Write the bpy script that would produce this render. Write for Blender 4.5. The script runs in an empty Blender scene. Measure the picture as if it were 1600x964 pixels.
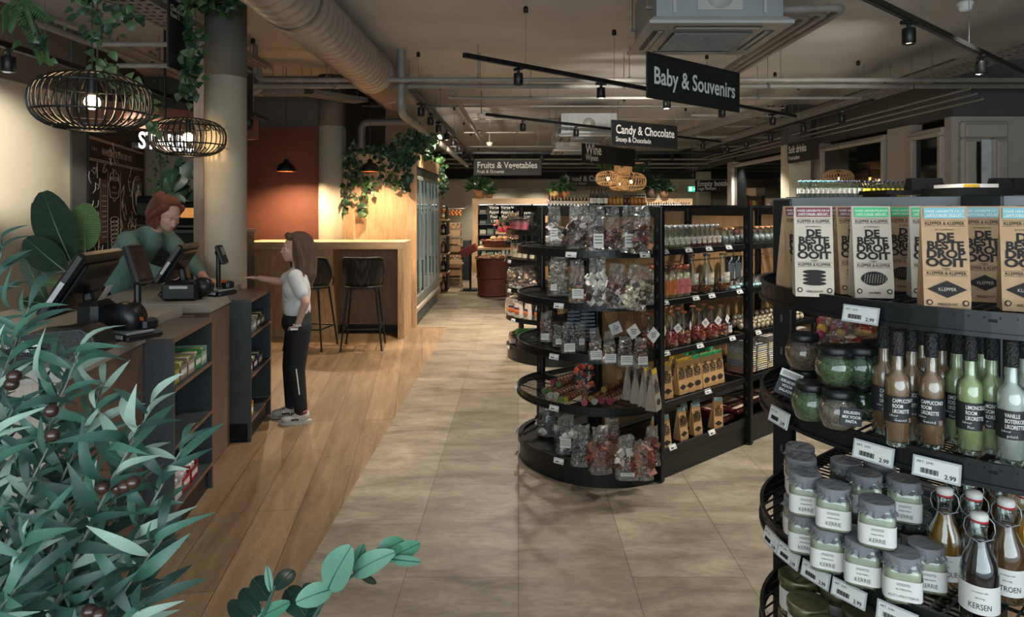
import bpy, math, random
from mathutils import Vector, Matrix, noise as mnoise
PI = math.pi
sc = bpy.context.scene
COL = sc.collection
F = 1067.0                 # focal length in pixels of the 1600 wide frame
CX, CY, EYE = 810.0, 322.0, 1.5

# ------------------------------------------------------------ camera, world, light, exposure
cam_d = bpy.data.cameras.new('camera'); cam = bpy.data.objects.new('camera', cam_d); COL.objects.link(cam)
cam.location = (0, 0, EYE); cam.rotation_euler = (PI/2, 0, 0)
cam_d.sensor_width = 36; cam_d.lens = 36*F/1600
cam_d.shift_x = -(CX-800)/1600; cam_d.shift_y = -(482-CY)/1600
cam_d.clip_start = 0.05; cam_d.clip_end = 100
sc.camera = cam
sc.view_settings.view_transform = 'Standard'; sc.view_settings.look = 'None'
sc.view_settings.gamma = 1; sc.view_settings.use_curve_mapping = False
sc.view_settings.exposure = 1.48
wd = bpy.data.worlds.new('world'); sc.world = wd; wd.use_nodes = True
wd.node_tree.nodes['Background'].inputs[0].default_value = (.62, .74, .85, 1)
wd.node_tree.nodes['Background'].inputs[1].default_value = 0.35
sc.cycles.max_bounces = 7; sc.cycles.diffuse_bounces = 3; sc.cycles.glossy_bounces = 3
sc.cycles.transparent_max_bounces = 14; sc.cycles.caustics_reflective = False; sc.cycles.caustics_refractive = False
sc.cycles.sample_clamp_indirect = 3.0
sc.cycles.use_denoising = True

def area(name, loc, rot, sx, sy, e, col):
    l = bpy.data.lights.new(name, 'AREA'); l.shape = 'RECTANGLE'; l.size = sx; l.size_y = sy; l.energy = e; l.color = col
    o = bpy.data.objects.new(name, l); COL.objects.link(o); o.location = loc; o.rotation_euler = rot
    return o
# daylight through the shop front behind the camera, and through the windows of the right side
area('shopfront_daylight', (0.0, -2.3, 1.6), (PI/2+.4, 0, 0), 6.5, 2.2, 72, (.80, .92, 1.0))
WARM = (1.0, .84, .64); NEUT = (1.0, .93, .83)
def lamp_light(name, loc, tgt, e, ang, blend=.6, col=WARM, r=.035, parent=None):
    l = bpy.data.lights.new(name, 'SPOT'); l.energy = e; l.spot_size = math.radians(ang); l.spot_blend = blend
    l.color = col; l.shadow_soft_size = r
    o = bpy.data.objects.new(name, l); COL.objects.link(o); o.location = loc
    o.rotation_euler = (Vector(tgt)-Vector(loc)).to_track_quat('-Z', 'Y').to_euler()
    return o

# ------------------------------------------------------------ helpers
def W(px, py, d):
    return Vector(((px-CX)/F*d, d, EYE-(py-CY)*d/F))
def WD(px, d, z=0.):
    return Vector(((px-CX)/F*d, d, z))
def WZ(px, py, z):
    d = (EYE-z)*F/(py-CY)
    return Vector(((px-CX)/F*d, d, z))
def lin(c):
    if isinstance(c, str):
        c = [int(c[i:i+2], 16)/255 for i in (0, 2, 4)]
    return tuple((x/12.92 if x <= .04045 else ((x+.055)/1.055)**2.4) for x in c[:3])
MATS = {}
def mat(name, col='808080', rough=.5, metal=0., var=.12, scale=12., bump=0., bscale=None, emit=0., stretch=None, spec=.5, sss=0.):
    if name in MATS: return MATS[name]
    m = bpy.data.materials.new(name); m.use_nodes = True; nt = m.node_tree; N = nt.nodes; L = nt.links
    b = N['Principled BSDF']; c = lin(col)
    b.inputs['Roughness'].default_value = rough; b.inputs['Metallic'].default_value = metal
    b.inputs['Specular IOR Level'].default_value = spec
    tc = N.new('ShaderNodeTexCoord'); src = tc.outputs['Object']
    if stretch:
        mp = N.new('ShaderNodeMapping'); mp.inputs['Scale'].default_value = stretch; L.new(src, mp.inputs['Vector']); src = mp.outputs['Vector']
    nz = N.new('ShaderNodeTexNoise'); nz.inputs['Scale'].default_value = scale; nz.inputs['Detail'].default_value = 5; L.new(src, nz.inputs['Vector'])
    rp = N.new('ShaderNodeValToRGB'); rp.color_ramp.elements[0].position = .3; rp.color_ramp.elements[1].position = .7
    rp.color_ramp.elements[0].color = tuple(max(0, x*(1-var)) for x in c)+(1,)
    rp.color_ramp.elements[1].color = tuple(min(1, x*(1+var)) for x in c)+(1,)
    L.new(nz.outputs['Fac'], rp.inputs['Fac']); L.new(rp.outputs['Color'], b.inputs['Base Color'])
    if bump:
        bn = N.new('ShaderNodeTexNoise'); bn.inputs['Scale'].default_value = bscale or scale*3; bn.inputs['Detail'].default_value = 4; L.new(src, bn.inputs['Vector'])
        bp = N.new('ShaderNodeBump'); bp.inputs['Strength'].default_value = bump; bp.inputs['Distance'].default_value = .01
        L.new(bn.outputs['Fac'], bp.inputs['Height']); L.new(bp.outputs['Normal'], b.inputs['Normal'])
    if emit:
        b.inputs['Emission Color'].default_value = c+(1,); b.inputs['Emission Strength'].default_value = emit
    if sss:
        b.inputs['Subsurface Weight'].default_value = sss; b.inputs['Subsurface Scale'].default_value = .01
    MATS[name] = m
    return m
def clear(name, tint='ffffff', base=.06, edge=.75, rough=.06, bump=0., bscale=30., alpha_tint=1.0):
    if name in MATS: return MATS[name]
    m = bpy.data.materials.new(name); m.use_nodes = True; nt = m.node_tree; N = nt.nodes; L = nt.links
    N.remove(N['Principled BSDF']); out = N['Material Output']
    tr = N.new('ShaderNodeBsdfTransparent'); tr.inputs[0].default_value = lin(tint)+(1,)
    gl = N.new('ShaderNodeBsdfGlossy'); gl.inputs['Color'].default_value = (.9, .93, .92, 1); gl.inputs['Roughness'].default_value = rough
    lw = N.new('ShaderNodeLayerWeight'); lw.inputs['Blend'].default_value = .35
    mr = N.new('ShaderNodeMapRange'); mr.inputs['To Min'].default_value = base; mr.inputs['To Max'].default_value = edge
    mx = N.new('ShaderNodeMixShader')
    L.new(lw.outputs['Facing'], mr.inputs['Value']); L.new(mr.outputs['Result'], mx.inputs['Fac'])
    L.new(tr.outputs[0], mx.inputs[1]); L.new(gl.outputs[0], mx.inputs[2]); L.new(mx.outputs[0], out.inputs['Surface'])
    if bump:
        tc = N.new('ShaderNodeTexCoord'); bn = N.new('ShaderNodeTexNoise'); bn.inputs['Scale'].default_value = bscale; bn.inputs['Detail'].default_value = 3
        bn.inputs['Distortion'].default_value = 1.5
        bp = N.new('ShaderNodeBump'); bp.inputs['Strength'].default_value = bump; bp.inputs['Distance'].default_value = .02
        L.new(tc.outputs['Object'], bn.inputs['Vector']); L.new(bn.outputs['Fac'], bp.inputs['Height'])
        L.new(bp.outputs['Normal'], gl.inputs['Normal']); L.new(bp.outputs['Normal'], lw.inputs['Normal'])
    MATS[name] = m
    return m

_txt = {}
def text_geo(s, size, align='CENTER', bold=0.):
    k = (s, size, align, bold)
    if k in _txt: return _txt[k]
    cu = bpy.data.curves.new('lettering', 'FONT'); cu.body = s; cu.size = size; cu.align_x = align; cu.resolution_u = 1 if size < .008 else 3; cu.offset = bold*size
    o = bpy.data.objects.new('lettering', cu)
    me = bpy.data.meshes.new_from_object(o)
    g = ([v.co.copy() for v in me.vertices], [tuple(p.vertices) for p in me.polygons])
    bpy.data.objects.remove(o); bpy.data.curves.remove(cu); bpy.data.meshes.remove(me)
    _txt[k] = g
    return g

class B:
    """collects shapes; build() links them as one mesh"""
    def __init__(s): s.v = []; s.f = []; s.m = []; s.mats = []; s.sm = []
    def mi(s, m):
        if m not in s.mats: s.mats.append(m)
        return s.mats.index(m)
    def add(s, vs, fs, m, smooth=False, M=None):
        n = len(s.v); i = s.mi(m)
        s.v += [tuple(M @ Vector(v)) for v in vs] if M else [tuple(v) for v in vs]
        for f in fs: s.f.append(tuple(n+k for k in f)); s.m.append(i); s.sm.append(smooth)
        return s
    def box(s, c, d, m, M=None, rz=0., bev=0.):
        x, y, z = d[0]/2, d[1]/2, d[2]/2
        if bev:
            e = min(bev, x*.9, y*.9, z*.9); vs = []; ring = []
            for (zz, ins) in ((-z, e), (-z+e, 0), (z-e, 0), (z, e)):
                for (a, b_) in ((x-ins, y-ins-e*(ins == 0)), (x-ins-e*(ins == 0), y-ins)):
                    pass
                X, Y = x-ins, y-ins; q = e if ins == 0 else e*.5
                vs += [(X, -Y+q, zz), (X, Y-q, zz), (X-q, Y, zz), (-X+q, Y, zz), (-X, Y-q, zz), (-X, -Y+q, zz), (-X+q, -Y, zz), (X-q, -Y, zz)]
            fs = [tuple(range(7, -1, -1)), tuple(range(24, 32))]
            for r in range(3):
                for k in range(8): fs.append((r*8+k, r*8+(k+1) % 8, (r+1)*8+(k+1) % 8, (r+1)*8+k))
        else:
            vs = [(a*x, b_*y, c_*z) for c_ in (-1, 1) for b_ in (-1, 1) for a in (-1, 1)]
            fs = [(0, 2, 3, 1), (4, 5, 7, 6), (0, 1, 5, 4), (2, 6, 7, 3), (0, 4, 6, 2), (1, 3, 7, 5)]
        T = Matrix.Translation(Vector(c)) @ Matrix.Rotation(rz, 4, 'Z')
        if M: T = M @ T
        return s.add(vs, fs, m, False, T)
    def box2(s, a, b, m, **k):
        return s.box([(a[i]+b[i])/2 for i in range(3)], [abs(b[i]-a[i]) for i in range(3)], m, **k)
    def quad(s, pts, m, M=None): return s.add(pts, [tuple(range(len(pts)))], m, False, M)
    def cyl(s, p0, p1, r0, m, r1=None, n=12, caps=True, smooth=True, M=None):
        return s.tube([p0, p1], [r0, r0 if r1 is None else r1], m, n, caps, smooth, M)
    def tube(s, pts, r, m, n=8, caps=True, smooth=True, M=None):
        pts = [Vector(p) for p in pts]; k = len(pts)
        rs = r if isinstance(r, (list, tuple)) else [r]*k
        vs = []; ref = None
        for i, p in enumerate(pts):
            t = (pts[min(i+1, k-1)]-pts[max(i-1, 0)])
            if t.length < 1e-9: t = Vector((0, 0, 1))
            t.normalize()
            if ref is None: ref = Vector((1, 0, 0)) if abs(t.x) < .8 else Vector((0, 1, 0))
            u = (ref-t*ref.dot(t)); u.normalize(); w = t.cross(u); ref = u
            for j in range(n):
                a = 2*PI*j/n; vs.append(p+(u*math.cos(a)+w*math.sin(a))*rs[i])
        fs = []
        for i in range(k-1):
            for j in range(n): fs.append((i*n+j, i*n+(j+1) % n, (i+1)*n+(j+1) % n, (i+1)*n+j))
        s.add(vs, fs, m, smooth, M)
        if caps: s.add(vs[:n], [tuple(range(n-1, -1, -1))], m, False, M); s.add(vs[-n:], [tuple(range(n))], m, False, M)
        return s
    def loop(s, pts, r, m, n=6, M=None):
        pts = list(pts)+[pts[0], pts[1]]
        return s.tube(pts, r, m, n, False, True, M)
    def lathe(s, prof, m, n=20, M=None, smooth=True, sx=1., sy=1., sq=2.0, close=True):
        vs = []
        for (r, z) in prof:
            for j in range(n):
                a = 2*PI*j/n; c, q = math.cos(a), math.sin(a)
                if sq != 2.0:
                    k = (abs(c)**sq+abs(q)**sq)**(-1/sq); c *= k; q *= k
                vs.append((r*c*sx, r*q*sy, z))
        fs = []
        for i in range(len(prof)-1):
            for j in range(n): fs.append((i*n+j, i*n+(j+1) % n, (i+1)*n+(j+1) % n, (i+1)*n+j))
        if close:
            if prof[0][0] > 1e-6: fs.append(tuple(range(n-1, -1, -1)))
            if prof[-1][0] > 1e-6: fs.append(tuple(range((len(prof)-1)*n, len(prof)*n)))
        return s.add(vs, fs, m, smooth, M)
    def ell(s, c, r, m, n=12, k=8, M=None, R=None):
        vs = []; fs = []
        for i in range(k+1):
            t = PI*i/k
            for j in range(n):
                a = 2*PI*j/n; v = Vector((r[0]*math.sin(t)*math.cos(a), r[1]*math.sin(t)*math.sin(a), -r[2]*math.cos(t)))
                if R: v = R @ v
                vs.append(v+Vector(c))
        for i in range(k):
            for j in range(n): fs.append((i*n+j, i*n+(j+1) % n, (i+1)*n+(j+1) % n, (i+1)*n+j))
        return s.add(vs, fs, m, True, M)
    def prism(s, poly, z0, z1, m, M=None, smooth=False):
        n = len(poly); vs = [(x, y, z0) for x, y in poly]+[(x, y, z1) for x, y in poly]
        fs = [(i, (i+1) % n, n+(i+1) % n, n+i) for i in range(n)]
        s.add(vs, fs, m, smooth, M)
        s.add(vs, [tuple(range(n-1, -1, -1)), tuple(range(n, 2*n))], m, False, M)
        return s
    def text(s, t, size, m, M, align='CENTER', bold=0., wrap=None, sx=1.):
        v, f = text_geo(t, size, align, bold)
        if wrap:
            r = wrap; v = [Vector((r*math.sin(p.x*sx/r), -r*math.cos(p.x*sx/r), p.y)) for p in v]
        elif sx != 1.: v = [Vector((p.x*sx, p.y, p.z)) for p in v]
        return s.add(v, f, m, False, M)
    def mesh(s, name):
        me = bpy.data.meshes.new(name); me.from_pydata(s.v, [], s.f)
        for m in s.mats: me.materials.append(m)
        me.polygons.foreach_set('material_index', s.m); me.polygons.foreach_set('use_smooth', s.sm)
        me.update()
        return me
    def build(s, name, parent=None, loc=None, rz=0., kind=None):
        o = bpy.data.objects.new(name, s.mesh(name)); COL.objects.link(o)
        if parent: o.parent = parent
        if loc is not None: o.location = loc
        o.rotation_euler.z = rz
        if kind: o['kind'] = kind
        return o
UP = Matrix.Rotation(PI/2, 4, 'X')     # text in XY -> stands upright, facing -Y
def T3(x, y, z): return Matrix.Translation((x, y, z))
def RZ(a): return Matrix.Rotation(a, 4, 'Z')
def tag(o, label, cat, group=None, kind=None):
    o['label'] = label; o['category'] = cat
    if group: o['group'] = group
    if kind: o['kind'] = kind
    return o
def thing(name, label, cat, loc=(0, 0, 0), rz=0., group=None):
    o = bpy.data.objects.new(name, None); COL.objects.link(o); o.location = loc; o.rotation_euler.z = rz
    o.empty_display_size = .05
    return tag(o, label, cat, group)
def struct(name, b): return b.build(name, kind='structure')
KIDS = {}
def part(name, b, parent, **k):
    o = b.build(name, parent, **k); KIDS.setdefault(parent.name, []).append(o); return o
def dup(root, loc, rz=0., label=None, group=None, scale=None, rx=0., ry=0.):
    r = root.copy(); COL.objects.link(r); r.location = loc; r.rotation_euler = (rx, ry, rz)
    if scale: r.scale = (scale,)*3 if not isinstance(scale, (tuple, list)) else scale
    if label: r['label'] = label
    if group: r['group'] = group
    elif 'group' in r: del r['group']
    def cp(src, dst):
        for ch in KIDS.get(src.name, []):
            c = ch.copy(); COL.objects.link(c); c.parent = dst; cp(ch, c)
    cp(root, r)
    return r
class Proto:
    """first place() moves the prototype itself, later ones copy it"""
    def __init__(s, root): s.r = root; s.used = False
    def place(s, loc, rz=0., label=None, group=None, scale=None, rx=0., ry=0.):
        s.last = getattr(s, 'last', None)
        if not s.used:
            s.used = True; r = s.r; r.location = loc; r.rotation_euler = (rx, ry, rz)
            if label: r['label'] = label
            if group: r['group'] = group
            elif 'group' in r: del r['group']
            if scale: r.scale = (scale,)*3 if not isinstance(scale, (tuple, list)) else scale
            return r
        d = dup(s.r, loc, rz, label, group, scale or 1.0, rx, ry)
        return d
def R(a): return random.Random(a)

# ------------------------------------------------------------ shared materials
black_metal = mat('black_powder_coat', '17191a', .38, .3, .15, 30)
black_plastic = mat('black_plastic', '121315', .35, 0, .1, 40)
grey_metal = mat('grey_coated_metal', '5b6163', .4, .5, .1, 20)
pipe_grey = mat('grey_painted_pipe', '8a8780', .5, .1, .12, 8)
tray_mat = mat('galvanised_tray', '8d8a84', .5, .4, .15, 25)
wood = mat('light_oak_laminate', 'bf9c74', .5, 0, .2, 6, .08, 30, stretch=(6, 6, .7))
wood_h = mat('light_oak_laminate_horizontal', 'c2a27c', .48, 0, .18, 6, .05, 30, stretch=(.7, 6, 6))
paper_white = mat('white_paper', 'd9d8d2', .7, 0, .04, 10)
tag_white = mat('price_card', 'cfcfc9', .5, 0, .04, 10)
ink = mat('black_ink', '1b1a19', .7, 0, .1, 20)
sign_black = mat('sign_board_black', '15191b', .55, 0, .1, 10)
sign_white = mat('sign_lettering', 'e4e4e0', .6, 0, .03, 10)
leaf_dark = mat('dark_leaf', '1f3a26', .42, 0, .35, 9)
leaf_mid = mat('mid_green_leaf', '35552f', .42, 0, .35, 9)
terracotta = mat('terracotta', 'a5714a', .8, 0, .15, 12)
steel = mat('steel_wire', '8d9091', .3, .9, .05, 20)
# ------------------------------------------------------------ room
CEIL = 3.1
PAINT = 2.475
def brickmat(name, c1, c2, cm, sx, sy, mort, rot=0., rough=.45, nscale=3., namt=.5, stretch=(1, 1, 1), bump=.1, off=.5, dark=None):
    m = bpy.data.materials.new(name); m.use_nodes = True; nt = m.node_tree; N = nt.nodes; L = nt.links; b = N['Principled BSDF']
    tc = N.new('ShaderNodeTexCoord'); mp = N.new('ShaderNodeMapping'); mp.inputs['Rotation'].default_value = (0, 0, rot)
    L.new(tc.outputs['Object'], mp.inputs['Vector'])
    br = N.new('ShaderNodeTexBrick'); br.inputs['Scale'].default_value = 1; br.inputs['Brick Width'].default_value = sx; br.inputs['Row Height'].default_value = sy
    br.inputs['Mortar Size'].default_value = mort; br.inputs['Mortar Smooth'].default_value = .3; br.offset = off
    br.inputs['Color1'].default_value = lin(c1)+(1,); br.inputs['Color2'].default_value = lin(c2)+(1,); br.inputs['Mortar'].default_value = lin(cm)+(1,)
    L.new(mp.outputs['Vector'], br.inputs['Vector'])
    m2 = N.new('ShaderNodeMapping'); m2.inputs['Scale'].default_value = stretch; L.new(mp.outputs['Vector'], m2.inputs['Vector'])
    nz = N.new('ShaderNodeTexNoise'); nz.inputs['Scale'].default_value = nscale; nz.inputs['Detail'].default_value = 8; nz.inputs['Roughness'].default_value = .62; nz.inputs['Distortion'].default_value = .6
    L.new(m2.outputs['Vector'], nz.inputs['Vector'])
    rp = N.new('ShaderNodeValToRGB'); rp.color_ramp.elements[0].position = .32; rp.color_ramp.elements[1].position = .68
    rp.color_ramp.elements[0].color = lin(dark or '777777')+(1,); rp.color_ramp.elements[1].color = (1, 1, 1, 1)
    L.new(nz.outputs['Fac'], rp.inputs['Fac'])
    mx = N.new('ShaderNodeMixRGB'); mx.blend_type = 'MULTIPLY'; mx.inputs['Fac'].default_value = namt
    L.new(br.outputs['Color'], mx.inputs['Color1']); L.new(rp.outputs['Color'], mx.inputs['Color2'])
    n2 = N.new('ShaderNodeTexNoise'); n2.inputs['Scale'].default_value = nscale*9; n2.inputs['Detail'].default_value = 4; L.new(m2.outputs['Vector'], n2.inputs['Vector'])
    r2 = N.new('ShaderNodeValToRGB'); r2.color_ramp.elements[0].position = .35; r2.color_ramp.elements[0].color = (.62, .62, .62, 1); r2.color_ramp.elements[1].position = .6
    L.new(n2.outputs['Fac'], r2.inputs['Fac'])
    mx2 = N.new('ShaderNodeMixRGB'); mx2.blend_type = 'MULTIPLY'; mx2.inputs['Fac'].default_value = namt*.7
    L.new(mx.outputs['Color'], mx2.inputs['Color1']); L.new(r2.outputs['Color'], mx2.inputs['Color2'])
    L.new(mx2.outputs['Color'], b.inputs['Base Color'])
    rr = N.new('ShaderNodeMapRange'); rr.inputs['To Min'].default_value = rough+.18; rr.inputs['To Max'].default_value = rough-.05
    L.new(nz.outputs['Fac'], rr.inputs['Value']); L.new(rr.outputs['Result'], b.inputs['Roughness'])
    bp = N.new('ShaderNodeBump'); bp.inputs['Strength'].default_value = bump; bp.inputs['Distance'].default_value = .004
    L.new(mx2.outputs['Color'], bp.inputs['Height']); L.new(bp.outputs['Normal'], b.inputs['Normal'])
    return m
tile_m = brickmat('concrete_look_tile', 'a0937f', '8a7e6b', '6a6052', .92, .46, .0025, PI/2, .42, 2.2, .75, (2.6, .9, 1), .1, dark='6b604f')
oak_m = brickmat('oak_plank_floor', '957a5b', '7e674b', '4f3e2c', 1.4, .2, .0022, PI/2-.14, .42, 2.5, .6, (.6, 5, 1), .12, dark='8c7355')
SEAM = -.88
b = B(); b.box2((SEAM, -2.5, -.05), (7.2, 22, 0), tile_m); struct('floor', b)
b = B(); b.box2((-7.2, -2.5, -.05), (SEAM, 22, 0), oak_m); struct('floor_oak', b)
# only the first metres on that side are oak: tile runs on past the bar
b = B(); b.box2((-1.28, 8.45, 0), (SEAM, 20, .003), tile_m); struct('floor_strip', b)
ceil_m = mat('bare_concrete_ceiling', 'bcbcb9', .85, 0, .13, 1.3, .12, 20)
b = B(); b.box2((-7.2, -2.5, CEIL), (7.2, 22, CEIL+.1), ceil_m); struct('ceiling', b)
cream = mat('cream_wall_paint', 'b9b09a', .8, 0, .04, 3, .03, 60)
dgrey = mat('dark_grey_wall_paint', '53534f', .8, 0, .06, 3, .03, 60)
warmgrey = mat('taupe_upper_wall_paint', '6b6157', .8, 0, .05, 3)
charcoal = mat('charcoal_wall_paint', '303232', .8, 0, .08, 3)
rust = mat('rust_brown_wall_paint', '5f3524', .75, 0, .06, 3, .05, 60)
white_frame = mat('off_white_window_frame', 'b5aca0', .55, 0, .04, 6)
def two_tone(b, a, c, lo, hi, z=PAINT):
    b.box2((a[0], a[1], 0), (c[0], c[1], z), lo); b.box2((a[0], a[1], z), (c[0], c[1], CEIL), hi)
b = B(); two_tone(b, (-4.04, -2.5), (-3.94, 6.0), cream, warmgrey); struct('wall_left', b)
b = B(); b.box2((-4.04, 6.0, 0), (-3.92, 6.2, CEIL), dgrey); struct('trim_1', b)
b = B()
A0, A1 = Vector((-3.93, 6.2, 0)), Vector((-4.6, 8.4, 0)); ad = (A1-A0); al = ad.length; aang = math.atan2(ad.y, ad.x)
MA = Matrix.Translation(A0) @ RZ(aang)          # local x runs along the alcove wall, local y points away from the room
b.box((al/2, .06, CEIL/2), (al, .1, CEIL), charcoal, M=MA); struct('wall_alcove', b)
b = B(); two_tone(b, (-7, 8.42), (-2.16, 8.55), cream, dgrey); struct('wall_back', b)
b = B(); xa, xb = WD(383, 8.4).x, WD(499, 8.4).x
b.box2((-3.45, 8.395, 0), (xb, 8.42, PAINT), rust); struct('wall_panel', b)
b = B(); b.box2((-2.3, 8.42, 0), (-2.2, 11.3, CEIL), charcoal); b.box2((-4, 11.2, 0), (-2.2, 11.3, CEIL), charcoal); struct('wall_aisle', b)  # darkness of the void above the oak panel is put into this wall's colour
b = B(); two_tone(b, (-7.2, 20), (7.2, 20.1), cream, charcoal, 2.29); struct('wall_far', b)
b = B(); b.box2((7.1, -2.5, 0), (7.2, 22, CEIL), warmgrey); struct('wall_right', b)
b = B(); b.box2((-7.2, -2.5, 0), (-7.1, 22, CEIL), warmgrey); struct('wall_west', b)
def column(name, px, d, dia, lo=cream, hi=dgrey):
    b = B(); c = WD(px, d)
    for z0, z1, m in ((0, PAINT, lo), (PAINT, CEIL, hi)):
        b.lathe([(dia/2, z0), (dia/2, z1)], m, 40, T3(c.x, c.y, 0))
    struct(name, b)
column('column_1', 353, 5.2, .30)
column('column_2', 517.5, 8.4, .30)
for i, (px, d) in enumerate(((1099, 19.4), (1159, 15.8), (1243, 10.9))):
    b = B(); c = WD(px, d); two_tone(b, (c.x-.17, c.y-.17), (c.x+.17, c.y+.17), cream, dgrey); struct('column_%d' % (i+3), b)
b = B(); c = WD(315, 5.45); b.box2((c.x-.04, 5.4, 0), (c.x+.04, 5.75, 2.75), mat('pale_ash_board', 'a79a90', .5, 0, .12, 6, stretch=(6, 6, .6))); struct('trim_2', b)

# right side: a window wall along the aisle, then a wall face turned to us
XR, YR = 4.73, 7.43
b = B(); b.box2((XR, YR, PAINT), (XR+.12, 20, CEIL), dgrey); b.box2((XR, YR, 0), (XR+.12, 20, .9), cream)
for y0, y1 in ((YR, YR+.12), (8.2, 8.72), (10.6, 11.2), (15, 15.4)): b.box2((XR-.02, y0, 0), (XR+.12, y1, PAINT), white_frame)
b.box2((XR+.121, YR+.001, 0), (7.1, YR+.1, PAINT), white_frame); b.box2((XR+.121, YR+.001, PAINT), (7.1, YR+.1, CEIL), dgrey)
struct('wall_window', b)
pane_m = mat('dark_window_glass', '16191a', .06, 0, .05, 2, spec=.8)
def window(name, y0, y1, z0, z1, fr=.09):
    b = B(); x = XR-.03
    b.box2((x+.02, y0+fr, z0+fr), (x+.03, y1-fr, z1-fr), pane_m); p = struct(name, b)
    for a, c in (((x-.02, y0, z0), (x+.05, y1, z0+fr)), ((x-.02, y0, z1-fr), (x+.05, y1, z1)), ((x-.019, y0, z0+fr), (x+.049, y0+fr, z1-fr)), ((x-.019, y1-fr, z0+fr), (x+.049, y1, z1-fr))):
        q = B(); q.box2(a, c, white_frame, bev=.012); q.box2((a[0]-.02, a[1]+.02*(c[1]-a[1] > .2), a[2]), (a[0]+.02, a[1]+.05 if c[1]-a[1] < .2 else c[1]-.02, a[2]+.05 if c[2]-a[2] < .2 else c[2]), white_frame, bev=.01); part('window_frame', q, p)
    return p
window('window_1', 7.55, 8.2, .95, 2.38, .1); window('window_2', 8.75, 10.6, .95, 2.42, .08); window('window_3', 11.2, 15, .95, 2.42, .08)
b = B()
X1, X2 = WD(1497, YR).x, WD(1570, YR).x
b.box2((X1+.17, YR-.01, .9), (X2-.17, YR-.005, 2.2), pane_m)
p = struct('window_4', b)
for (x0, x1, z0, z1) in ((X1, X1+.17, .9, 2.239), (X2-.17, X2, .9, 2.239), (X1, X2, 2.24, 2.42)):
    q = B(); q.box2((x0, YR-.07, z0), (x1, YR, z1), white_frame, bev=.02); q.box2((x0+.03, YR-.1, z0), (x1-.03, YR-.06, z1-.03), white_frame, bev=.015); part('window_frame', q, p)
b = B(); cx = (X1+X2)/2; b.box2((cx-.02, YR-.035, 1.2), (cx+.09, YR-.02, 2.22), mat('pale_blind', 'd5d8d2', .6)); part('blind', b, p)
b = B(); x0 = WD(1573, YR).x
b.box2((x0, YR-.04, 0), (x0+.9, YR, 1.62), white_frame, bev=.01); b.box2((x0+.05, YR-.055, 1.0), (x0+.85, YR-.03, 1.55), mat('cupboard_recess', '9a9288', .6), bev=.01)
b.box2((x0-.02, YR-.05, 1.68), (x0+1, YR, 1.76), white_frame, bev=.01); struct('trim_3', b)

# ------------------------------------------------------------ ceiling services
def pipe_obj(name, pts, r, label, m=pipe_grey, n=12, cat='pipe', hang=(), parent=None, group=None):
    t = thing(name, label, cat, pts[0], 0, group); p0 = Vector(pts[0])
    b = B(); b.tube([Vector(p)-p0 for p in pts], r, m, n); part('tube', b, t)
    for q in hang:
        q = Vector(q)-p0; b = B(); b.cyl(q, (q.x, q.y, CEIL-p0.z), .004, steel, n=6)
        b.lathe([(r+.006, -.012), (r+.006, .012)], steel, 12, Matrix.Translation(q) @ Matrix.Rotation(PI/2, 4, 'Y' if abs(Vector(pts[1]).x-Vector(pts[0]).x) > abs(Vector(pts[1]).y-Vector(pts[0]).y) else 'X')); part('pipe_hanger', b, t)
    return t
def elbow(a, c, e, r=.12, n=5):
    a, c, e = Vector(a), Vector(c), Vector(e); p = c+(a-c).normalized()*r; q = c+(e-c).normalized()*r
    return [a]+[(p*(1-t)**2+c*2*t*(1-t)+q*t**2) for t in [i/n for i in range(n+1)]]+[e]
# large round duct
duct_m = mat('spiral_duct_sheet', '9a9084', .42, .35, .1, 3)
b = B(); pr = []; y = 2.6
t = thing('ventilation_duct', 'large round spiral duct in grey sheet metal running along the ceiling above the bar', 'duct', (-1.47, 0, 2.84))
for i in range(32):
    y0 = 2.6+i*.13; pr += [(.2, y0), (.2, y0+.115), (.206, y0+.12), (.2, y0+.128)]
pr += [(.205, 6.76), (.22, 6.78), (.22, 6.86), (.2, 6.88), (.2, 9.3), (.215, 9.31), (.215, 9.36), (.2, 9.37), (.2, 14.5)]
b.lathe(pr, duct_m, 32, Matrix.Rotation(-PI/2, 4, 'X')); part('duct_tube', b, t)
b = B(); b.box((.16, 3.75, -.05), (.02, .5, .12), steel)
for k in range(9): b.box((.175, 3.55+k*.05, -.05), (.012, .012, .1), paper_white)
part('vent_grille', b, t)
for y in (4.4, 7.6, 10.8):
    b = B(); b.lathe([(.208, -.015), (.208, .015)], steel, 28, T3(0, y, 0) @ Matrix.Rotation(PI/2, 4, 'X')); b.box((0, y, .23), (.03, .02, .07), steel); part('duct_strap', b, t)
# two big cross pipes
for i, (py, d, r) in enumerate(((125, 6.77, .024), (134.5, 7.12, .027))):
    z = EYE-(py-CY)*d/F; x0 = WD(396, d).x
    pts = [(x0, d, z), (6.9, d, z)]
    if i == 0: pts = elbow((x0+.02, d, CEIL), (x0+.02, d, z), (6.9, d, z), .1)
    pipe_obj('sprinkler_pipe', pts, r, ('grey pipe crossing the ceiling with a bend up behind the column', 'grey pipe crossing the ceiling just beneath the bent one')[i], hang=[(x, d, z) for x in (-1.9, -.4, 1.1, 2.6, 4.1)])
spec = [(153, 7.8, .017, 700, 1345), (166, 9.6, .014, 560, 1200), (180, 10.2, .02, 1080, 1290), (186, 11, .014, 740, 1330), (197, 11.8, .02, 1130, 1400), (207, 12.2, .015, 725, 835), (229, 13.5, .014, 700, 1400), (249, 16, .02, 690, 1260), (256, 17, .03, 690, 1260), (214, 12.9, .03, 1030, 1300), (262, 18, .02, 700, 1200)]
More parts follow.
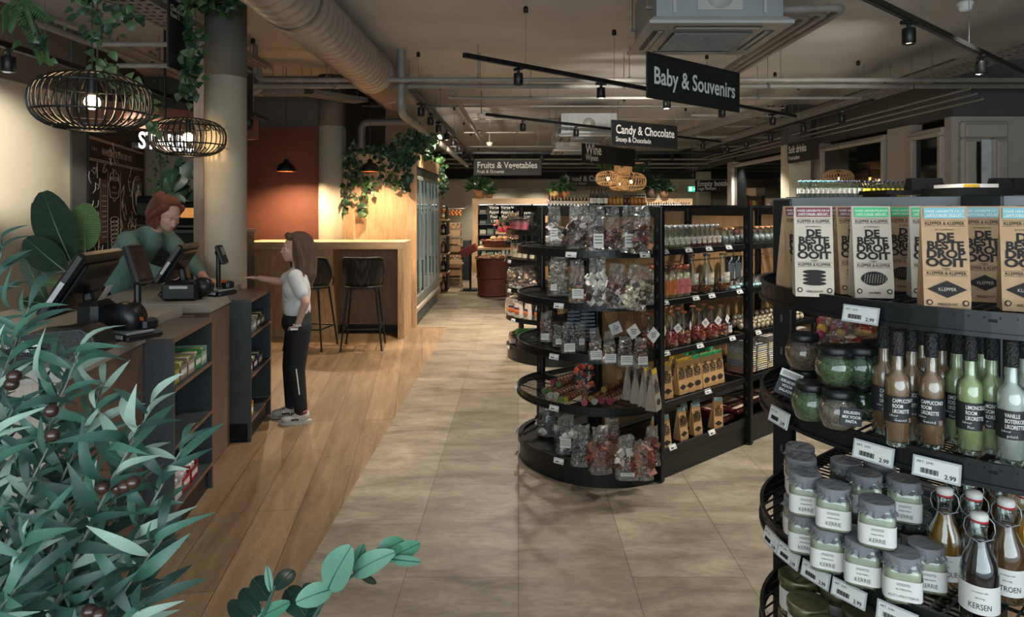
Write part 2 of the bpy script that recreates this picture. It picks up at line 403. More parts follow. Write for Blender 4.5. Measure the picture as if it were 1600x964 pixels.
for i, (py, d, r, x0, x1) in enumerate(spec):
    z = min(EYE-(py-CY)*d/F, CEIL-.08)
    a, c = WD(x0, d, z), WD(x1, d, z)
    pipe_obj('conduit', [a, c], r, 'thin grey conduit crossing the ceiling deep in the shop', n=8, hang=[a.lerp(c, .2), a.lerp(c, .75)], group='conduits crossing the far ceiling')
def along(px, py, z): return (px-CX)/(CY-py)*(z-EYE)     # x of a line that runs down the room axis
# lengthwise pipes
pipe_obj('heating_pipe', elbow((along(580, 140, 2.45), 7.0, CEIL), (along(580, 140, 2.45), 7.0, 2.45), (along(580, 140, 2.45), 16, 2.45), .15), .045, 'long grey pipe running back beside the big duct', hang=[(along(580, 140, 2.45), y, 2.45) for y in (7.5, 10, 13)])
a = along(705, 155, 2.66); pipe_obj('drain_pipe', [(a-.02, 7.8, 2.8), (a+.05, 15, 2.7)], .03, 'grey pipe sloping back from the crossing conduit')
for i, x in enumerate((-3.37, -3.18)):
    pipe_obj('water_pipe', [(x, 2.6, 2.78), (x, 8.2, 2.78)], .024-.004*i, ('pale pipe running along over the cream wall', 'thinner pale pipe beside the one over the cream wall')[i], hang=[(x, 4.4, 2.78), (x, 6.4, 2.78)])
for i, (y, z) in enumerate(((5.15, 2.72), (5.45, 2.62))):
    pipe_obj('cable_conduit', elbow((-3.2, y, z), (-2.32+.0, y, z), (-2.32, y, CEIL), .14), .02, ('grey conduit bending up beside the column, higher one', 'grey conduit bending up beside the column, lower one')[i])
pipe_obj('cable_conduit', elbow((WD(400, 7.3).x, 7.3, CEIL-.02), (WD(413, 7.3).x, 7.3, 2.72), (WD(385, 7.0).x-.4, 7.2, 2.66), .15), .03, 'thick grey bent pipe between the column and the duct')
pipe_obj('cable_conduit', elbow((WD(565, 8.3).x, 8.3, 2.2), (WD(565, 8.3).x, 8.3, 2.52), (WD(645, 8.3).x, 8.3, 2.52), .1), .045, 'dark grey pipe bending out above the oak side panel', m=mat('dark_pipe', '5c5c58', .5, .2))
for i in range(3):
    pipe_obj('electric_conduit', [(4.3+.06*i-.0, 6.5, 2.62-.05*i), (4.3+.06*i, 16, 2.62-.05*i)], .012, 'thin grey conduit under the dark wall band over the windows', n=8, group='thin conduits along the window wall')
b = B()
def cable_tray(pts, w, label, hang=True):
    p0 = Vector(pts[0]); t = thing('cable_tray', label, 'cable tray', p0); b = B()
    for a, c in zip(pts[:-1], pts[1:]):
        a, c = Vector(a)-p0, Vector(c)-p0; L_ = (c-a).length; ang = math.atan2(c.y-a.y, c.x-a.x); M = Matrix.Translation(a) @ RZ(ang)
        n = int(L_/.09); s = L_/n
        for k in range(n):
            b.box((k*s+s*.25, 0, 0), (s*.5, w, .003), tray_mat, M=M)
        for y in [-w/2+w*q/4 for q in range(5)]: b.box((L_/2, y, 0), (L_, w*.1, .004), tray_mat, M=M)
        for y in (-w/2, w/2): b.box((L_/2, y, .025), (L_, .003, .05), tray_mat, M=M)
    part('tray_bed', b, t)
    b = B(); r = R(4)
    for k in range(5):
        y = -w*.35+k*w*.16; pp = []
        for a in pts: pp.append(Vector(a)-p0+Vector((r.uniform(-.02, .02)+y, 0, .02)))
        b.tube(pp, .009, (black_plastic, pipe_grey)[k % 2], 6)
    part('cable', b, t)
    for q in [Vector(pts[0]).lerp(Vector(pts[-1]), f) for f in (.12, .37, .62, .87)]:
        for sgn in (-1, 1):
            b = B(); b.cyl(Vector((q.x+sgn*w/2, q.y, q.z))-p0, Vector((q.x+sgn*w/2, q.y, CEIL))-p0, .004, steel, n=6); part('threaded_rod', b, t)
    return t
cable_tray([(4.07, 3.2, 2.76), (4.07, 15.5, 2.76)], .3, 'long perforated metal cable tray carrying cables over the shelving beside the window wall')
cable_tray([(-2.62, 2.6, 2.88), (-2.62, 6.9, 2.88)], .26, 'perforated cable tray over the checkouts')
cable_tray([(-3.0, 7.6, 2.74), (-2.35, 7.6, 2.74), (-1.88, 8.2, 2.74)], .22, 'cable tray bending above the rust brown wall')
cable_tray([(3.4, 9.0, 2.8), (2.6, 16, 2.8)], .25, 'cable tray running slantwise deep under the ceiling')
t = thing('junction_box', 'grey electrical junction box on the ceiling beside the cable tray', 'junction box', (4.5, 5.3, 3.04))
b = B(); b.box((0, 0, 0), (.16, .16, .12), grey_metal, bev=.01); part('box_body', b, t)
b = B(); b.tube([(0, 0, -.02), (.15, -.1, -.2), (.3, -.3, -.05), (.4, -.5, .08)], .012, black_plastic, 6); part('cable', b, t)
for k, (px, py, d) in enumerate(((1508, 10, 5.0), (1508, 10, 5.0))[:1]):
    c = W(px, py, d); t = thing('smoke_detector', 'white smoke detector under the ceiling beside the lighting track', 'smoke detector', c)
    b = B(); b.lathe([(.0, -.04), (.032, -.035), (.045, -.02), (.045, .0), (.055, .01), (.055, .03), (.04, .035)], mat('white_plastic', 'd8d8d4', .4), 20); part('sensor_head', b, t)
    b = B(); b.cyl((0, 0, .03), (0, 0, CEIL-c.z), .01, pipe_grey); b.tube([(0, 0, .05), (.2, 0, .06), (.28, .1, CEIL-c.z)], .009, pipe_grey, 6); part('conduit', b, t)
for k, (px, py, d, lb) in enumerate(((752, 181, 9.5, 'white smoke detector hanging before the second lighting track'), (765, 225, 12.5, 'small white smoke detector deep in the shop'))):
    c = W(px, py, d); t = thing('smoke_detector', lb, 'smoke detector', c)
    b = B(); b.lathe([(.0, -.04), (.035, -.035), (.05, -.02), (.05, .0), (.06, .01), (.06, .03), (.04, .035)], MATS['white_plastic'], 20); part('sensor_head', b, t)
    b = B(); b.cyl((0, 0, .03), (0, 0, CEIL-c.z), .008, pipe_grey); part('conduit', b, t)

# air conditioning cassettes
ac_m = mat('air_conditioner_panel', 'a9a8a3', .5, 0, .04, 5); ac_g = mat('air_intake_grille', '47494a', .6, .2)
def cassette(cx, cy, z, label, box_h=.3, s=1.):
    t = thing('air_conditioner', label, 'air conditioner', (cx, cy, z))
    w = .475*s
    b = B(); b.prism([(-w, -w), (w, -w), (w, w), (-w, w)], 0, .02, ac_m); b.lathe([(w*1.414, .02), (w*1.3, .055)], ac_m, 4, RZ(PI/4), False); part('front_panel', b, t)
    b = B(); b.box((0, 0, .055+box_h/2), (.84*s, .84*s, box_h), grey_case)
    for k in (-1, 1): b.box((k*.3*s, -.425*s, .2), (.02, .01, .24), ac_m)
    b.box((.0, -.425*s, .2), (.3, .006, .2), ac_m); b.lathe([(.09, 0), (.09, .004)], ac_m, 20, T3(0, -.43*s, .2) @ Matrix.Rotation(PI/2, 4, 'X')); part('casing', b, t)
    b = B(); b.box((0, 0, -.006), (.54*s, .54*s, .012), ac_g)
    for k in range(19): b.box((0, (-.25+k*.0278)*s, -.014), (.52*s, .006, .006), tray_mat)
    for k in range(19): b.box(((-.25+k*.0278)*s, 0, -.013), (.005, .52*s, .004), tray_mat)
    part('intake_grille', b, t)
    for k in range(4):
        b = B(); M = RZ(k*PI/2); b.box((0, -.375*s, -.001), (.58*s, .075, .008), ac_g, M=M); b.box((0, -.365*s, -.008), (.56*s, .03, .004), ac_m, M=M @ T3(0, 0, 0)); part('air_flap', b, t)
    for sx in (-1, 1):
        for sy in (-1, 1):
            b = B(); b.cyl((sx*.46*s, sy*.3, .15), (sx*.46*s, sy*.3, CEIL-z), .006, steel, n=6); b.box((sx*.44*s, sy*.3, .15), (.06, .03, .02), steel); part('hanger_rod', b, t)
grey_case = mat('galvanised_casing', '8f9392', .45, .3, .08, 6)
c = WD(1098, 4.95); cassette(c.x, c.y, 2.70, 'large grey ceiling air conditioner with square intake grille above the hanging signs', .32)
c = WD(916, 10.75); cassette(c.x, c.y, 2.55, 'smaller looking ceiling air conditioner above the wine sign', .3)
c = WD(900, 13.5); cassette(c.x, c.y, 2.55, 'farther ceiling air conditioner, partly behind the wine sign', .3)
b = B(); c = WD(1098, 4.95)
for i in range(3):
    pipe_obj('refrigerant_pipe', elbow((c.x+.42, 4.75+.1*i, 2.86+.02*i), (c.x+.94-.08*i, 4.75+.1*i, 2.88), (c.x+.94-.08*i, 9, 2.9), .1), .028, 'insulated grey pipe leaving the ceiling air conditioner', group='refrigerant pipes')

# ------------------------------------------------------------ lighting tracks and their spot lights
lens_m = mat('lamp_lens', 'fff0d8', .4, 0, 0, 5, emit=5.)
sp = thing('track_spotlight', 'x', 'spotlight', (0, 0, 0))
b = B(); b.box((0, 0, -.012), (.10, .03, .022), black_metal, bev=.004); b.cyl((0, 0, -.02), (0, 0, -.05), .012, black_metal); part('adapter', b, sp)
b = B(); b.lathe([(.0, -.045), (.036, -.047), (.038, -.052), (.038, -.135), (.033, -.14), (.033, -.12)], black_metal, 24, close=False); part('lamp_head', b, sp)
b = B(); b.lathe([(0, -.128), (.033, -.128)], lens_m, 20, close=False); part('lens', b, sp)
SPOT = Proto(sp)
def spot(loc, label, tgt=None, e=30, ang=85, group=None, col=NEUT, light=True):
    loc = Vector(loc); SPOT.place(loc, R(str(loc)).uniform(0, PI), label, group)
    if light:
        l = loc+Vector((0, 0, -.15)); lamp_light('spot_light', l, tgt or (l.x, l.y, 0), e, ang, .7, col)
def track(a, c, label, wires=(), z=None):
    a, c = Vector(a), Vector(c); t = thing('lighting_track', label, 'lighting track', a); L_ = (c-a).length; ang = math.atan2(c.y-a.y, c.x-a.x)
    b = B(); b.box((L_/2, 0, .018), (L_, .036, .034), black_metal, M=RZ(ang)); b.box((L_/2, 0, .0), (L_, .012, .004), grey_metal, M=RZ(ang)); part('rail', b, t)
    for q in wires:
        p = (c-a)*q; b = B(); b.cyl((p.x, p.y, .03), (p.x, p.y, CEIL-a.z), .0022, steel, n=5); b.lathe([(.02, -.05), (.02, -.01), (.012, 0)], black_metal, 10, T3(p.x, p.y, CEIL-a.z)); part('suspension_wire', b, t)
    return a, c
def on_track(a, c, px):
    # point of the track line that appears at picture column px
    k = (px-CX)/F; t = (a.x-k*a.y)/(k*(c.y-a.y)-(c.x-a.x)); return a+(c-a)*t
ZT = 2.6
a, c = track(WZ(725, 90, ZT), WZ(1243, 184, ZT), 'slanting black lighting track hanging in front of the air conditioner', (.12, .33, .62, .9))
for i, px in enumerate((810, 939, 1042, 1128, 1207)):
    spot(on_track(a, c, px), ['black spotlight at the near end of the slanting track', 'second black spotlight of the slanting track', 'black spotlight just under the baby and souvenirs sign', 'black spotlight beside the edge of the baby and souvenirs sign', 'black spotlight at the far end of the slanting track'][i], [None, (1.7, 9.5, 2.4), (1.5, 12.4, 2.3), None, None][i], (95, 50, 95, 95, 95)[i], [110, 75, 75, 110, 110][i])
a, c = track(WZ(760, 181, ZT), WZ(1126, 223, ZT), 'farther slanting black lighting track behind the candy sign', (.2, .5, .8))
for px in (817, 900, 1098): spot(on_track(a, c, px), 'black spotlight on the farther slanting track', None, 85, 110, 'spotlights on the farther slanting track')
a, c = track(WZ(1335, -8, ZT), WZ(1620, 127, ZT), 'black lighting track slanting above the big end shelf', (.25, .5))
for i, px in enumerate((1420, 1533)): spot(on_track(a, c, px), ['large black spotlight above the rail of kraft bags', 'black spotlight hanging before the cable tray by the window wall'][i], [None, (1.7, 9.5, 2.4), (1.5, 12.4, 2.3), None, None][i], (95, 50, 95, 95, 95)[i], [110, 75, 75, 110, 110][i])
a, c = track((3.74, 13.6, ZT), (3.74, 7.2, ZT), 'black lighting track running back along the window wall', (.1, .4, .7, .95))
for px in (1136, 1166, 1204, 1255, 1315):
    spot(on_track(a, c, px), 'black spotlight on the track along the window wall', None, 60, 110, 'spotlights along the window wall')
a, c = track((-1.04, 6.6, ZT), (-1.04, 16.5, ZT), 'long black lighting track above the edge of the aisle by the freezers', (.05, .25, .45, .65, .85))
for i, y in enumerate((7.3, 8.1, 8.9, 9.9, 10.9, 12.0, 13.2, 14.6, 15.8)):
    spot((-1.04, y, ZT), 'black spotlight on the track beside the freezers', (-.2, 15.2, 2.3) if i in (3, 4) else (-.2 if i % 2 else -.9, y, 0), 70, 85, 'spotlights beside the freezers', WARM)
a, c = track((-3.05, 2.2, 2.44), (-3.05, 6.6, 2.44), 'black lighting track hanging in front of the cream wall', (.1, .5, .9))
for i, px in enumerate((13,)):
    q = on_track(a, c, px); spot(q, 'black spotlight shining on the cream wall', (-3.94, 5.0, 1.95), 120, 44, None, NEUT)
spot((-3.05, 5.6, 2.44), 'black spotlight by the menu board', (-4.0, 6.9, 1.6), 14, 70, None, NEUT)
a, c = track((WD(385, 6.3).x, 6.3, 2.36), (WD(417, 7.0).x, 7.0, 2.36), 'short black lighting track behind the checkout sign', (.3,))
spot(on_track(a, c, 389), 'black spotlight hanging beside the cream column', None, 14, 80)
for y, py in ((14.3, 240), (19, 268)):
    z = EYE-(py-CY)*y/F
    a, c = track((WD(690, y).x, y, z), (WD(1265, y).x, y, z), ('black lighting track crossing the shop behind the fruit sign', 'farthest black lighting track before the far wall')[y > 15], (.1, .4, .7, .95))
    for px in ((722, 847, 1050, 1146) if y < 15 else (780, 841, 1028)):
        spot(on_track(a, c, px), 'small black spotlight on a crossing track deep in the shop', (on_track(a, c, px).x, y+.8, 0), 60, 100, 'spotlights on the crossing tracks')
# unseen spotlights, added out of frame to brighten the near floor and shelves
for (x, y, e) in ((.2, 3.1, 30), (2.4, 2.6, 50), (1.0, -.6, 16), (-.3, 4.4, 45), (3.2, 4.6, 60)):
    spot((x, y, 3.08), 'added unseen black spotlight brightening the near aisle', None, e, 100, 'added unseen spotlights over the near aisle')
# ------------------------------------------------------------ gondolas
THG = math.atan2(.652, .758)
shelf_black = mat('shelf_black_enamel', '131516', .36, .2, .12, 30)
back_oak = mat('gondola_back_panel', 'a98258', .6, 0, .15, 5, stretch=(6, 6, .6))
g_cross = mat('grey_cross_bar', '83878a', .35, .1, .1, 8)
def wrap_pt(pt, a, b_, ex, f=1.):
    return pt
class Gondola:
    def __init__(g, name, label, mid, rz, bays, hs, a=.475, b_=.43, ex=2.15, top=1.505, cross=None, sides=(-1,), group=None, tags=True, depth=.45):
        g.o = Vector((mid[0], mid[1], 0)); g.rz = rz; g.hs = hs; g.M = Matrix.Translation(g.o) @ RZ(rz); g.inv = g.M.inverted(); g.a = a
        t = g.t = thing(name, label, 'shelving unit', g.o, rz, group)
        # posts and cross bars
        for k in range(bays+1):
            for y in (-a, a):
                b = B(); b.box((k*.9, y, top/2), (.032, .055, top-.01), shelf_black, bev=.004)
                b.lathe([(.025, 0), (.025, .012)], black_metal, 12, T3(k*.9, y, 0))
                for q in range(14): b.box((k*.9-.0165, y, .2+q*.09), (.001, .006, .02), grey_metal)
                part('post', b, t)
            b = B(); b.box((k*.9, 0, top/2), (.045, .08, top), shelf_black, bev=.003); part('spine_post', b, t)
            b = B(); b.box((k*.9, 0, top-.035), (.02, 2*a, .065), cross or shelf_black, bev=.003)
            for q in range(6): b.box((k*.9-.011, -a+.12+q*.14, top-.03), (.002, .012 if q % 2 else .03, .012), black_plastic)
            part('cross_bar', b, t)
        for k in range(bays):
            b = B(); b.box((k*.9+.45, 0, (top-.12)/2+.12), (.86, .018, top-.2), back_oak)
            part('back_panel', b, t)
            for y in (-a, a):
                b = B(); b.box((k*.9+.45, y*.985, top-.008), (.87, .02, .016), shelf_black); part('top_rail', b, t)
            for s in sides:
                y0, y1 = s*.01, s*a*.985
                b = B(); b.box((k*.9+.45, (y0+y1)/2, .06), (.87, abs(y1-y0), .12), shelf_black); b.box((k*.9+.45, y1, .14), (.87, .012, .05), shelf_black, bev=.003); part('plinth', b, t)
                for z in hs[1:]:
                    b = B(); b.box((k*.9+.45, y1, z-.016), (.866, .012, .036), shelf_black, bev=.003)
                    b.box((k*.9+.45, y0+s*.02, z-.01), (.866, .01, .02), shelf_black)
                    for q in range(37): b.box((k*.9+.03+q*.0235, (y0+y1)/2, z-.004), (.004, abs(y1-y0)-.01, .004), shelf_black)
                    for q in (.25, .5, .75): b.box((k*.9+.45, y0+(y1-y0)*q, z-.009), (.86, .005, .005), shelf_black)
                    for xx in (.02, .88): b.box((k*.9+xx, (y0+y1)/2, z-.03), (.006, abs(y1-y0)-.01, .03), shelf_black)
                    part('shelf', b, t)
        g.out = [(-b_*abs(math.cos(p))**(2/ex), a*(1 if math.sin(p) > 0 else -1)*abs(math.sin(p))**(2/ex)) for p in [(-PI/2)+PI*i/40 for i in range(41)]]
        def off(d):
            s = [(x*(1-d/b_), y*(1-d/a)) for x, y in g.out]; return s
        for i, z in enumerate(hs):
            b = B()
            def wall(d0, d1, z0, z1, m=shelf_black):
                o0, o1 = off(d0), off(d1); n = len(o0)
                vs = [(x, y, z0) for x, y in o0]+[(x, y, z1) for x, y in o0]+[(x, y, z0) for x, y in o1]+[(x, y, z1) for x, y in o1]
                fs = []
                for k in range(n-1):
                    fs += [(k, n+k, n+k+1, k+1), (2*n+k, 2*n+k+1, 3*n+k+1, 3*n+k), (n+k, 3*n+k, 3*n+k+1, n+k+1), (k, k+1, 2*n+k+1, 2*n+k)]
                b.add(vs, fs, m, False)
            if i == 0:
                wall(0, .03, .10, .135); wall(.012, .03, 0, .10)
                b.prism(off(.02), .10, .118, shelf_black)
            else:
                wall(0, .006, z-.034, z+.004); wall(-.006, .004, z-.036, z-.028); wall(-.004, .004, z+.002, z+.009)
                for q in range(1, 42):
                    y = -a+q*2*a/42; xs = [x for x, yy in g.out if abs(yy-y) < .035]; x0 = -b_*(max(0, 1-abs(y/a)**ex))**(1/ex)
                    b.box((x0/2, y, z-.002), (abs(x0), .0035, .0035), shelf_black)
                for q in (.33, .66, .97):
                    w = a*(1-(q)**ex)**(1/ex); b.box((-b_*q, 0, z-.007), (.005, 2*w, .005), shelf_black)
                b.box((0, 0, z-.015), (.012, 2*a, .03), shelf_black)
            part('end_shelf', b, t)
        g.n = 0
    def w(g, x, y, z=0.): return g.M @ Vector((x, y, z))
    def at(g, px, y, z):      # point with local y whose picture column is px
        k = (px-CX)/F; p = g.w(0, y, z); d = g.w(1, y, z)-p; t = (p.x-k*p.y)/(k*d.y-d.x); return p+d*t
    def atx(g, px, x, z):
        k = (px-CX)/F; p = g.w(x, 0, z); d = g.w(x, 1, z)-p; t = (p.x-k*p.y)/(k*d.y-d.x); return p+d*t
HA = (.12, .42, .70, .98, 1.26)
GA = Gondola('shelving_unit', 'black shelving unit with rounded end shelves of clear sweet bags, middle of the shop', (.457, 4.08), THG, 3, HA, sides=(-1, 1))
GC = Gondola('shelving_unit', 'black steel shelving unit directly behind the middle one, its end holding jars and striped tins', (.34, 6.8), THG, 1, HA, sides=(-1, 1))
GE = Gondola('shelving_unit', 'black steel shelving unit third in line, beside the wicker barrel', (.27, 9.95), THG, 1, HA, sides=(-1,))
HB = (.20, .50, .76, 1.05, 1.31)
GB = Gondola('shelving_unit', 'tall black shelving end close by with kraft bags, liqueur bottles and sauce jars', (1.05, 1.54), THG, 2, HB, top=1.525, cross=g_cross, sides=(1,))
# price tags are clipped on shelf edges: parts of the shelving unit
def tag_mesh(w=.062, h=.026, lines=True):
    b = B(); b.box((0, 0, 0), (w+.006, .003, h+.006), clear_tag); b.box((0, -.0022, 0), (w, .001, h), tag_white)
    if lines:
        b.text('ART. 2041', h*.22, ink, T3(-w*.45, -.0032, h*.22) @ UP, 'LEFT'); b.text('2.99', h*.36, ink, T3(w*.46, -.0032, -h*.42) @ UP, 'RIGHT', .02)
        for k in range(14): b.box((-w*.34+k*w*.03, -.003, -h*.2), (w*.012*(1+(k*7 % 3)*.5), .0006, h*.3), ink)
    return b
clear_tag = mat('price_tag_holder', 'a9adad', .25, 0, .05, 10)
tag_me = None
def price_tag(g, pos, yaw, s=1., tilt=-.25):
    global tag_me
    if tag_me is None: tag_me = tag_mesh().mesh('price_tag')
    o = bpy.data.objects.new('price_tag', tag_me); COL.objects.link(o); o.parent = g.t
    o.location = g.inv @ Vector(pos); o.rotation_euler = (tilt, 0, yaw-g.rz); o.scale = (s, s, s)
def end_tag(g, i, phi, s=1.):
    ph = -PI/2+PI*phi; a, b_ = g.a, .43; ex = 2.15
    f = lambda p: (-b_*abs(math.cos(p))**(2/ex), a*(1 if math.sin(p) > 0 else -1)*abs(math.sin(p))**(2/ex))
    x, y = f(ph); x1, y1 = f(ph-.05); x2, y2 = f(ph+.05)
    ang = math.atan2(y1-y2, x1-x2)      # tangent
    yaw = ang+g.rz
    p = g.w(x*1.03, y*1.03, g.hs[i]-(.02 if i else -.0))
    price_tag(g, p, yaw, s)
for i, ph in ((4, .37), (3, .42), (2, .44), (1, .44), (1, .72), (0, .42), (0, .8), (3, .1), (4, .08)): end_tag(GA, i, ph, .95)
for z, xs in ((1.26, (.05, .27, .47, .68)), (.98, (.05, .34, .5, .8)), (.70, (.06, .38, .72, 1.02)), (.42, (.46,)), (.17, (.12, .5))):
    for x in xs: price_tag(GA, GA.w(x, -.475, z-.01), THG, .95, -.5)
for i, ph in ((4, .55), (3, .695), (3, .535), (3, .475), (2, .72), (2, .67), (2, .615), (2, .565), (2, .51), (2, .46), (2, .41)): end_tag(GB, i, ph, 1.05 if i != 3 else 1.12)
for i, ph in ((3, .6), (3, .75), (2, .6), (1, .55), (0, .75), (0, .62)): end_tag(GC, i, ph, 1.0)

# ------------------------------------------------------------ bar, oak side panel, freezers
t = thing('bar_table', 'tall oak bar table built against the wall with an open knee space under the stools', 'table', (-2.2, 8.0, 0))
o = Vector((-2.2, 8.0, 0)); xl = WD(383, 7.75).x
b = B(); b.box2((xl-o.x, 7.73-o.y, 1.01), (-1.295-o.x, 8.24-o.y, 1.095), wood_h, bev=.003); part('bar_top', b, t)
b = B(); b.box2((-1.365-o.x, 7.73-o.y, 0), (-1.295-o.x, 8.24-o.y, 1.01), wood); part('side_panel', b, t)
xk = WD(521, 7.85).x
b = B(); b.box2((xl-o.x, 7.83-o.y, 0), (xk-o.x, 7.86-o.y, 1.01), wood); part('front_panel', b, t)
b = B(); b.box2((xk-.03-o.x, 7.86-o.y, 0), (xk-o.x, 8.23-o.y, 1.01), wood); part('inner_panel', b, t)
b = B(); b.box2((xk-o.x, 8.17-o.y, 0), (-1.365-o.x, 8.23-o.y, 1.01), mat('greyed_oak', '8e7660', .6, 0, .2, 5, stretch=(6, 6, .6))); b.box2((xk-o.x, 8.13-o.y, 0), (-1.365-o.x, 8.17-o.y, .08), black_metal); part('back_panel', b, t)
t = thing('freezer_housing', 'oak side panel and pelmet that box in the row of glass door freezers', 'panel', (-1.3, 8.45, 0))
o = Vector((-1.3, 8.45, 0)); b = B(); b.box2((WD(535, 8.42).x-o.x, -.03, 0), (.04, .03, 2.17), wood); part('side_panel', b, t)
b = B(); b.box2((-.5, .03, 2.0), (.035, 2.5, 2.17), wood_h); part('pelmet', b, t)
b = B(); b.box2((-.7, 2.44, 0), (.04, 2.5, 2.0), wood); part('end_panel', b, t)
glass = clear('glass', 'f2f8f6', .05, .6, .03)
fr_m = mat('freezer_frame', '9aa09b', .35, .5, .06, 10); fr_in = mat('freezer_liner', 'b9c2bd', .5, 0, .05, 6)
led_m = mat('freezer_led', 'eef6f2', .5, 0, 0, 5, emit=1.6)
frz = thing('glass_door_freezer', 'x', 'freezer', (0, 0, 0))
b = B(); b.box((-.62, 0, 1.0), (.04, .78, 1.9), fr_in); b.box((-.33, -.385, 1.0), (.6, .02, 1.9), fr_in); b.box((-.33, .385, 1.0), (.6, .02, 1.9), fr_in)
b.box((-.33, 0, .12), (.6, .78, .24), grey_metal); b.box((-.33, 0, 1.94), (.62, .78, .1), black_metal); part('freezer_body', b, frz)
for z in (.5, .82, 1.14, 1.46):
    b = B(); b.box((-.36, 0, z), (.46, .74, .02), fr_in)
    part('shelf', b, frz)
b = B(); b.box((-.05, 0, .29), (.06, .78, .1), fr_m, bev=.01); b.box((-.02, 0, .2), (.05, .78, .06), mat('beige_bumper', 'a59a88', .5), bev=.01); part('bumper', b, frz)
for s in (-1, 1):
    b = B()
    for a, c in (((-.03, s*.385, 1.1), (.04, .02, 1.58)), ((-.03, s*.01, 1.1), (.04, .018, 1.58)), ((-.03, s*.195, .34), (.04, .37, .05)), ((-.03, s*.195, 1.86), (.04, .37, .05))): b.box(a, c, fr_m, bev=.004)
    dr = part('door', b, frz)
    b = B(); b.box((-.025, s*.195, 1.1), (.006, .36, 1.5), glass); part('door_glass', b, dr)
    b = B(); b.cyl((.01, s*.05, .8), (.01, s*.05, 1.4), .009, fr_m); part('door_handle', b, dr)
b = B(); b.box((-.07, -.37, 1.1), (.015, .015, 1.4), led_m); b.box((-.07, .37, 1.1), (.015, .015, 1.4), led_m); part('light_tube', b, frz)
FZ = Proto(frz)
for k, lb in enumerate(('glass door freezer next to the oak side panel of the bar', 'glass door freezer in the middle of the row', 'glass door freezer at the far end of the row')):
    FZ.place((-1.26, 8.89+k*.785, 0), 0, lb)
r = R(3); fz_cols = ['d8d2b8', 'c9b26a', 'b7c7c2', 'a7b58a', 'c7a58c', '8fa7a0']
fb = []
for i, c in enumerate(fz_cols):
    q = thing('frozen_food_box', 'x', 'box', (0, 0, 0)); b = B(); b.box((0, 0, .06), (.14, .1, .12), mat('frozen_box_%d' % i, c, .4), bev=.004); part('box_body', b, q)
    b = B(); b.box((.071, 0, .06), (.001, .07, .05), paper_white); part('box_label', b, q); fb.append(Proto(q))
for k in range(3):
    for z in (.51, .83, 1.15, 1.47):
        for s in range(5):
            r.choice(fb).place((-1.26-.24+r.uniform(-.01, .01), 8.89+k*.785-.3+s*.15, z), r.uniform(-.08, .08), 'pale carton of frozen food behind the freezer glass', 'frozen food cartons', (1, 1, r.uniform(.8, 1.6)))

# bar stools
stl = thing('bar_stool', 'x', 'stool', (0, 0, 0))
wick = brickmat('woven_dark_wicker', '4a4138', '2c2621', '0d0c0b', .028, .014, .004, 0, .6, 20, .3, bump=.6)
b = B(); vs = []; fs = []; n, m_ = 16, 8
for s, rr in ((0, .205), (1, .195)):
    for j in range(m_+1):
        for i in range(n+1):
            a = PI*(-.12)+PI*1.24*i/n; h = .66+(.30 if abs(i-n/2) < n*.30 else .30-.22*((abs(i-n/2)-n*.30)/(n*.20)))*j/m_
            q = .88+.14*(j/m_); vs.append((rr*q*math.cos(a)*1.02, rr*q*math.sin(a)*.95-.0, h))
N1 = (n+1)*(m_+1)
for j in range(m_):
    for i in range(n):
        k = j*(n+1)+i; fs += [(k, k+1, k+n+2, k+n+1), (N1+k, N1+k+n+1, N1+k+n+2, N1+k+1)]
for i in range(n):
    k = m_*(n+1)+i; fs += [(k, k+1, N1+k+1, N1+k), (i, N1+i, N1+i+1, i+1)]
b.add(vs, fs, wick, True); b.tube([vs[m_*(n+1)+i] for i in range(n+1)], .01, mat('wicker_rim', '2b2622', .6), 8); part('backrest', b, stl)
b = B(); b.lathe([(.0, .665), (.17, .668), (.195, .655), (.19, .635), (.0, .63)], wick, 24); part('seat', b, stl)
for sx in (-1, 1):
    for sy in (-1, 1):
        b = B(); b.cyl((sx*.14, sy*.13, .645), (sx*.21, sy*.2, 0), .011, black_metal, .009); b.lathe([(.012, 0), (.012, .01)], black_plastic, 8, T3(sx*.21, sy*.2, 0)); part('leg', b, stl)
for a_, c_ in (((-.185, -.177), (.185, -.177)), ((-.185, .177), (.185, .177)), ((-.185, -.177), (-.185, .177)), ((.185, -.177), (.185, .177))):
    b = B(); b.cyl((a_[0], a_[1], .22), (c_[0], c_[1], .22), .008, black_metal); part('foot_rail', b, stl)
for s in (-1, 1):
    b = B(); b.tube([(s*.16, .03, .70), (s*.2, -.06, .76), (s*.205, -.12, .72), (s*.18, -.15, .65)], .011, mat('brown_leather', '4d3424', .5), 8); part('armrest', b, stl)
ST = Proto(stl)
c = WD(568, 7.25); ST.place((c.x, c.y, 0), PI+.05, 'woven dark bar stool on thin black legs before the open knee space')
ST.r.rotation_euler.z = PI+.1
c = WD(486, 7.25); ST.place((c.x, c.y, 0), PI-.15, 'woven dark bar stool half hidden behind the standing child')

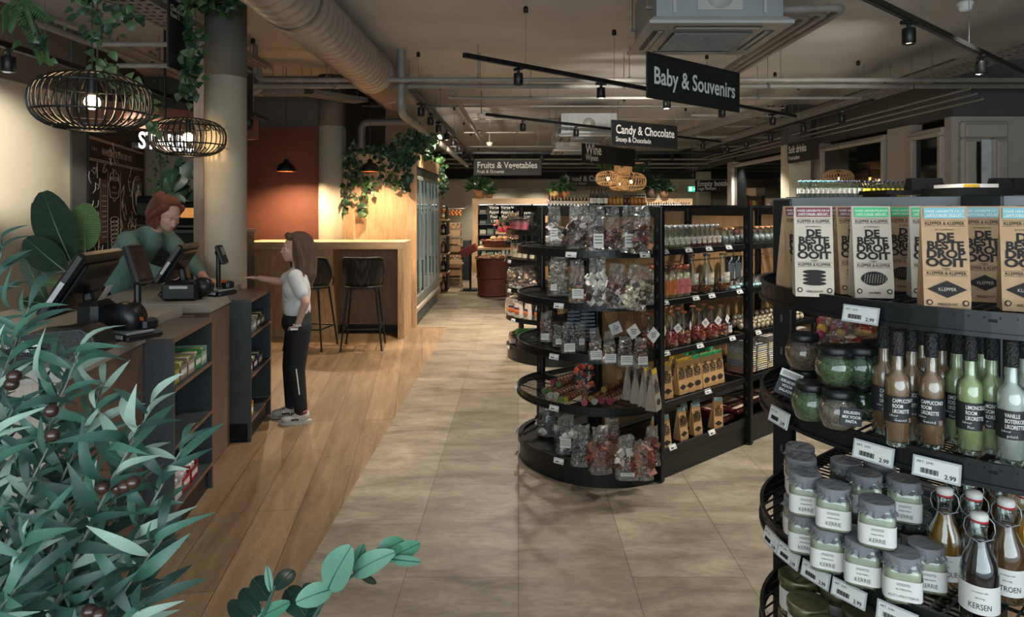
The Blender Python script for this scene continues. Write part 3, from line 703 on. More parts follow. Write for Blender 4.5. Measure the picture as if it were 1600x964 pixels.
# ------------------------------------------------------------ pendants over the bar
cop = mat('copper_lining', 'b5683a', .4, .6, .1, 10); glow = mat('warm_bulb', 'ffd79a', .4, 0, 0, 5, emit=14)
pd = thing('pendant_lamp', 'x', 'lamp', (0, 0, 0))
b = B(); b.lathe([(.105, 0), (.104, .03), (.09, .07), (.06, .095), (.03, .105), (.03, .13), (.018, .145), (.0, .15)], black_metal, 28, close=False); part('lamp_shade', b, pd)
b = B(); b.lathe([(.102, .001), (.100, .03), (.086, .066), (.05, .09)], cop, 28, close=False); part('shade_lining', b, pd)
b = B(); b.ell((0, 0, .066), (.022, .022, .024), glow); part('bulb', b, pd)
b = B(); b.cyl((0, 0, .15), (0, 0, 1.2), .004, black_plastic, n=6); part('cord', b, pd)
PDt = Proto(pd)
for i, (px, d) in enumerate(((447, 7.9), (578, 7.95))):
    c = W(px, 268, d); PDt.place((c.x, c.y, c.z), 0, ('black dome pendant lamp glowing before the rust brown wall', 'black dome pendant lamp before the oak side panel with ivy')[i])
    lamp_light('pendant_light', (c.x, c.y, c.z+.03), (c.x, c.y+.03, 0), (48, 30)[i], 150, .7, (1, .70, .44), .012)

# ------------------------------------------------------------ checkouts
PHI = math.radians(8.5)
dk_wood = mat('anthracite_laminate', '3b4042', .45, 0, .22, 9, .05, 40); edge_m = mat('copper_edge_band', '7a5a44', .5, 0, .1, 10)
top_m = mat('light_grey_worktop', '9d968c', .35, 0, .08, 4); brown_m = mat('brown_laminate', '6f5848', .5, 0, .18, 6, stretch=(6, 6, .6)); pale_oak = mat('pale_grey_oak', 'a89b8a', .55, 0, .14, 8, .1, 30, stretch=(8, 8, .5))
lac = mat('dark_cabinet_top', '4c4742', .35, 0, .15, 5)
def cabinet(loc, label):
    t = thing('snack_cabinet', label, 'cabinet', loc, PHI); L_ = .60; w = .2; h = .906
    b = B(); b.box2((-w, 0, 0), (0, .018, h-.02), dk_wood); part('side_panel', b, t)
    b = B(); b.box2((-w, L_-.018, 0), (0, L_, h-.02), dk_wood); b.box2((-.002, L_-.018, 0), (.002, L_, h), edge_m); part('side_panel', b, t)
    b = B(); b.box2((-w, .018, 0), (-w+.015, L_-.018, h-.02), dk_wood); part('back_panel', b, t)
    b = B(); b.box2((-w, 0, h-.02), (0, L_, h), lac); b.box2((-.001, 0, h-.02), (.002, L_, h-.001), edge_m); part('cabinet_top', b, t)
    for z in (.12, .40, .66):
        b = B(); b.box2((-w+.015, .018, z), (0, L_-.018, z+.016), dk_wood); b.box2((-.001, .018, z), (.002, L_-.018, z+.016), edge_m); part('shelf', b, t)
    b = B(); b.box2((-w, .0, 0), (-.02, L_, .12), black_metal); part('kick_board', b, t)
    return t
def counter(loc, L_, wd, label, front, nt):
    t = thing('checkout_counter', label, 'counter', loc, PHI)
    b = B(); b.prism([(-wd, -.02), (0, -.02), (0, nt), (-.09, nt), (-.09, L_), (-wd, L_)], .895, .948, top_m); part('worktop', b, t)
    b = B(); b.box2((-.03, 0, 0), (-.01, nt-.005, .895), brown_m); b.box2((-.11, nt-.005, 0), (-.092, L_, .895), brown_m); part('side_panel', b, t)
    b = B(); b.box2((-wd+.02, 0, 0), (-.03, .02, .895), front); part('front_panel', b, t)
    b = B(); b.box2((-wd+.02, L_-.02, 0), (-.03, L_, .895), brown_m); part('back_panel', b, t)
    return t
c1 = (-1.556, 2.36, 0); c2 = (-1.752, 3.9, 0)
counter(c1, 1.45, .95, 'checkout counter close by with a pale oak front behind the olive leaves', pale_oak, .685)
counter(c2, 1.08, .72, 'second checkout counter with a grey worktop where the cashier leans', brown_m, .42)
ca1 = (-1.545, 3.06, 0); ca2 = (-1.70, 4.34, 0)
C1 = cabinet(ca1, 'dark snack cabinet attached to the near checkout, copper edged shelves'); C2 = cabinet(ca2, 'dark snack cabinet of the second checkout beside the standing child')
def loc_pt(o, phi, x, y, z): return Vector(o)+Matrix.Rotation(phi, 3, 'Z') @ Vector((x, y, z))
r = R(11)
def box_thing(name, label, cat, loc, d, col, rz, group=None, lid=None, stripes='d8d8d0', txt=None, slant=0):
    t = thing(name, label, cat, loc, rz, group); x, y, z = d; m = mat('carton_'+col, col, .45, 0, .1, 30)
    b = B(); b.box2((-x/2, -y/2, 0), (x/2, -y/2+.003, z*.7), m); b.box2((-x/2, y/2-.003, 0), (x/2, y/2, z), m); b.box2((-x/2, -y/2, 0), (-x/2+.003, y/2, z), m); b.box2((x/2-.003, -y/2, 0), (x/2, y/2, z*.75), m); b.box2((-x/2, -y/2, 0), (x/2, y/2, .004), m); part('tray', b, t)
    sm = mat('print_'+stripes, stripes, .5); b = B(); b.box((x/2+.0006, 0, z*.4), (.001, y*.75, z*.28), sm)
    if txt: b.text(txt, z*.22, ink, T3(x/2+.0016, 0, z*.33) @ RZ(PI/2) @ UP, 'CENTER', .02)
    part('printed_label', b, t)
    for k in range(3):
        b = B(); q = mat('wrapper_'+('e1', 'c2')[k % 2]+stripes, stripes if k % 2 else col, .3); b.box((0, -y/2+y*(k+.5)/3, z*.5), (x*.8, y*.26, z*.8), q, bev=.006); part('packet', b, t)
    return t
snk = [(.66, .09, '9c9a3a', 'yellow carton of mints'), (.66, .20, '8f7d6e', 'grey brown carton of chewing gum'), (.66, .31, 'a2927f', 'beige carton of liquorice'), (.66, .42, '2f8a54', 'green and white carton of gum'), (.66, .51, '8fb39c', 'pale green carton of sweets')]
for z, y, c, lb in snk:
    box_thing('snack_carton', lb+' on the upper shelf of the near snack cabinet', 'carton', loc_pt(ca1, PHI, -.095, y, z+.016), (.15, .1, .09), c, PHI)
for z, y, c, lb in ((.12, .12, 'c9c6c0', 'white tray with a price label'), (.12, .24, 'a8232b', 'red carton of chocolate bars'), (.12, .36, '8c1f28', 'dark red carton of bars')):
    box_thing('snack_carton', lb+' low in the near snack cabinet', 'carton', loc_pt(ca1, PHI, -.095, y, z+.016), (.15, .11, .09), c, PHI, stripes='d8cfc8')
for z, y, c, lb in ((.66, .08, '6e7072', 'grey carton with small packs'), (.66, .19, '8b8e90', 'light grey carton with packs'), (.66, .31, '26282a', 'black carton with a red card'), (.66, .43, '3a2a28', 'dark brown open carton'), (.40, .08, '7a3a26', 'brown printed carton'), (.40, .22, '20283f', 'dark blue carton with white print'), (.40, .36, '1c2237', 'navy display carton'), (.12, .10, 'c8892f', 'orange carton with a price label')):
    box_thing('snack_carton', lb+' in the snack cabinet beside the child', 'carton', loc_pt(ca2, PHI, -.095, y, z+.016), (.15, .11, .09), c, PHI)

# point of sale equipment
scr_m = mat('dark_screen', '0a0b0d', .12, 0, .1, 4, spec=.7); warm_scr = mat('screen_painted_reflection', '3d2822', .15, 0, .25, 8, spec=.7)  # the warm tone paints an orange reflection into the customer display
silver = mat('silver_plastic', '8c8f90', .35, .3, .05, 10); sticker = mat('white_sticker', 'bcbdba', .6)
def pos(loc, rz, s, label):
    t = thing('cash_register', label, 'cash register', loc, rz)
    # base body, slanted monitor seen from the back (customer side is +x)
    b = B(); b.box((0, 0, .02), (.24, .26, .04), black_plastic, bev=.012); b.box((.02, 0, .075), (.1, .12, .09), black_plastic, bev=.02); part('register_base', b, t)
    M = T3(-.03, 0, .23) @ Matrix.Rotation(math.radians(34), 4, 'Y')
    b = B(); b.box((0, 0, 0), (.045, .37, .31), black_plastic, M=M, bev=.012); b.box((.028, 0, -.0), (.02, .30, .24), black_plastic, M=M, bev=.008)
    for k in range(9): b.box((.039, -.1+k*.025, .07), (.002, .012, .05), black_metal, M=M)
    mo = part('monitor', b, t)
    b = B(); b.box((-.0235, 0, 0), (.002, .34, .28), scr_m, M=M); part('screen', b, mo)
    b = B(); b.box((0, -.186, -.03), (.02, .001, .1), sticker, M=M); part('side_sticker', b, mo)
    b = B(); b.box((.05, 0, .11), (.05, .1, .16), black_plastic, M=Matrix.Rotation(math.radians(-12), 4, 'Y'), bev=.012); part('hinge_arm', b, t)
    return t
def terminal(loc, rz, h, label, big=True):
    t = thing('card_terminal', label, 'card terminal', loc, rz)
    b = B(); b.box((0, 0, .014), (.17, .16, .028), black_plastic, bev=.008); b.box((.01, -.02, .034), (.15, .12, .012), silver, bev=.004); b.box((.03, -.0815, .018), (.05, .002, .016), sticker); part('dock', b, t)
    b = B(); b.box((.05, .03, .06), (.06, .07, .05), black_plastic, bev=.012); b.box((.05, -.005, .086), (.045, .002, .015), mat('orange_key', 'b8541f', .4)); part('card_reader', b, t)
    b = B(); b.cyl((-.02, .03, .02), (-.02, .03, h), .014, black_plastic); b.ell((-.02, .03, h+.01), (.022, .022, .022), black_plastic); part('pole', b, t)
    M = T3(.03, .0, h+.0) @ RZ(.35) @ Matrix.Rotation(math.radians(-20), 4, 'Y')
    hh = .17 if big else .125
    b = B(); b.box((0, 0, 0), (.028, .105 if big else .075, hh), black_plastic, M=M, bev=.008); dh = part('display_housing', b, t)
    b = B(); b.box((.0148, 0, 0), (.001, .09 if big else .06, hh-.03), warm_scr if big else scr_m, M=M)
    if not big: b.box((.0148, 0, .02), (.0014, .045, .05), silver, M=M)
    part('display', b, dh)
    return t
ZC = .948
p = WZ(130, 515, ZC); d1 = 2.78; c = WD(140, 2.9, ZC); pos((c.x, c.y, ZC), .12, 1, 'large black cash register seen from behind on the near checkout').scale = (.95, .95, 1)
c = WD(209, 2.86, ZC); terminal((c.x, c.y, ZC), -.5, .31, 'black customer display on a pole with silver card dock, near checkout')
c = WD(284, 4.25, ZC); pos((c.x, c.y, ZC), .12, 1, 'smaller looking black cash register before the cashier on the second checkout').scale = (.85, .85, .88)
c = WD(340, 4.25, ZC); terminal((c.x, c.y, ZC), -.3, .25, 'small payment terminal on a pole at the second checkout', False)
c = WD(286, 4.03, ZC); t = thing('receipt_printer', 'black receipt printer with a white sticker on the second checkout', 'printer', (c.x, c.y, ZC), .1)
b = B(); b.box((0, 0, .055), (.2, .14, .11), black_plastic, bev=.015); part('printer_body', b, t)
b = B(); b.box((.0, -.071, .08), (.1, .002, .016), sticker); part('sticker', b, t)
b = B(); b.lathe([(.055, -.04), (.06, 0), (.055, .04)], black_plastic, 20, T3(.1, .03, .07) @ Matrix.Rotation(PI/2, 4, 'X')); part('roll_cover', b, t)
c = WD(158, 2.82, ZC); t = thing('receipt_printer', 'rounded black receipt printer with curling white slip, near checkout', 'printer', (c.x, c.y-.03, ZC), -.2)
b = B(); b.box((0, 0, .085), (.10, .13, .17), black_plastic, bev=.02); part('printer_body', b, t)
b = B(); b.lathe([(.03, -.05), (.07, -.04), (.075, 0), (.07, .04), (.03, .05)], black_plastic, 24, T3(.07, .08, .08) @ Matrix.Rotation(PI/2, 4, 'X')); part('roll_cover', b, t)
b = B(); vs = []
for k in range(9):
    a = k/8*1.7; vs += [(.01+.07*math.sin(a)*.6, .03, .17+.06*math.sin(a*.9)), (.01+.07*math.sin(a)*.6+.02, -.03, .17+.06*math.sin(a*.9))]
b.add(vs, [(2*k, 2*k+1, 2*k+3, 2*k+2) for k in range(8)], paper_white, True); part('paper_slip', b, t)
c = WD(98, 2.55, ZC); t = thing('laptop_bag', 'rounded black leather case lying beside the register on the near checkout', 'case', (c.x, c.y, ZC), .15)
b = B(); pr = [(-.14, 0), (.14, 0), (.145, .03), (.13, .075), (.09, .1), (-.1, .085), (-.15, .05)]
vs = [(x, -.06, z) for x, z in pr]+[(x, .1, z) for x, z in pr]; n = len(pr)
leather = mat('black_leather', '1e1f21', .5, 0, .2, 60, .3)
b.add(vs, [tuple(range(n)), tuple(range(2*n-1, n-1, -1))]+[(i, n+i, n+(i+1) % n, (i+1) % n) for i in range(n)], leather); part('case_body', b, t)
b = B(); b.tube([(x*.97, -.063, z*.95+.003) for x, z in pr], .002, grey_metal, 5); part('zip_seam', b, t)
c = WD(40, 2.5, ZC); t = thing('foil_wrapped_stack', 'crumpled silver foil packets lying at the edge of the near checkout', 'foil packet', (c.x, c.y, ZC), .2)
r = R(21); b = B(); foil = mat('crumpled_foil', 'a3a5a4', .25, .9, .4, 40, .8, 60)
for k in range(9): b.box((r.uniform(-.09, .09), r.uniform(-.05, .05), .012+k*.006), (.1, .07, .01), foil, rz=r.uniform(-.6, .6), M=Matrix.Rotation(r.uniform(-.12, .12), 4, 'X'))
part('foil', b, t)
# ------------------------------------------------------------ products
bag_clear = clear('crinkled_clear_film', 'f4f4f2', .09, .75, .16, 1.0, 24)
jar_glass = clear('jar_glass', 'f4faf7', .06, .7, .03)
bottle_glass = clear('bottle_glass', 'eef6f2', .06, .7, .03)
lab_white = mat('white_label', 'cfcdc6', .55, 0, .03, 10); lab_cream = mat('cream_label', 'cdc4ad', .6, 0, .04, 10); lab_black = mat('black_label', '17181a', .55, 0, .05, 10)
kraft = mat('kraft_paper', 'ab8a66', .7, 0, .12, 30, .35, 12); kraft_g = mat('kraft_paper_light', 'b9ab98', .6, 0, .08, 20, .35, 12)
print_ink = mat('printed_ink', '1d1814', .8, 0, .05, 20)
band = {'red': mat('burgundy_band', '6e1c27', .5), 'green': mat('green_band', '2fae68', .5), 'blue': mat('light_blue_band', '6fa5ab', .5), 'yellow': mat('yellow_band', 'c5a02e', .5)}
band_txt = mat('band_print', 'e4e0dc', .6)

def kraft_bag(name, col, motif, m=kraft, fine=True, w=.075, t=.052, h=.188):
    root = thing(name, 'x', 'bag', (0, 0, 0)); b = B()
    # front plane leans from y=-t/2 at the foot to y=0 at the top
    def fy(z): return -t/2*(1-(max(0, z-.02)/(h-.02))*.97)
    lv = [0, .02, .06, .1, .14, .17, h]
    rr = R(name+col); vs = []; n = 10
    for z in lv:
        y = -fy(z); g = y*.55 if z > .03 else 0; wx = w/2*(1 if z > 0 else .98); j = lambda: rr.uniform(-.0012, .0012)*(z > 0)
        gx = .35*w*(z/h)*.4
        vs += [(-wx, -y, z), (-wx*.3, -y+j(), z), (wx*.3, -y+j(), z), (wx, -y, z), (wx-gx, 0, z), (wx, y, z), (wx*.3, y+j(), z), (-wx*.3, y+j(), z), (-wx, y, z), (-wx+gx, 0, z)]
    fs = [tuple(range(n-1, -1, -1)), tuple(range(len(vs)-n, len(vs)))]
    for i in range(len(lv)-1):
        for k in range(n): fs.append((i*n+k, i*n+(k+1) % n, (i+1)*n+(k+1) % n, (i+1)*n+k))
    b.add(vs, fs, m); bb = part('bag_body', b, root)
    sl = math.atan2(t/2*.97, h-.02)
    P = T3(0, -t/2-.0013, .02) @ Matrix.Rotation(-sl, 4, 'X') @ UP      # lettering plane of the front
    def Q(x, z): return P @ T3(x, z-.02, 0)
    b = B(); z0, z1 = h-.021, h-.001
    b.add([(-w*.44, z0-.02, .0004), (w*.44, z0-.02, .0004), (w*.44, z1-.02, .0004), (-w*.44, z1-.02, .0004)], [(0, 1, 2, 3)], band[col], False, P)
    b.add([(-w*.42, z0-.017, .0008), (w*.42, z0-.017, .0008), (w*.42, z0-.0165, .0008), (-w*.42, z0-.0165, .0008)], [(0, 1, 2, 3)], band_txt, False, P)
    if fine:
        b.text('ONZE LEKKERSTE DROP', .0058, band_txt, Q(0, h-.010) @ T3(0, 0, .0012), bold=.01); b.text('NATUURLIJK GEZOET', .0058, band_txt, Q(0, h-.017) @ T3(0, 0, .0012), bold=.01)
    part('top_band', b, bb)
    b = B()
    if fine:
        for zz in (h-.033, .064):
            b.text('KLEPPER & KLEPPER', .0085, print_ink, Q(0, zz), bold=.01, sx=.85)
            for dz in (-.0022, .0075):
                b.add([(-w*.45, 0, 0), (w*.45, 0, 0), (w*.45, .0005, 0), (-w*.45, .0005, 0)], [(0, 1, 2, 3)], print_ink, False, Q(0, zz+dz))
        b.text('presenteren', .006, print_ink, Q(0, h-.043)); b.text('vegan', .006, print_ink, Q(0, .074))
        b.text('WILDZOUT' if motif != 'leaf' else 'LAURIER', .006, print_ink, Q(0, .009), bold=.02)
        for sx in (-1, 1):
            c = [(.0052*math.cos(a*PI/8), .0052*math.sin(a*PI/8), 0) for a in range(16)]; b.add(c, [tuple(range(16))], print_ink, False, Q(sx*w*.38, .014))
            b.add([(x*.6, y*.6, .0004) for x, y, z in c], [tuple(range(16))], m, False, Q(sx*w*.38, .014))
    for i, s in enumerate(('DE', 'BESTE', 'DROP', 'OOIT')):
        b.text(s, .0205, print_ink, Q(0, h-.062-i*.0155), bold=.042, sx=(1.12, 1.1, 1.12, 1.26)[i])
        if fine and s: pass
    if motif == 'diamond':
        b.add([(-w*.42, 0, 0), (0, -.0155, 0), (w*.42, 0, 0), (0, .0155, 0)], [(0, 1, 2, 3)], print_ink, False, Q(0, .038))
        if fine: b.text('KLEPPER', .0085, kraft_g, Q(0, .035) @ T3(0, 0, .0008), sx=.9)
    elif motif == 'leaf':
        pl = [(w*.34*math.cos(a), .0145*math.sin(a)*(abs(math.sin(a))**.2), 0) for a in [2*PI*k/28 for k in range(28)]]
        b.add(pl, [tuple(range(28))], print_ink, False, Q(0, .04))
        if fine:
            for k in range(-4, 5): b.add([(k*.005, -.009, .0006), (k*.005+.0006, -.009, .0006), (k*.005+.004, .009, .0006), (k*.005+.0034, .009, .0006)], [(0, 1, 2, 3)], m, False, Q(0, .04))
    else:
        for k in range(4):
            pl = [(w*.30*math.cos(a), .0045*math.sin(a), .0001*k) for a in [2*PI*q/16 for q in range(16)]]
            b.add(pl, [tuple(range(16))], print_ink, False, Q(0, .028+k*.0078))
    part('printing', b, bb)
    return Proto(root)
KBr, KBg, KBb = kraft_bag('kraft_bag', 'red', 'stack', kraft_g), kraft_bag('kraft_bag', 'green', 'leaf', kraft_g), kraft_bag('kraft_bag', 'blue', 'diamond', kraft)
KBr2, KBg2 = kraft_bag('kraft_bag', 'red', 'stack', kraft), kraft_bag('kraft_bag', 'green', 'leaf', kraft)
YW = math.radians(-28)    # bags on the close shelf mostly face the camera
Zb = 1.312
fb = [(KBr, 1270, 1.44, -.03, 'kraft bag with burgundy band and stacked coins print, front of the top end shelf'), (KBg, 1360, 1.42, .10, 'kraft bag with green band and leaf print, front of the top end shelf'),
      (KBb, 1474, 1.255, .03, 'kraft bag with light blue band and diamond print, standing foremost on the top shelf'), (KBb, 1600, 1.235, -.04, 'kraft bag with light blue band cut by the picture edge'),
      (KBb, 1533, 1.36, .05, 'kraft bag with light blue band between the two foremost ones'), (KBg, 1452, 1.42, .0, 'kraft bag with green band peeping out behind the foremost one'),
      (KBg2, 1418, 1.52, -.5, 'turned orange kraft bag with green band in the middle of the shelf'), (KBr2, 1246, 1.56, .45, 'turned kraft bag with burgundy band at the shelf post'),
      (KBr2, 1311, 1.56, .0, 'kraft bag with burgundy band behind the gap of the front bags'), (KBr2, 1333, 1.48, .2, 'second burgundy banded kraft bag showing in the gap'),
      (KBr2, 1392, 1.56, -.5, 'turned burgundy banded kraft bag behind the leaf print one'), (KBg2, 1385, 1.66, .2, 'kraft bag with green band hidden in the back row'), (KBb, 1560, 1.50, .1, 'kraft bag with blue band in the back row of the top shelf')]
for pr, px, d, a, lb in fb:
    c = WD(px, d, Zb); pr.place(c, a - (px-CX)/F*.55, lb, None, (1, 1, 1.0))

# liqueur bottles
def liqueur(name, col, lines, small):
    root = thing(name, 'x', 'bottle', (0, 0, 0)); liq = mat('liqueur_'+col, col, .25, 0, .05, 10, spec=.6)
    r0 = .0225
    b = B(); b.lathe([(.0, .0), (r0*.8, 0), (r0, .003), (r0, .12), (r0*.92, .132), (r0*.5, .142), (.0105, .152), (.0095, .19), (.0105, .2), (.0, .2)], bottle_glass, 28); gj = part('glass_bottle', b, root)
    b = B(); b.lathe([(0, .012), (r0*.93, .012), (r0*.93, .119), (r0*.84, .13), (r0*.42, .141), (.0085, .15), (.008, .182), (0, .182)], liq, 24); part('liqueur_fill', b, root)
    b = B(); b.lathe([(.0112, .172), (.0118, .176), (.0118, .216), (.0105, .219), (0, .2195)], mat('black_wax_seal', '0f1011', .4, 0, .1, 30, .6, 200), 20); part('seal_cap', b, root)
    b = B(); pr = [(r0+.0006, .048), (r0+.0006, .098)]; n = 24; vs = []; 
    for r_, z in pr:
        for j in range(n+1):
            a = -PI*.62+PI*1.24*j/n; vs.append((r_*math.sin(a), -r_*math.cos(a), z))
    b.add(vs, [(j, j+1, n+2+j, n+1+j) for j in range(n)], lab_black, True)
    for i, s in enumerate(lines): b.text(s, .0098, lab_white, T3(0, 0, .0865-i*.0098), 'LEFT', .015, wrap=r0+.0012) if 0 else b.text(s, .0098, lab_white, T3(0, 0, .0865-i*.0098) @ Matrix.Rotation(-.72, 4, 'Z'), 'LEFT', .02, wrap=r0+.0012, sx=.62)
    b.text(small, .007, lab_white, T3(0, 0, .0515) @ RZ(-.6), 'LEFT', 0, wrap=r0+.0012)
    b.text('Likeur', .006, lab_white, T3(0, 0, .06) @ RZ(-.95), 'LEFT', 0, wrap=r0+.0012)
    for v0 in (.0485,): 
        vs = []
        for z in (v0, v0+.009):
            for j in range(5): a = .55+.35*j/4; vs.append(((r0+.001)*math.sin(a), -(r0+.001)*math.cos(a), z))
        b.add(vs, [(j, j+1, 6+j, 5+j) for j in range(4)], mat('brown_sticker', '7d6350', .6))
    part('label', b, gj)
    b = B(); b.lathe([(0, .001), (r0*.9, .001), (r0*.95, .010), (0, .010)], clear('thick_glass_foot', 'dfe8e4', .35, .9, .05, .5, 60), 16, smooth=False); part('glass_foot', b, root)
    return Proto(root)
LQ = {'c': liqueur('liqueur_bottle', '8e6748', ('CAPPUCCINO', 'ROOM', 'LIKORETTE'), 'Gezond.'), 'l': liqueur('liqueur_bottle', 'a6ad78', ('LIMONCELLO', 'ROOM', 'LIKORETTE'), 'Fier.'), 'v': liqueur('liqueur_bottle', 'bfbcb6', ('VANILLE', 'BOTERKOEKJES', 'LIKORETTE'), 'geluid.')}
Z2 = 1.052
bt = [('c', 1402, 695), ('c', 1455, 699), ('c', 1381, 676), ('c', 1424, 684), ('c', 1471, 682), ('c', 1440, 668), ('l', 1516, 708), ('l', 1549, 706), ('l', 1495, 690), ('l', 1533, 690), ('v', 1580, 724), ('v', 1600, 702), ('v', 1618, 728)]
nm = {'c': 'brown cappuccino cream liqueur bottle with black seal', 'l': 'pale green limoncello cream liqueur bottle with black seal', 'v': 'white vanilla cream liqueur bottle with black seal'}
wh = [', foremost beside the seasoning jars', ', front row beside the limoncello', ', behind the first in the row', ', second row, between the two foremost', ', second row next to the limoncello', ', hidden deep in the row', ', foremost of its flavour', ', front row beside the white one', ', second row beside the brown bottles', ', second row in the middle', ', foremost of its flavour', ', behind the first', ', cut by the picture edge']
for i, (k, px, py) in enumerate(bt):
    s = .98; p = WZ(px, py, Z2); LQ[k].place(p, R(i).uniform(-.25, .35)-.4 - (.0 if k != 'c' else .0), nm[k]+wh[i], None, s)

# seasoning jars
def herb_jar(name, col, tagged=False):
    root = thing(name, 'x', 'jar', (0, 0, 0)); h = mat('dried_herbs_'+col, col, .9, 0, .45, 90, .8, 200)
    b = B(); b.lathe([(0, 0), (.028, 0), (.034, .006), (.042, .03), (.042, .045), (.034, .062), (.031, .066), (.031, .072), (0, .072)], jar_glass, 28); gj = part('glass_jar', b, root)
    b = B(); b.lathe([(0, .003), (.029, .003), (.040, .03), (.040, .043), (.033, .056), (0, .058)], h, 24); part('herb_fill', b, root)
    b = B(); b.lathe([(.0325, .066), (.0335, .07), (.0335, .08), (.031, .083), (0, .0835)], black_metal, 28); part('lid', b, root)
    if tagged:
        b = B(); M = T3(.006, -.0435, .036) @ Matrix.Rotation(.12, 4, 'Y') @ Matrix.Rotation(-.1, 4, 'X')
        b.box((0, 0, 0), (.045, .002, .036), lab_black, M=M)
        for k, s in enumerate(('KRUIDEN', 'MIX VOOR', 'PASTA')): b.text(s, .008, lab_white, M @ T3(0, -.0014, .006-k*.009) @ UP, bold=.02)
        part('hang_tag', b, root)
    return Proto(root)
HJ = herb_jar('seasoning_jar', '4a5f36'); HJt = herb_jar('seasoning_jar', '7b6a5a', True); HJb = herb_jar('seasoning_jar', '6d5442')
HJd = herb_jar('seasoning_jar', '2f4a2c')
for pr, px, py, z, lb in ((HJ, 1268, 655, Z2, 'jar of green herbs with black lid at the rim of the wire shelf'), (HJt, 1310, 668, Z2, 'jar of pink brown seasoning with a black hang tag'), (HJd, 1348, 652, Z2, 'dark green herb jar beside the tagged one'),
                          (HJ, 1306, 600, Z2+.084, 'green herb jar standing on top of the tagged one'), (HJd, 1345, 600, Z2+.084, 'dark green herb jar stacked beside the raised green one'), (HJb, 1370, 592, Z2+.084, 'brown peppercorn jar stacked next to the bottles'),
                          (HJb, 1258, 630, Z2, 'herb jar with bronze lid behind the rim jar'), (HJb, 1256, 575, Z2+.084, 'herb jar stacked behind, topmost by the post'), (HJd, 1375, 640, Z2, 'dark herb jar touching the first brown bottle')):
    p = WZ(px, py, z); pr.place((p.x, p.y, z), .0, lb, None, .95)
p = WZ(1243, 606, Z2+.06); t = thing('hang_tag', 'tilted black product tag with a price strip at the shelf rim', 'tag', (p.x, 1.5, Z2+.055), -.3)
M = Matrix.Rotation(.35, 4, 'Y'); b = B(); b.box((0, 0, 0), (.045, .001, .05), lab_black, M=M)
for k, s in enumerate(('KRUIDEN', 'VOOR', 'SALADE')): b.text(s, .008, lab_white, M @ T3(0, -.0012, .004-k*.01) @ UP, bold=.02)
part('tag_card', b, t); b = B(); b.box((0, -.001, .024), (.047, .001, .016), lab_white, M=M)
for k in range(14): b.box((-.018+k*.0027, -.0018, .024), (.0012, .0004, .01), ink, M=M)
part('price_strip', b, t)
# gift bag of dried fruit
def lump_bag(name, label, cat, loc, rz, w, t_, h, cols, n, size, seed=1, labelrect=None, group=None, shape='ell', film=None, fill=.62, proto=False, card=None):
    root = thing(name, label, cat, loc, rz, group); r = R(seed); b = B()
    for k in range(n):
        u = r.uniform(0, 1)**.9*fill; ww = w*(1-.25*u); tt = t_*(1-u*.75)
        c = (r.uniform(-.5, .5)*ww*.84, r.uniform(-.5, .5)*tt*.8, size*.5+u*h)
        m = mat('sweet_'+cols[k % len(cols)], cols[k % len(cols)], .45, 0, .15, 60)
        if shape == 'ell': b.ell(c, (size*.55*r.uniform(.7, 1.2), size*.5, size*.5*r.uniform(.7, 1.1)), m, 8, 5)
        else: b.box((0, 0, 0), (size*r.uniform(.8, 1.5), size*.5, size*r.uniform(.7, 1.1)), m, M=Matrix.Translation(c) @ Matrix.Rotation(r.uniform(-1, 1), 4, 'Y') @ Matrix.Rotation(r.uniform(-.6, .6), 4, 'X') @ RZ(r.uniform(-.6, .6)))
    part('sweets', b, root, kind='stuff')
    b = B(); n_, lv = 26, 9; vs = []
    for i in range(lv+1):
        z = h*i/lv; u = i/lv; tt = t_*(1-u)**.7/2+.002+(.006 if i == 0 else 0); ww = w/2*(1-.30*u**1.6)*(1-.08*math.sin(PI*u))
        for j in range(n_):
            a = 2*PI*j/n_; x = ww*math.copysign(abs(math.cos(a))**.6, math.cos(a)); y = tt*math.copysign(abs(math.sin(a))**.7, math.sin(a))
            nn = mnoise.noise_vector(Vector((x*40+seed, y*40, z*34)))*.0085*(i > 0)*(.5+.8*u)
            vs.append((x+nn.x, y+nn.y*1.6, z+nn.z*(.8+.5*(i == lv))))
    fs = [(i*n_+j, i*n_+(j+1) % n_, (i+1)*n_+(j+1) % n_, (i+1)*n_+j) for i in range(lv) for j in range(n_)]+[tuple(range(n_-1, -1, -1))]
    b.add(vs, fs, film or bag_clear, False); part('clear_bag', b, root)
    if labelrect:
        lw, lh, lx, lz = labelrect; b = B(); q = Matrix.Rotation(-.08, 4, 'X'); y = -t_/2*(1-lz/h)**.7-.007
        b.box((lx, y, lz), (lw, .001, lh), card or lab_white, M=T3(0, 0, 0))
        for k in range(3): b.box((lx, y-.0008, lz+lh*(.3-.22*k)), (lw*.8, .0004, lh*.05), ink)
        part('label', b, root)
    return Proto(root) if proto else root
p = WD(1325, 1.93, Z2); lump_bag('fruit_bag', 'clear gift bag of orange and red dried fruit behind the seasoning jars', 'bag', p, -.5, .19, .1, .16, ['c07a35', 'a8322c', 'd0a860', '8c2d4a', 'c9963c'], 60, .03, 5, (.04, .025, .03, .06), fill=.7)
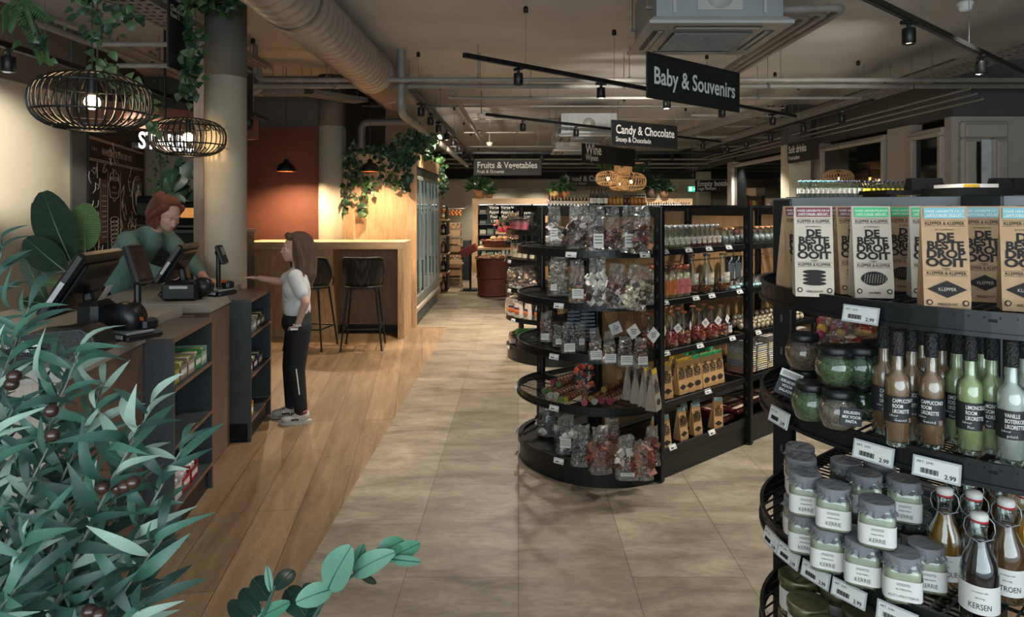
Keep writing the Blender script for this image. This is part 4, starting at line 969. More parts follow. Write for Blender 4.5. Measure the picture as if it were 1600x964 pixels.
# sauce jars with paper caps
cap_m = mat('grey_paper_cap', '77777a', .8, 0, .1, 30, .3, 60); sauce = mat('sauce_green', 'a3a48c', .5, 0, .1, 20)
def sauce_jar(name, t1, t2, fill):
    root = thing(name, 'x', 'jar', (0, 0, 0)); w = .033
    b = B(); b.lathe([(.0, 0), (w*.94, 0), (w, .003), (w, .058), (w*.93, .066), (w*.82, .071), (w*.82, .078), (0, .078)], jar_glass, 32, sq=5.0); gj = part('glass_jar', b, root)
    b = B(); b.lathe([(.0, .003), (w*.93, .003), (w*.95, .056), (w*.85, .064), (0, .064)], fill, 32, sq=5.0); part('sauce_fill', b, root)
    b = B(); r = R(name+t1); vs = []; n = 40
    for i, (rr, z) in enumerate(((w*1.1, .0625), (w*.93, .069), (w*.92, .072), (w*.98, .073), (w*.98, .083), (w*.93, .085), (0.001, .0855))):
        for j in range(n):
            a = 2*PI*j/n; q = rr*(1+(.09*math.sin(j*2.4)+r.uniform(-.05, .05))*(i == 0)+.03*math.sin(j*2.4)*(i == 1)); vs.append((q*math.cos(a), q*math.sin(a), z+(r.uniform(-.0022, .0022) if i == 0 else 0)))
    b.add(vs, [(i*n+j, i*n+(j+1) % n, (i+1)*n+(j+1) % n, (i+1)*n+j) for i in range(6) for j in range(n)], cap_m); part('paper_cap', b, root)
    b = B(); b.lathe([(w*1.012, .008), (w*1.012, .046)], lab_white, 32, sq=5.0, close=False)
    y = -w*1.012-.0012
    b.box((0, y+.0004, .04), (.022, .0004, .0005), ink); b.text('DE SMAAK VAN', .0032, ink, T3(0, y, .0365) @ UP); b.text(t1, .0052, ink, T3(0, y, .0285) @ UP); b.text(t2, .0115 if len(t2) < 8 else .0072, print_ink, T3(0, y, .0145) @ UP, bold=-.01, sx=.8)
    for k in range(5): b.box((-y, 0, .04-k*.003), (.0006, .016, .0008), ink)
    for k in range(9): b.box((-y, -.008+k*.002, .016), (.0006, .0009, .008), ink)
    part('label', b, gj)
    return Proto(root)
SJ = sauce_jar('sauce_jar', 'mayonaise', 'KERRIE', sauce); SJ2 = sauce_jar('sauce_jar', 'de lekkerste', 'PESTO-MAYONAISE', mat('sauce_pale', 'a9aa8b', .5, 0, .1, 20))
SJd = sauce_jar('sauce_jar', 'mosterd', 'DILLE', mat('sauce_dark', '3d3527', .4, 0, .2, 20))
Z3 = .762; JH = .0865
sj = [(SJ2, 1409, 932, 0, .35, 'pesto mayonnaise jar standing foremost on the wire shelf'), (SJ, 1446, 916, 0, .6, 'cream sauce jar to the side of the pesto mayonnaise'),
      (SJ, 1358, 912, 0, .25, 'curry sauce jar in the bottom layer, next to the pesto mayonnaise'), (SJ, 1306, 890, 0, .35, 'curry sauce jar in the bottom layer, third from the foremost'), (SJ, 1268, 866, 0, .5, 'curry sauce jar in the bottom layer near the shelf rim'),
      (SJ, 1250, 838, 0, .8, 'sauce jar at the rim in the bottom layer, label turned away'), (SJ, 1370, 848, 1, .3, 'curry sauce jar with a shaded cap, highest in front'), (SJ, 1302, 822, 1, .35, 'curry sauce jar of the upper layer with wide label in view'),
      (SJ, 1271, 806, 1, .5, 'curry sauce jar of the upper layer beside the rim'), (SJ, 1252, 772, 1, .8, 'sauce jar with a sunlit paper cap by the post'), (SJ, 1352, 800, 1, .3, 'sauce jar of the upper layer in the second row'), (SJ, 1386, 806, 1, .35, 'sauce jar of the upper layer with green filling, second row'),
      (SJd, 1322, 778, 1, .2, 'dark capped jar behind the curry sauces, near the post'), (SJd, 1366, 780, 1, .2, 'dark capped jar behind the curry sauces, middle'), (SJd, 1430, 862, 0, .2, 'capped jar behind the pesto mayonnaise'), (SJd, 1432, 838, 0, .2, 'dark capped jar in the third row'),
      (SJd, 1440, 815, 0, .2, 'dark capped jar in the fourth row'), (SJd, 1462, 842, 0, .2, 'dark capped jar beside the oil bottle'), (SJd, 1330, 840, 0, 0, 'lower dark jar in the second row'), (SJd, 1385, 860, 0, 0, 'lower dark jar behind the high curry jar'),
      (SJ, 1250, 752, 1, .9, 'rear sauce jar by the post with stripes of light on its cap')]
# jars keep their stack: every upper jar stands on a lower one in the same column
cols = []
for pr, px, py, lv, a, lb in sj:
    p = WZ(px, py, Z3+lv*JH)
    q = Vector((p.x, p.y))
    for c_, l_ in cols:
        if l_ == lv:
            dd = q-c_
            if dd.length < .071: q = c_+(dd.normalized() if dd.length > 1e-4 else Vector((0, 1)))*.071
    cols.append((q, lv)); pr.place((q.x, q.y, Z3+lv*JH), -.55+a*.35, lb)
# swing top bottles
def swing(name, col, txt, lab='syrup'):
    root = thing(name, 'x', 'bottle', (0, 0, 0)); liq = mat('syrup_'+col, col, .15, 0, .2, 8, spec=.6)
    b = B(); pf = [(0, 0), (.029, 0), (.031, .004), (.031, .085), (.027, .108), (.016, .135), (.012, .15), (.012, .17), (.0135, .172), (.0135, .18), (0, .18)]
    b.lathe(pf, bottle_glass, 28); gj = part('glass_bottle', b, root)
    b = B(); b.lathe([(0, .004), (.029, .004), (.029, .084), (.0252, .107), (.0145, .133), (.0105, .148), (0, .148)], liq, 24); part('syrup_fill', b, root)
    b = B(); b.lathe([(.0135, .183), (.0145, .185), (.0145, .193), (.011, .197), (0, .198)], lab_white, 20); sc_ = part('swing_cap', b, root)
    b = B(); b.lathe([(.0, .18), (.0145, .18), (.0145, .184), (0, .184)], mat('red_rubber', 'a32630', .5), 18); part('rubber_seal', b, sc_)
    b = B()
    for s in (-1, 1): b.tube([(s*.0145, 0, .189), (s*.022, 0, .18), (s*.024, -.002, .165), (s*.019, -.003, .15), (s*.0125, 0, .147)], .0011, steel, 6)
    b.loop([(.0128*math.cos(a), .0128*math.sin(a), .149) for a in [2*PI*k/16 for k in range(16)]], .0011, steel); b.tube([(-.022, -.003, .152), (0, -.019, .146), (.022, -.003, .152)], .0011, steel, 6); part('wire_bail', b, sc_)
    b = B(); n = 24; vs = []; rr = .0318
    for z in (.018, .07):
        for j in range(n+1):
            a = -PI*.5+PI*j/n; vs.append((rr*math.sin(a), -rr*math.cos(a), z))
    b.add(vs, [(j, j+1, n+2+j, n+1+j) for j in range(n)], lab_white, True)
    b.text('DE SMAAK VAN', .0036, ink, T3(0, 0, .058), wrap=rr+.0006); b.text('siroop', .006, ink, T3(0, 0, .047), wrap=rr+.0006); b.text(txt, .015, print_ink, T3(0, 0, .028), wrap=rr+.0006, sx=.72); part('label', b, gj)
    return Proto(root)
SW = [swing('swing_top_bottle', '8a5a1a', 'OLIJFOLIE'), swing('swing_top_bottle', '1c0a0d', 'KERSEN'), swing('swing_top_bottle', '6a4526', 'CITROEN'), swing('swing_top_bottle', '14100e', 'BRAMEN'), swing('swing_top_bottle', 'a86c14', 'SINAASAPPEL')]
for k, px, py, lb in ((1, 1530, 962, 'dark cherry syrup bottle with red ringed swing cap, foremost'), (0, 1476, 910, 'golden oil bottle with swing cap beside the sauce jars'), (2, 1572, 934, 'brown citrus syrup bottle with wire swing cap'), (3, 1522, 918, 'dark syrup bottle second in the row behind the cherry one'), (3, 1515, 884, 'dark syrup bottle third in the row behind the cherry one'), (3, 1508, 856, 'dark syrup bottle last in the row behind the cherry one'), (3, 1490, 846, 'dark bottle behind the golden oil, cap in shade'), (2, 1566, 886, 'brown syrup bottle behind the citrus one'), (2, 1556, 856, 'rear brown syrup bottle, only cap and neck showing'), (4, 1602, 914, 'amber syrup bottle cut by the picture edge')):
    p = WZ(px, py, Z3); SW[k].place((p.x, p.y, Z3), -.55, lb, None, (1, 1, .95))
# low jars with lids on the shelf beneath
lj = thing('spread_jar', 'x', 'jar', (0, 0, 0)); lid_g = mat('green_checked_lid', '6a6848', .35, .5, .3, 60)
b = B(); b.lathe([(0, 0), (.036, 0), (.039, .004), (.039, .072), (.036, .078), (0, .078)], jar_glass, 24); part('glass_jar', b, lj)
b = B(); b.lathe([(0, .003), (.0365, .003), (.0365, .07), (0, .07)], mat('dark_spread', '3a3a22', .5, 0, .3, 30), 20); part('spread_fill', b, lj)
b = B(); b.lathe([(.041, .07), (.042, .073), (.042, .084), (.04, .086), (.037, .0855), (0, .0855)], lid_g, 28); part('lid', b, lj)
b = B(); b.lathe([(.0395, .015), (.0395, .06)], lab_white, 20, close=False)
b.text('TAPENADE', .008, ink, T3(0, 0, .035), wrap=.0402); part('label', b, lj)
LJ = Proto(lj); Z4 = HB[1]+.002
pts4 = [(1262, 940), (1312, 918), (1292, 975), (1350, 955), (1330, 1010), (1395, 990), (1268, 905), (1372, 925), (1420, 960), (1450, 990), (1330, 885), (1390, 895)]
pl4 = []
for i, (px, py) in enumerate(pts4):
    p = WZ(px, py, Z4+.17); q = Vector((p.x, p.y))
    for c_ in pl4:
        if (q-c_).length < .086: q = c_+(q-c_).normalized()*.086
    pl4.append(q)
    for lv in (0, 1): LJ.place((q.x, q.y, Z4+lv*.0865), -.5, 'spread jar with a green checked lid '+('in the upper layer' if lv else 'in the lower layer')+' under the sauce jars', 'spread jars with checked lids, '+('upper' if lv else 'lower')+' layer')

# ---------------- middle shelving unit: clear bags on the end shelves
def endbags(rows, z):
    for (px, x, w, t_, h, cols, n, size, shape, lr, lb, fill) in rows:
        p = GA.atx(px, x, z); lump_bag('sweet_bag', lb, 'bag', p, (CX-px)/F*-.8+.15*math.sin(px), w, t_, h, cols, n, size, px, lr, None, shape, None, fill)
zz = .004
W_, D_ = 'd6cfc6', '3a2720'
endbags([(866, -.2, .10, .06, .235, ['cfc8c0', '8a7468'], 26, .03, 'box', (.045, .07, .0, .07), 'clear bag of chocolate covered biscuits with white labels, first on the top end shelf', .45),
         (905, -.25, .15, .08, .24, ['4a2f2a', 'cdb9b2', '3a2420'], 46, .034, 'box', None, 'bulging clear bag of layered pink and dark slices on the top end shelf', .6),
         (932, -.36, .115, .06, .235, ['3a2220', '5a3a34'], 40, .022, 'box', (.055, .075, .0, .055), 'tall clear bag with large white label in the middle of the top end shelf', .45),
         (957, -.22, .1, .06, .23, ['4c231e', '7c3a2c'], 34, .022, 'box', None, 'clear bag of red brown sweets behind the white labelled one', .45),
         (982, -.3, .09, .05, .235, ['3a2a24', '5d4030'], 34, .02, 'box', (.045, .07, -.01, .06), 'clear bag of dark chocolate with narrow label, top end shelf', .6),
         (1003, -.32, .11, .06, .235, ['5b2f25', '8c5a3a', '3c2019'], 44, .028, 'box', None, 'clear bag of chocolate bars at the end of the top end shelf', .5)], 1.26+zz)
endbags([(873, -.25, .14, .09, .225, ['9c937c', 'a89f88', '8c836e'], 90, .024, 'ell', (.035, .035, -.03, .05), 'large clear bag of grey green peanuts, second end shelf', .8),
         (902, -.38, .10, .06, .225, ['c2402c', '2f8a46', 'd0a52a', '3462a8', 'a85a24'], 60, .014, 'ell', (.06, .05, 0, .05), 'clear bag of many coloured chocolate beans, white label', .35),
         (934, -.36, .12, .07, .25, [D_, W_, 'e0dcd2'], 40, .034, 'box', None, 'tall clear bag of black and white striped sweets, second end shelf', .55),
         (965, -.36, .11, .07, .22, [D_, '5c3029', W_], 40, .03, 'box', None, 'clear bag of dark and white fudge pieces, second end shelf', .5),
         (993, -.33, .10, .06, .22, ['d8cfae', 'cfc5a0', '3a2a20'], 34, .028, 'box', None, 'clear bag of cream and brown fudge cubes, second end shelf', .55),
         (1010, -.15, .08, .05, .19, ['8a7a60', '5a4530'], 30, .02, 'ell', None, 'small clear bag of nuts by the corner post, second end shelf', .6)], .98+zz)
endbags([(854, -.25, .085, .05, .18, ['5a2a2a', '8c2f34', '3a1f1c'], 50, .014, 'ell', (.045, .038, -.01, .03), 'clear bag of dark red sweets, first on the third end shelf', .7),
         (873, -.30, .07, .045, .12, ['6a6660', '3a3835'], 34, .014, 'ell', (.035, .03, 0, .03), 'small clear bag of grey sweets, third end shelf', .7),
         (888, -.38, .085, .05, .165, ['3c3836', '5c5652', '2a2624'], 46, .016, 'ell', (.06, .045, 0, .032), 'clear bag of liquorice with white label low down, third end shelf', .6),
         (907, -.28, .07, .05, .15, ['4a4644', '7a6a60'], 36, .015, 'ell', (.03, .035, 0, .05), 'clear bag beside the liquorice, partly behind it', .6),
         (930, -.40, .075, .045, .165, ['8c7a66', '5a3a2a', 'd2cabb'], 40, .014, 'ell', (.06, .045, 0, .03), 'upright clear bag of mixed cocoa drops with white label', .5),
         (952, -.40, .075, .045, .165, ['9a8a5a', '6a3a24', 'd2cabb'], 40, .014, 'ell', (.058, .042, 0, .03), 'upright clear bag of mixed drops, twin of the cocoa drops', .5),
         (977, -.38, .085, .045, .145, ['3a2420', '5a332a'], 50, .014, 'ell', (.06, .045, 0, .032), 'clear bag of dark chocolate nuts with a large label', .65),
         (1001, -.34, .085, .045, .145, ['3a2420', '8c5a40', '4a2a22'], 50, .014, 'ell', (.05, .04, 0, .035), 'clear bag of chocolate nuts by the red candy bottles', .65)], .70+zz)
endbags([(858, -.2, .14, .09, .24, [D_, W_, '20201f'], 30, .04, 'box', None, 'big clear bag of black and white striped candy, bottom end shelf', .45),
         (884, -.34, .12, .08, .22, ['1f1e1d', 'd8d5d0', '2c2a28'], 30, .035, 'box', (.06, .05, 0, .06), 'big clear bag of liquorice with a white label, bottom end shelf', .5),
         (909, -.4, .12, .07, .21, ['1c1a1a', '4a4644', '2f2c2a'], 40, .025, 'ell', None, 'crumpled clear bag of black liquorice, bottom end shelf', .5),
         (938, -.4, .12, .08, .235, ['6b3a28', '8a4c35', '4c281c'], 34, .04, 'box', None, 'tall clear bag of brown chocolate wafers, bottom end shelf', .5),
         (956, -.25, .1, .07, .24, ['5b2f22', '7c432e'], 30, .035, 'box', None, 'clear bag of dark red sticks behind the wafers, bottom end shelf', .5),
         (979, -.36, .115, .07, .215, ['6f3a2a', 'cfc6bc', '3d241b'], 30, .034, 'box', (.07, .016, 0, .03), 'clear bag of chocolate chunks with a narrow label, bottom end shelf', .5),
         (1004, -.3, .11, .07, .19, ['7c4632', '5b3122', '8f5a42'], 36, .03, 'box', None, 'leaning clear bag of salami like sticks, bottom end shelf', .7),
         (1018, -.12, .09, .06, .2, ['6b3a28', '4c281c'], 26, .03, 'box', None, 'clear bag of brown wafers beside the corner post, bottom end shelf', .6)], .137)
# clear tubes of candy lying on the fourth end shelf
tb = []
for i, (cols, capc) in enumerate(((['6a4a2c', 'a0492f', '4a2c1c'], '52683f'), (['8c4a34', 'b98a5a', '5a3324'], '9c978a'), (['a63f34', '6b3424', 'c79a4a'], '8f7b2e'), (['94503a', 'c98a6a', '5c3a28'], '8a3648'))):
    q = thing('candy_tube', 'x', 'tube', (0, 0, 0)); b = B(); b.cyl((0, 0, .016), (0, .24, .016), .016, clear('tube_plastic', 'f4f4f2', .06, .6, .05), n=16); part('clear_tube', b, q)
    b = B(); rr = R(i)
    for k in range(22): b.ell((rr.uniform(-.003, .003), .006+k*.0108, .016), (.0135, .006, .0135), mat('sweet_'+cols[k % 3], cols[k % 3], .5, 0, .15, 60), 10, 6)
    part('sweets', b, q, kind='stuff')
    b = B(); b.cyl((0, -.006, .016), (0, .006, .016), .0172, mat('tube_cap_'+capc, capc, .45), n=18); part('tube_cap', b, q); tb.append(Proto(q))
for i, (px, py, a, k, z) in enumerate(((850, 615, -.75, 0, 0), (859, 616, -.7, 0, .0), (860, 622, -.62, 1, .0), (869, 622, -.6, 1, 0), (876, 629, -.6, 0, 0), (884, 629, -.55, 2, 0), (864, 610, -.7, 3, .032), (873, 613, -.65, 0, .032), (913, 634, -.1, 3, 0), (924, 628, -.5, 2, 0), (929, 632, -.6, 1, 0), (940, 631, -.62, 3, 0), (953, 632, -.65, 3, 0), (944, 622, -.6, 2, .032))):
    p = WZ(px, py, .424+z*0); tb[k].place((p.x, p.y, .424+z), a, 'clear tube packed with sweets lying on the fourth end shelf, %s cap' % ('green', 'pale', 'yellow', 'pink')[k], 'candy tubes with %s caps' % ('green', 'pale', 'yellow', 'pink')[k])
lump_bag('candy_bag', 'black and orange candy bag leaning behind the tubes on the fourth end shelf', 'bag', GA.atx(912, -.12, .424), -.3, .13, .06, .16, ['c9552a', '1a1a18', '8c2f22', '22201e'], 60, .026, 8, None, None, 'box', None, .85)
# wine gift carriers and hanging tags behind the bags of the third end shelf
for i, px in enumerate((895, 915)):
    p = GA.atx(px, -.06, .704); t = thing('wine_carrier', ('blue grey slatted wine carrier behind the liquorice bags', 'second blue grey slatted wine carrier next to the black spine')[i], 'carrier', p, .2)
    b = B(); b.prism([(-.05, -.04), (.05, -.04), (.05, .04), (-.05, .04)], 0, .02, grey_metal)
    for k in range(9): b.box((0, -.042, .03+k*.022), (.1-.003*k, .004, .013), mat('blue_grey_slat', '6b7480', .5, 0, .1, 20))
    part('carrier_body', b, t); b = B(); b.cyl((0, 0, .01), (0, 0, .22), .036, black_plastic, .034); part('bottle', b, t)

# ---------------- side bays of the middle shelving unit
def simple_bottle(name, prof, fill_prof, fill_cols, cap, label_m, glass_m=None, lab=None, stuff=False, seed=1, capm=None):
    root = thing(name, 'x', 'bottle', (0, 0, 0))
    b = B(); b.lathe(prof, glass_m or bottle_glass, 16); gj = part('glass_bottle', b, root)
    b = B()
    if stuff:
        rr = R(seed); R0, z0, z1, n, s = fill_prof
        for k in range(n):
            a = rr.uniform(0, 2*PI); q = R0*math.sqrt(rr.uniform(.1, 1))*.85; c = fill_cols[k % len(fill_cols)]
            b.ell((q*math.cos(a), q*math.sin(a), rr.uniform(z0, z1)), (s, s, s*.8), mat('sweet_'+c, c, .5, 0, .15, 60), 7, 4)
        part('sweets', b, root, kind='stuff')
    else:
        b.lathe(fill_prof, mat('drink_'+fill_cols[0], fill_cols[0], .3, 0, .15, 20), 14); part('fill', b, root)
    b = B(); b.lathe(cap, capm or lab_white, 14); part('cap', b, root)
    if lab:
        r_, z0, z1, a0 = lab; b = B(); n = 8; vs = []
        for z in (z0, z1):
            for j in range(n+1):
                a = -a0+2*a0*j/n; vs.append((r_*math.sin(a), -r_*math.cos(a), z))
        b.add(vs, [(j, j+1, n+2+j, n+1+j) for j in range(n)], label_m, True)
        b.box((0, -r_-.0006, (z0+z1)/2+.006), (r_*.9, .0004, .002), ink); b.box((0, -r_-.0006, (z0+z1)/2-.002), (r_*.6, .0004, .0015), ink); part('label', b, gj)
    return Proto(root)
sm = [simple_bottle('infusion_bottle', [(0, 0), (.023, 0), (.025, .003), (.025, .075), (.015, .095), (.011, .105), (.011, .115), (0, .115)], [(0, .004), (.023, .004), (.023, .06), (0, .062)], [c], [(.0135, .108), (.0135, .128), (0, .129)], lab_cream, lab=(.0256, .02, .06, .8), capm=mat('silver_cap', 'b9bbb8', .3, .6)) for c in ('9a9a5a', 'a8a06a', '7a2a2e', 'a8655a')]
for row, y in ((0, -.43), (1, -.355)):
    for k in range(13):
        x = .05+k*.052+row*.02; which = 0 if k < 3 else 1 if k < 6 else 2 if k < 9 else 3
        if x > .66: continue
        sm[which].place(GA.w(x, y, 1.262), THG, 'small silver capped bottle with a cream label, %s infusion' % ('pale green', 'yellow', 'dark red', 'pink')[which]+(' in the back row' if row else ' in the front row'), 'small infusion bottles %d %s' % (which, 'back' if row else 'front'))
cork = mat('cork', 'a8794d', .8, 0, .2, 60)
cj = simple_bottle('corked_jar', [(0, 0), (.026, 0), (.028, .003), (.028, .07), (.02, .085), (.02, .095), (0, .095)], [(0, .003), (.024, .003), (.024, .05), (0, .05)], ['8b8d8a'], [(.019, .088), (.021, .105), (0, .106)], lab_cream, lab=None, capm=cork)
for row, y in ((0, -.42), (1, -.35)):
    for k in range(15):
        x = .72+k*.072+row*.03
        if abs(x-.9) < .04 or x > 1.75: continue
        cj.place(GA.w(x, y, 1.262), THG, 'small corked glass jar on the top side shelf', 'corked glass jars on the top side shelf')
# second shelf: purple jar, orange labelled jars, carafes
def label_jar(name, body, lidc, labc, h=.12, r0=.03, fill='d8c7a4'):
    return simple_bottle(name, [(0, 0), (r0*.93, 0), (r0, .004), (r0, h*.8), (r0*.72, h*.9), (r0*.72, h), (0, h)], [(0, .004), (r0*.93, .004), (r0*.93, h*.78), (0, h*.8)], [fill], [(r0*.8, h*.92), (r0*.8, h*1.06), (0, h*1.06)], mat('label_'+labc, labc, .5), lab=(r0*1.02, h*.12, h*.6, 1.3), capm=mat('cap_'+lidc, lidc, .4, .2))
jj = [label_jar('dip_jar', '', '2a2622', '4b2f55', .1), label_jar('muesli_jar', '', '5a3c2a', 'c0703a', .17, .033, 'c0a070'), label_jar('muesli_jar', '', 'a85a3a', 'c96f66', .17, .033, 'c9b38a')]
jj[0].place(GA.w(.04, -.43, .982), THG, 'purple labelled jar at the start of the second side shelf')
jj[0].place(GA.w(.045, -.35, .982), THG, 'second purple labelled jar behind the first')
for k in range(6): jj[1 if k < 2 else 2].place(GA.w(.10+k*.068 if k < 4 else .12+(k-4)*.07, -.425 if k < 4 else -.345, .982), THG, 'tall jar with %s label and filled top' % ('orange' if k < 2 else 'salmon')+(' in front' if k < 4 else ' in the back row'), 'tall filled jars %d %d' % (k < 2, k < 4))
crf = simple_bottle('carafe', [(0, 0), (.04, 0), (.043, .004), (.045, .05), (.038, .12), (.018, .17), (.015, .2), (.02, .215), (.02, .22)], (.04, .01, .045, 40, .01), ['b0552a', 'c9752f', '5a3320', '8c3a24'], [(.0205, .218), (.021, .226), (0, .228)], lab_cream, lab=(.043, .05, .115, .9), stuff=True, capm=steel)
for k, x in enumerate((.46, .53, .62, .70)): crf.place(GA.w(x, -.42 if k % 2 else -.36, .982), THG, ('glass carafe in the back with dried orange slices', 'glass carafe of orange tea with a cream label in front', 'glass carafe behind the second one', 'glass carafe of orange tea beside the globes')[k])
# third shelf: big flasks with red candy
fl = [simple_bottle('candy_flask', [(0, 0), (.038, 0), (.042, .005), (.045, .06), (.04, .1), (.02, .15), (.015, .165), (.018, .18), (0, .18)], (.041, .01, .075, 70, .009), cs, [(.018, .178), (.019, .19), (0, .19)], lab_white, stuff=True, seed=i, capm=mat('cap_a0603a', 'a0603a', .4)) for i, cs in enumerate((['c8412f', 'e0654a', '8c1f24'], ['d0503a', 'c77a6a', 'a52a30'], ['b8384a', 'd88a5a', '7a2a20']))]
dt = thing('hang_tag', 'x', 'tag', (0, 0, 0)); b = B(); b.box((0, 0, 0), (.042, .0015, .042), paper_white, M=Matrix.Rotation(PI/4+.1, 4, 'Y'))
for k in range(3): b.box((0, -.0012, .008-k*.007), (.026-k*.004, .0005, .002), ink)
part('tag_card', b, dt); b = B(); b.cyl((0, 0, .028), (.0, .02, .07), .0008, ink, n=5); part('tag_string', b, dt); DT = Proto(dt)
for row, y in ((0, -.42), (1, -.325)):
    for k, x in enumerate((.06, .18, .30, .45, .58, .68) if row == 0 else (.1, .24, .38, .52, .64)):
        fl[(k+row) % 3].place(GA.w(x, y, .702), THG, 'clear flask with red candy pieces in the %s row' % ('front', 'back')[row], 'candy flasks, %s row' % ('front', 'back')[row])
        if row == 0: DT.place(GA.w(x, y-.046, .812), THG+R(k).uniform(-.5, .5), 'diamond shaped white tag hanging on a candy flask', 'white tags on the candy flasks', None, 0, R(k+9).uniform(-.3, .3))
for k, px in enumerate((962, 990, 1021)):
    DT.place(GA.atx(px, -.12, .82), .1+.2*k, 'large white square tag hanging behind the chocolate nut bags', 'square tags behind the end shelf bags', 1.5, 0, .3-.2*k)
rb = label_jar('striped_mug', '', '20201f', 'd8d8d4', .09, .03, '2a2a2a')
rb.place(GA.w(.78, -.4, .702), THG, 'black and white striped mug next to the flasks'); rb.place(GA.w(.84, -.34, .702), THG, 'second black and white striped mug behind')
# fourth and fifth shelves: kraft bags
KS = {c: kraft_bag('kraft_bag', c, 'leaf' if c == 'green' else 'diamond', mat('kraft_paper_warm', 'b08a5a', .65, 0, .1, 30, .3, 12), False) for c in ('yellow', 'green', 'blue')}
xs = [(.05, 'yellow'), (.125, 'yellow'), (.26, 'yellow'), (.335, 'yellow'), (.41, 'green'), (.50, 'green'), (.57, 'green'), (.64, 'green')]
for row, y in ((0, -.42), (1, -.34)):
    for k, (x, c) in enumerate(xs):
        KS[c].place(GA.w(x+.03*row, y, .422), THG+R(k).uniform(-.12, .12)-.1, 'upright kraft bag with a %s top band, %s row of the fourth side shelf' % (c, ('front', 'back')[row]), 'kraft bags %s %d' % (c, row), (1, 1, 1.08))
KE = kraft_bag('kraft_bag', 'yellow', 'leaf', mat('greyish_kraft_side', '8f8577', .55, 0, .1, 30, .3, 12), False)
for k, (x, y, a) in enumerate(((.05, -.40, .3), (.10, -.43, -.1), (.30, -.40, 0), (.38, -.36, .1), (.44, -.40, -.1), (.50, -.36, .1), (.62, -.42, -.2))):
    KS['blue'].place(GA.w(x, y, .145), THG+a, 'kraft bag with a blue top band on the bottom side shelf', 'blue banded kraft bags on the bottom shelf', None, 0, .12 if k == 6 else 0)
for k, px in enumerate((984, 997, 1009, 1021)):
    KE.place(GA.atx(px, -.05-.02*k, .424), THG+.3, 'upright kraft bag seen from its edge on the end shelf beside the tubes', 'edge on kraft bags beside the tubes', (1.0, 1.2, 1.15))
# flat boxes, towels, globes, figurines in the far bay
flat = thing('biscuit_tray', 'x', 'tray', (0, 0, 0)); b = B(); b.box((0, 0, .012), (.2, .14, .024), mat('dark_red_print', '4a1f1c', .4, 0, .4, 25), bev=.004); part('tray_body', b, flat)
b = B(); b.box((0, 0, .0246), (.15, .09, .001), mat('cream_print', 'b9a68c', .5, 0, .2, 40)); b.text('KOEK', .04, mat('red_print', '8a2a24', .5), T3(0, -.015, .0256), bold=.02); part('top_label', b, flat); FT = Proto(flat)
for k in range(14):
    x = .78+(k % 5)*.2; lv = k//5
    FT.place(GA.w(x if x < .86 or x > .94 else .95, -.33+.03*(k % 3), .145+lv*.026), THG+R(k).uniform(-.2, .2)+PI/2*0, 'flat dark red biscuit box lying on the bottom side shelf', 'flat biscuit boxes')
tw = [mat('striped_towel_a', 'b3aa9c', .9, 0, .25, 40, .4), mat('striped_towel_b', '8f948f', .9, 0, .3, 50, .4), mat('striped_towel_c', 'b3a680', .9, 0, .2, 40, .4), mat('striped_towel_d', 'b07a64', .9, 0, .2, 40, .4)]
for k in range(6):
    for lv in range(5 if k != 1 else 4):
        x = 1.0+k*.14; y = -.37; m = tw[(k+lv) % 3 if not (k == 0 and lv == 0) else 3]
        t = tag(thing('folded_towel', 'x', 'towel', GA.w(x, y, .422+lv*.042), THG+R(k*7+lv).uniform(-.06, .06)), 'folded striped tea towel in the stacks on the fourth side shelf', 'towel', 'folded tea towels in stacks')
        b = B()
        for f in range(3): b.tube([(-.055, -.07, .009+f*.0135), (-.055, .07, .009+f*.0135)], .008, m, 8); b.box((0, 0, .009+f*.0135), (.115, .145, .0135), (m, tw[(k+f) % 3])[f % 2], bev=.005)
        part('folded_cloth', b, t)
gl = thing('snow_globe', 'x', 'snow globe', (0, 0, 0)); b = B(); b.lathe([(0, 0), (.026, 0), (.026, .012), (.02, .018), (0, .018)], mat('globe_foot', '8fb0b5', .4, 0, .3, 60), 16); part('foot', b, gl)
b = B(); b.ell((0, 0, .036), (.024, .024, .024), jar_glass, 14, 10); part('glass_ball', b, gl)
b = B(); b.box((0, 0, .028), (.012, .01, .02), mat('red_white_scene', 'b9a09a', .5, 0, .4, 60)); b.cyl((0, 0, .038), (0, 0, .048), .007, mat('red_roof', '8a2a24', .5), .0, 8); part('scene_figure', b, gl); GLB = Proto(gl)
for row in range(2):
    for k in range(17):
        x = .78+k*.056
        if abs(x-.9) < .035: continue
        GLB.place(GA.w(x+.02*row, -.43+row*.065, .982), THG, 'tiny snow globe on a pale blue foot, second side shelf', 'snow globes on the second side shelf')
fg = thing('figurine', 'x', 'figurine', (0, 0, 0)); cf = mat('cream_ceramic', 'b9a98c', .5, 0, .25, 40); b = B(); b.ell((0, 0, .022), (.018, .014, .022), cf, 10, 8); part('body', b, fg)
b = B(); b.ell((-.004, -.003, .052), (.012, .011, .013), cf, 10, 8); b.ell((-.014, -.004, .049), (.006, .005, .005), cf, 8, 6); part('head', b, fg)
b = B(); b.ell((0, 0, .064), (.013, .011, .004), mat('figurine_hat', '6d5b45', .6), 10, 4); part('hat', b, fg); FG = Proto(fg)
for row in range(3):
    for k in range(13):
        x = .96+k*.058+row*.01
        FG.place(GA.w(x, -.44+row*.06, .702), THG+R(k*3+row).uniform(-1, 1), 'small cream ceramic figurine wearing a hat, third side shelf', 'ceramic figurines', 1+.35*(row == 2))
sb = label_jar('striped_vase', '', '1d1d1e', 'b5b5b2', .22, .035, '1f2022')
for x in (1.13, 1.22): sb.place(GA.w(x, -.2, .982), THG, 'tall black vase with a white band on the second side shelf', 'black banded vases')
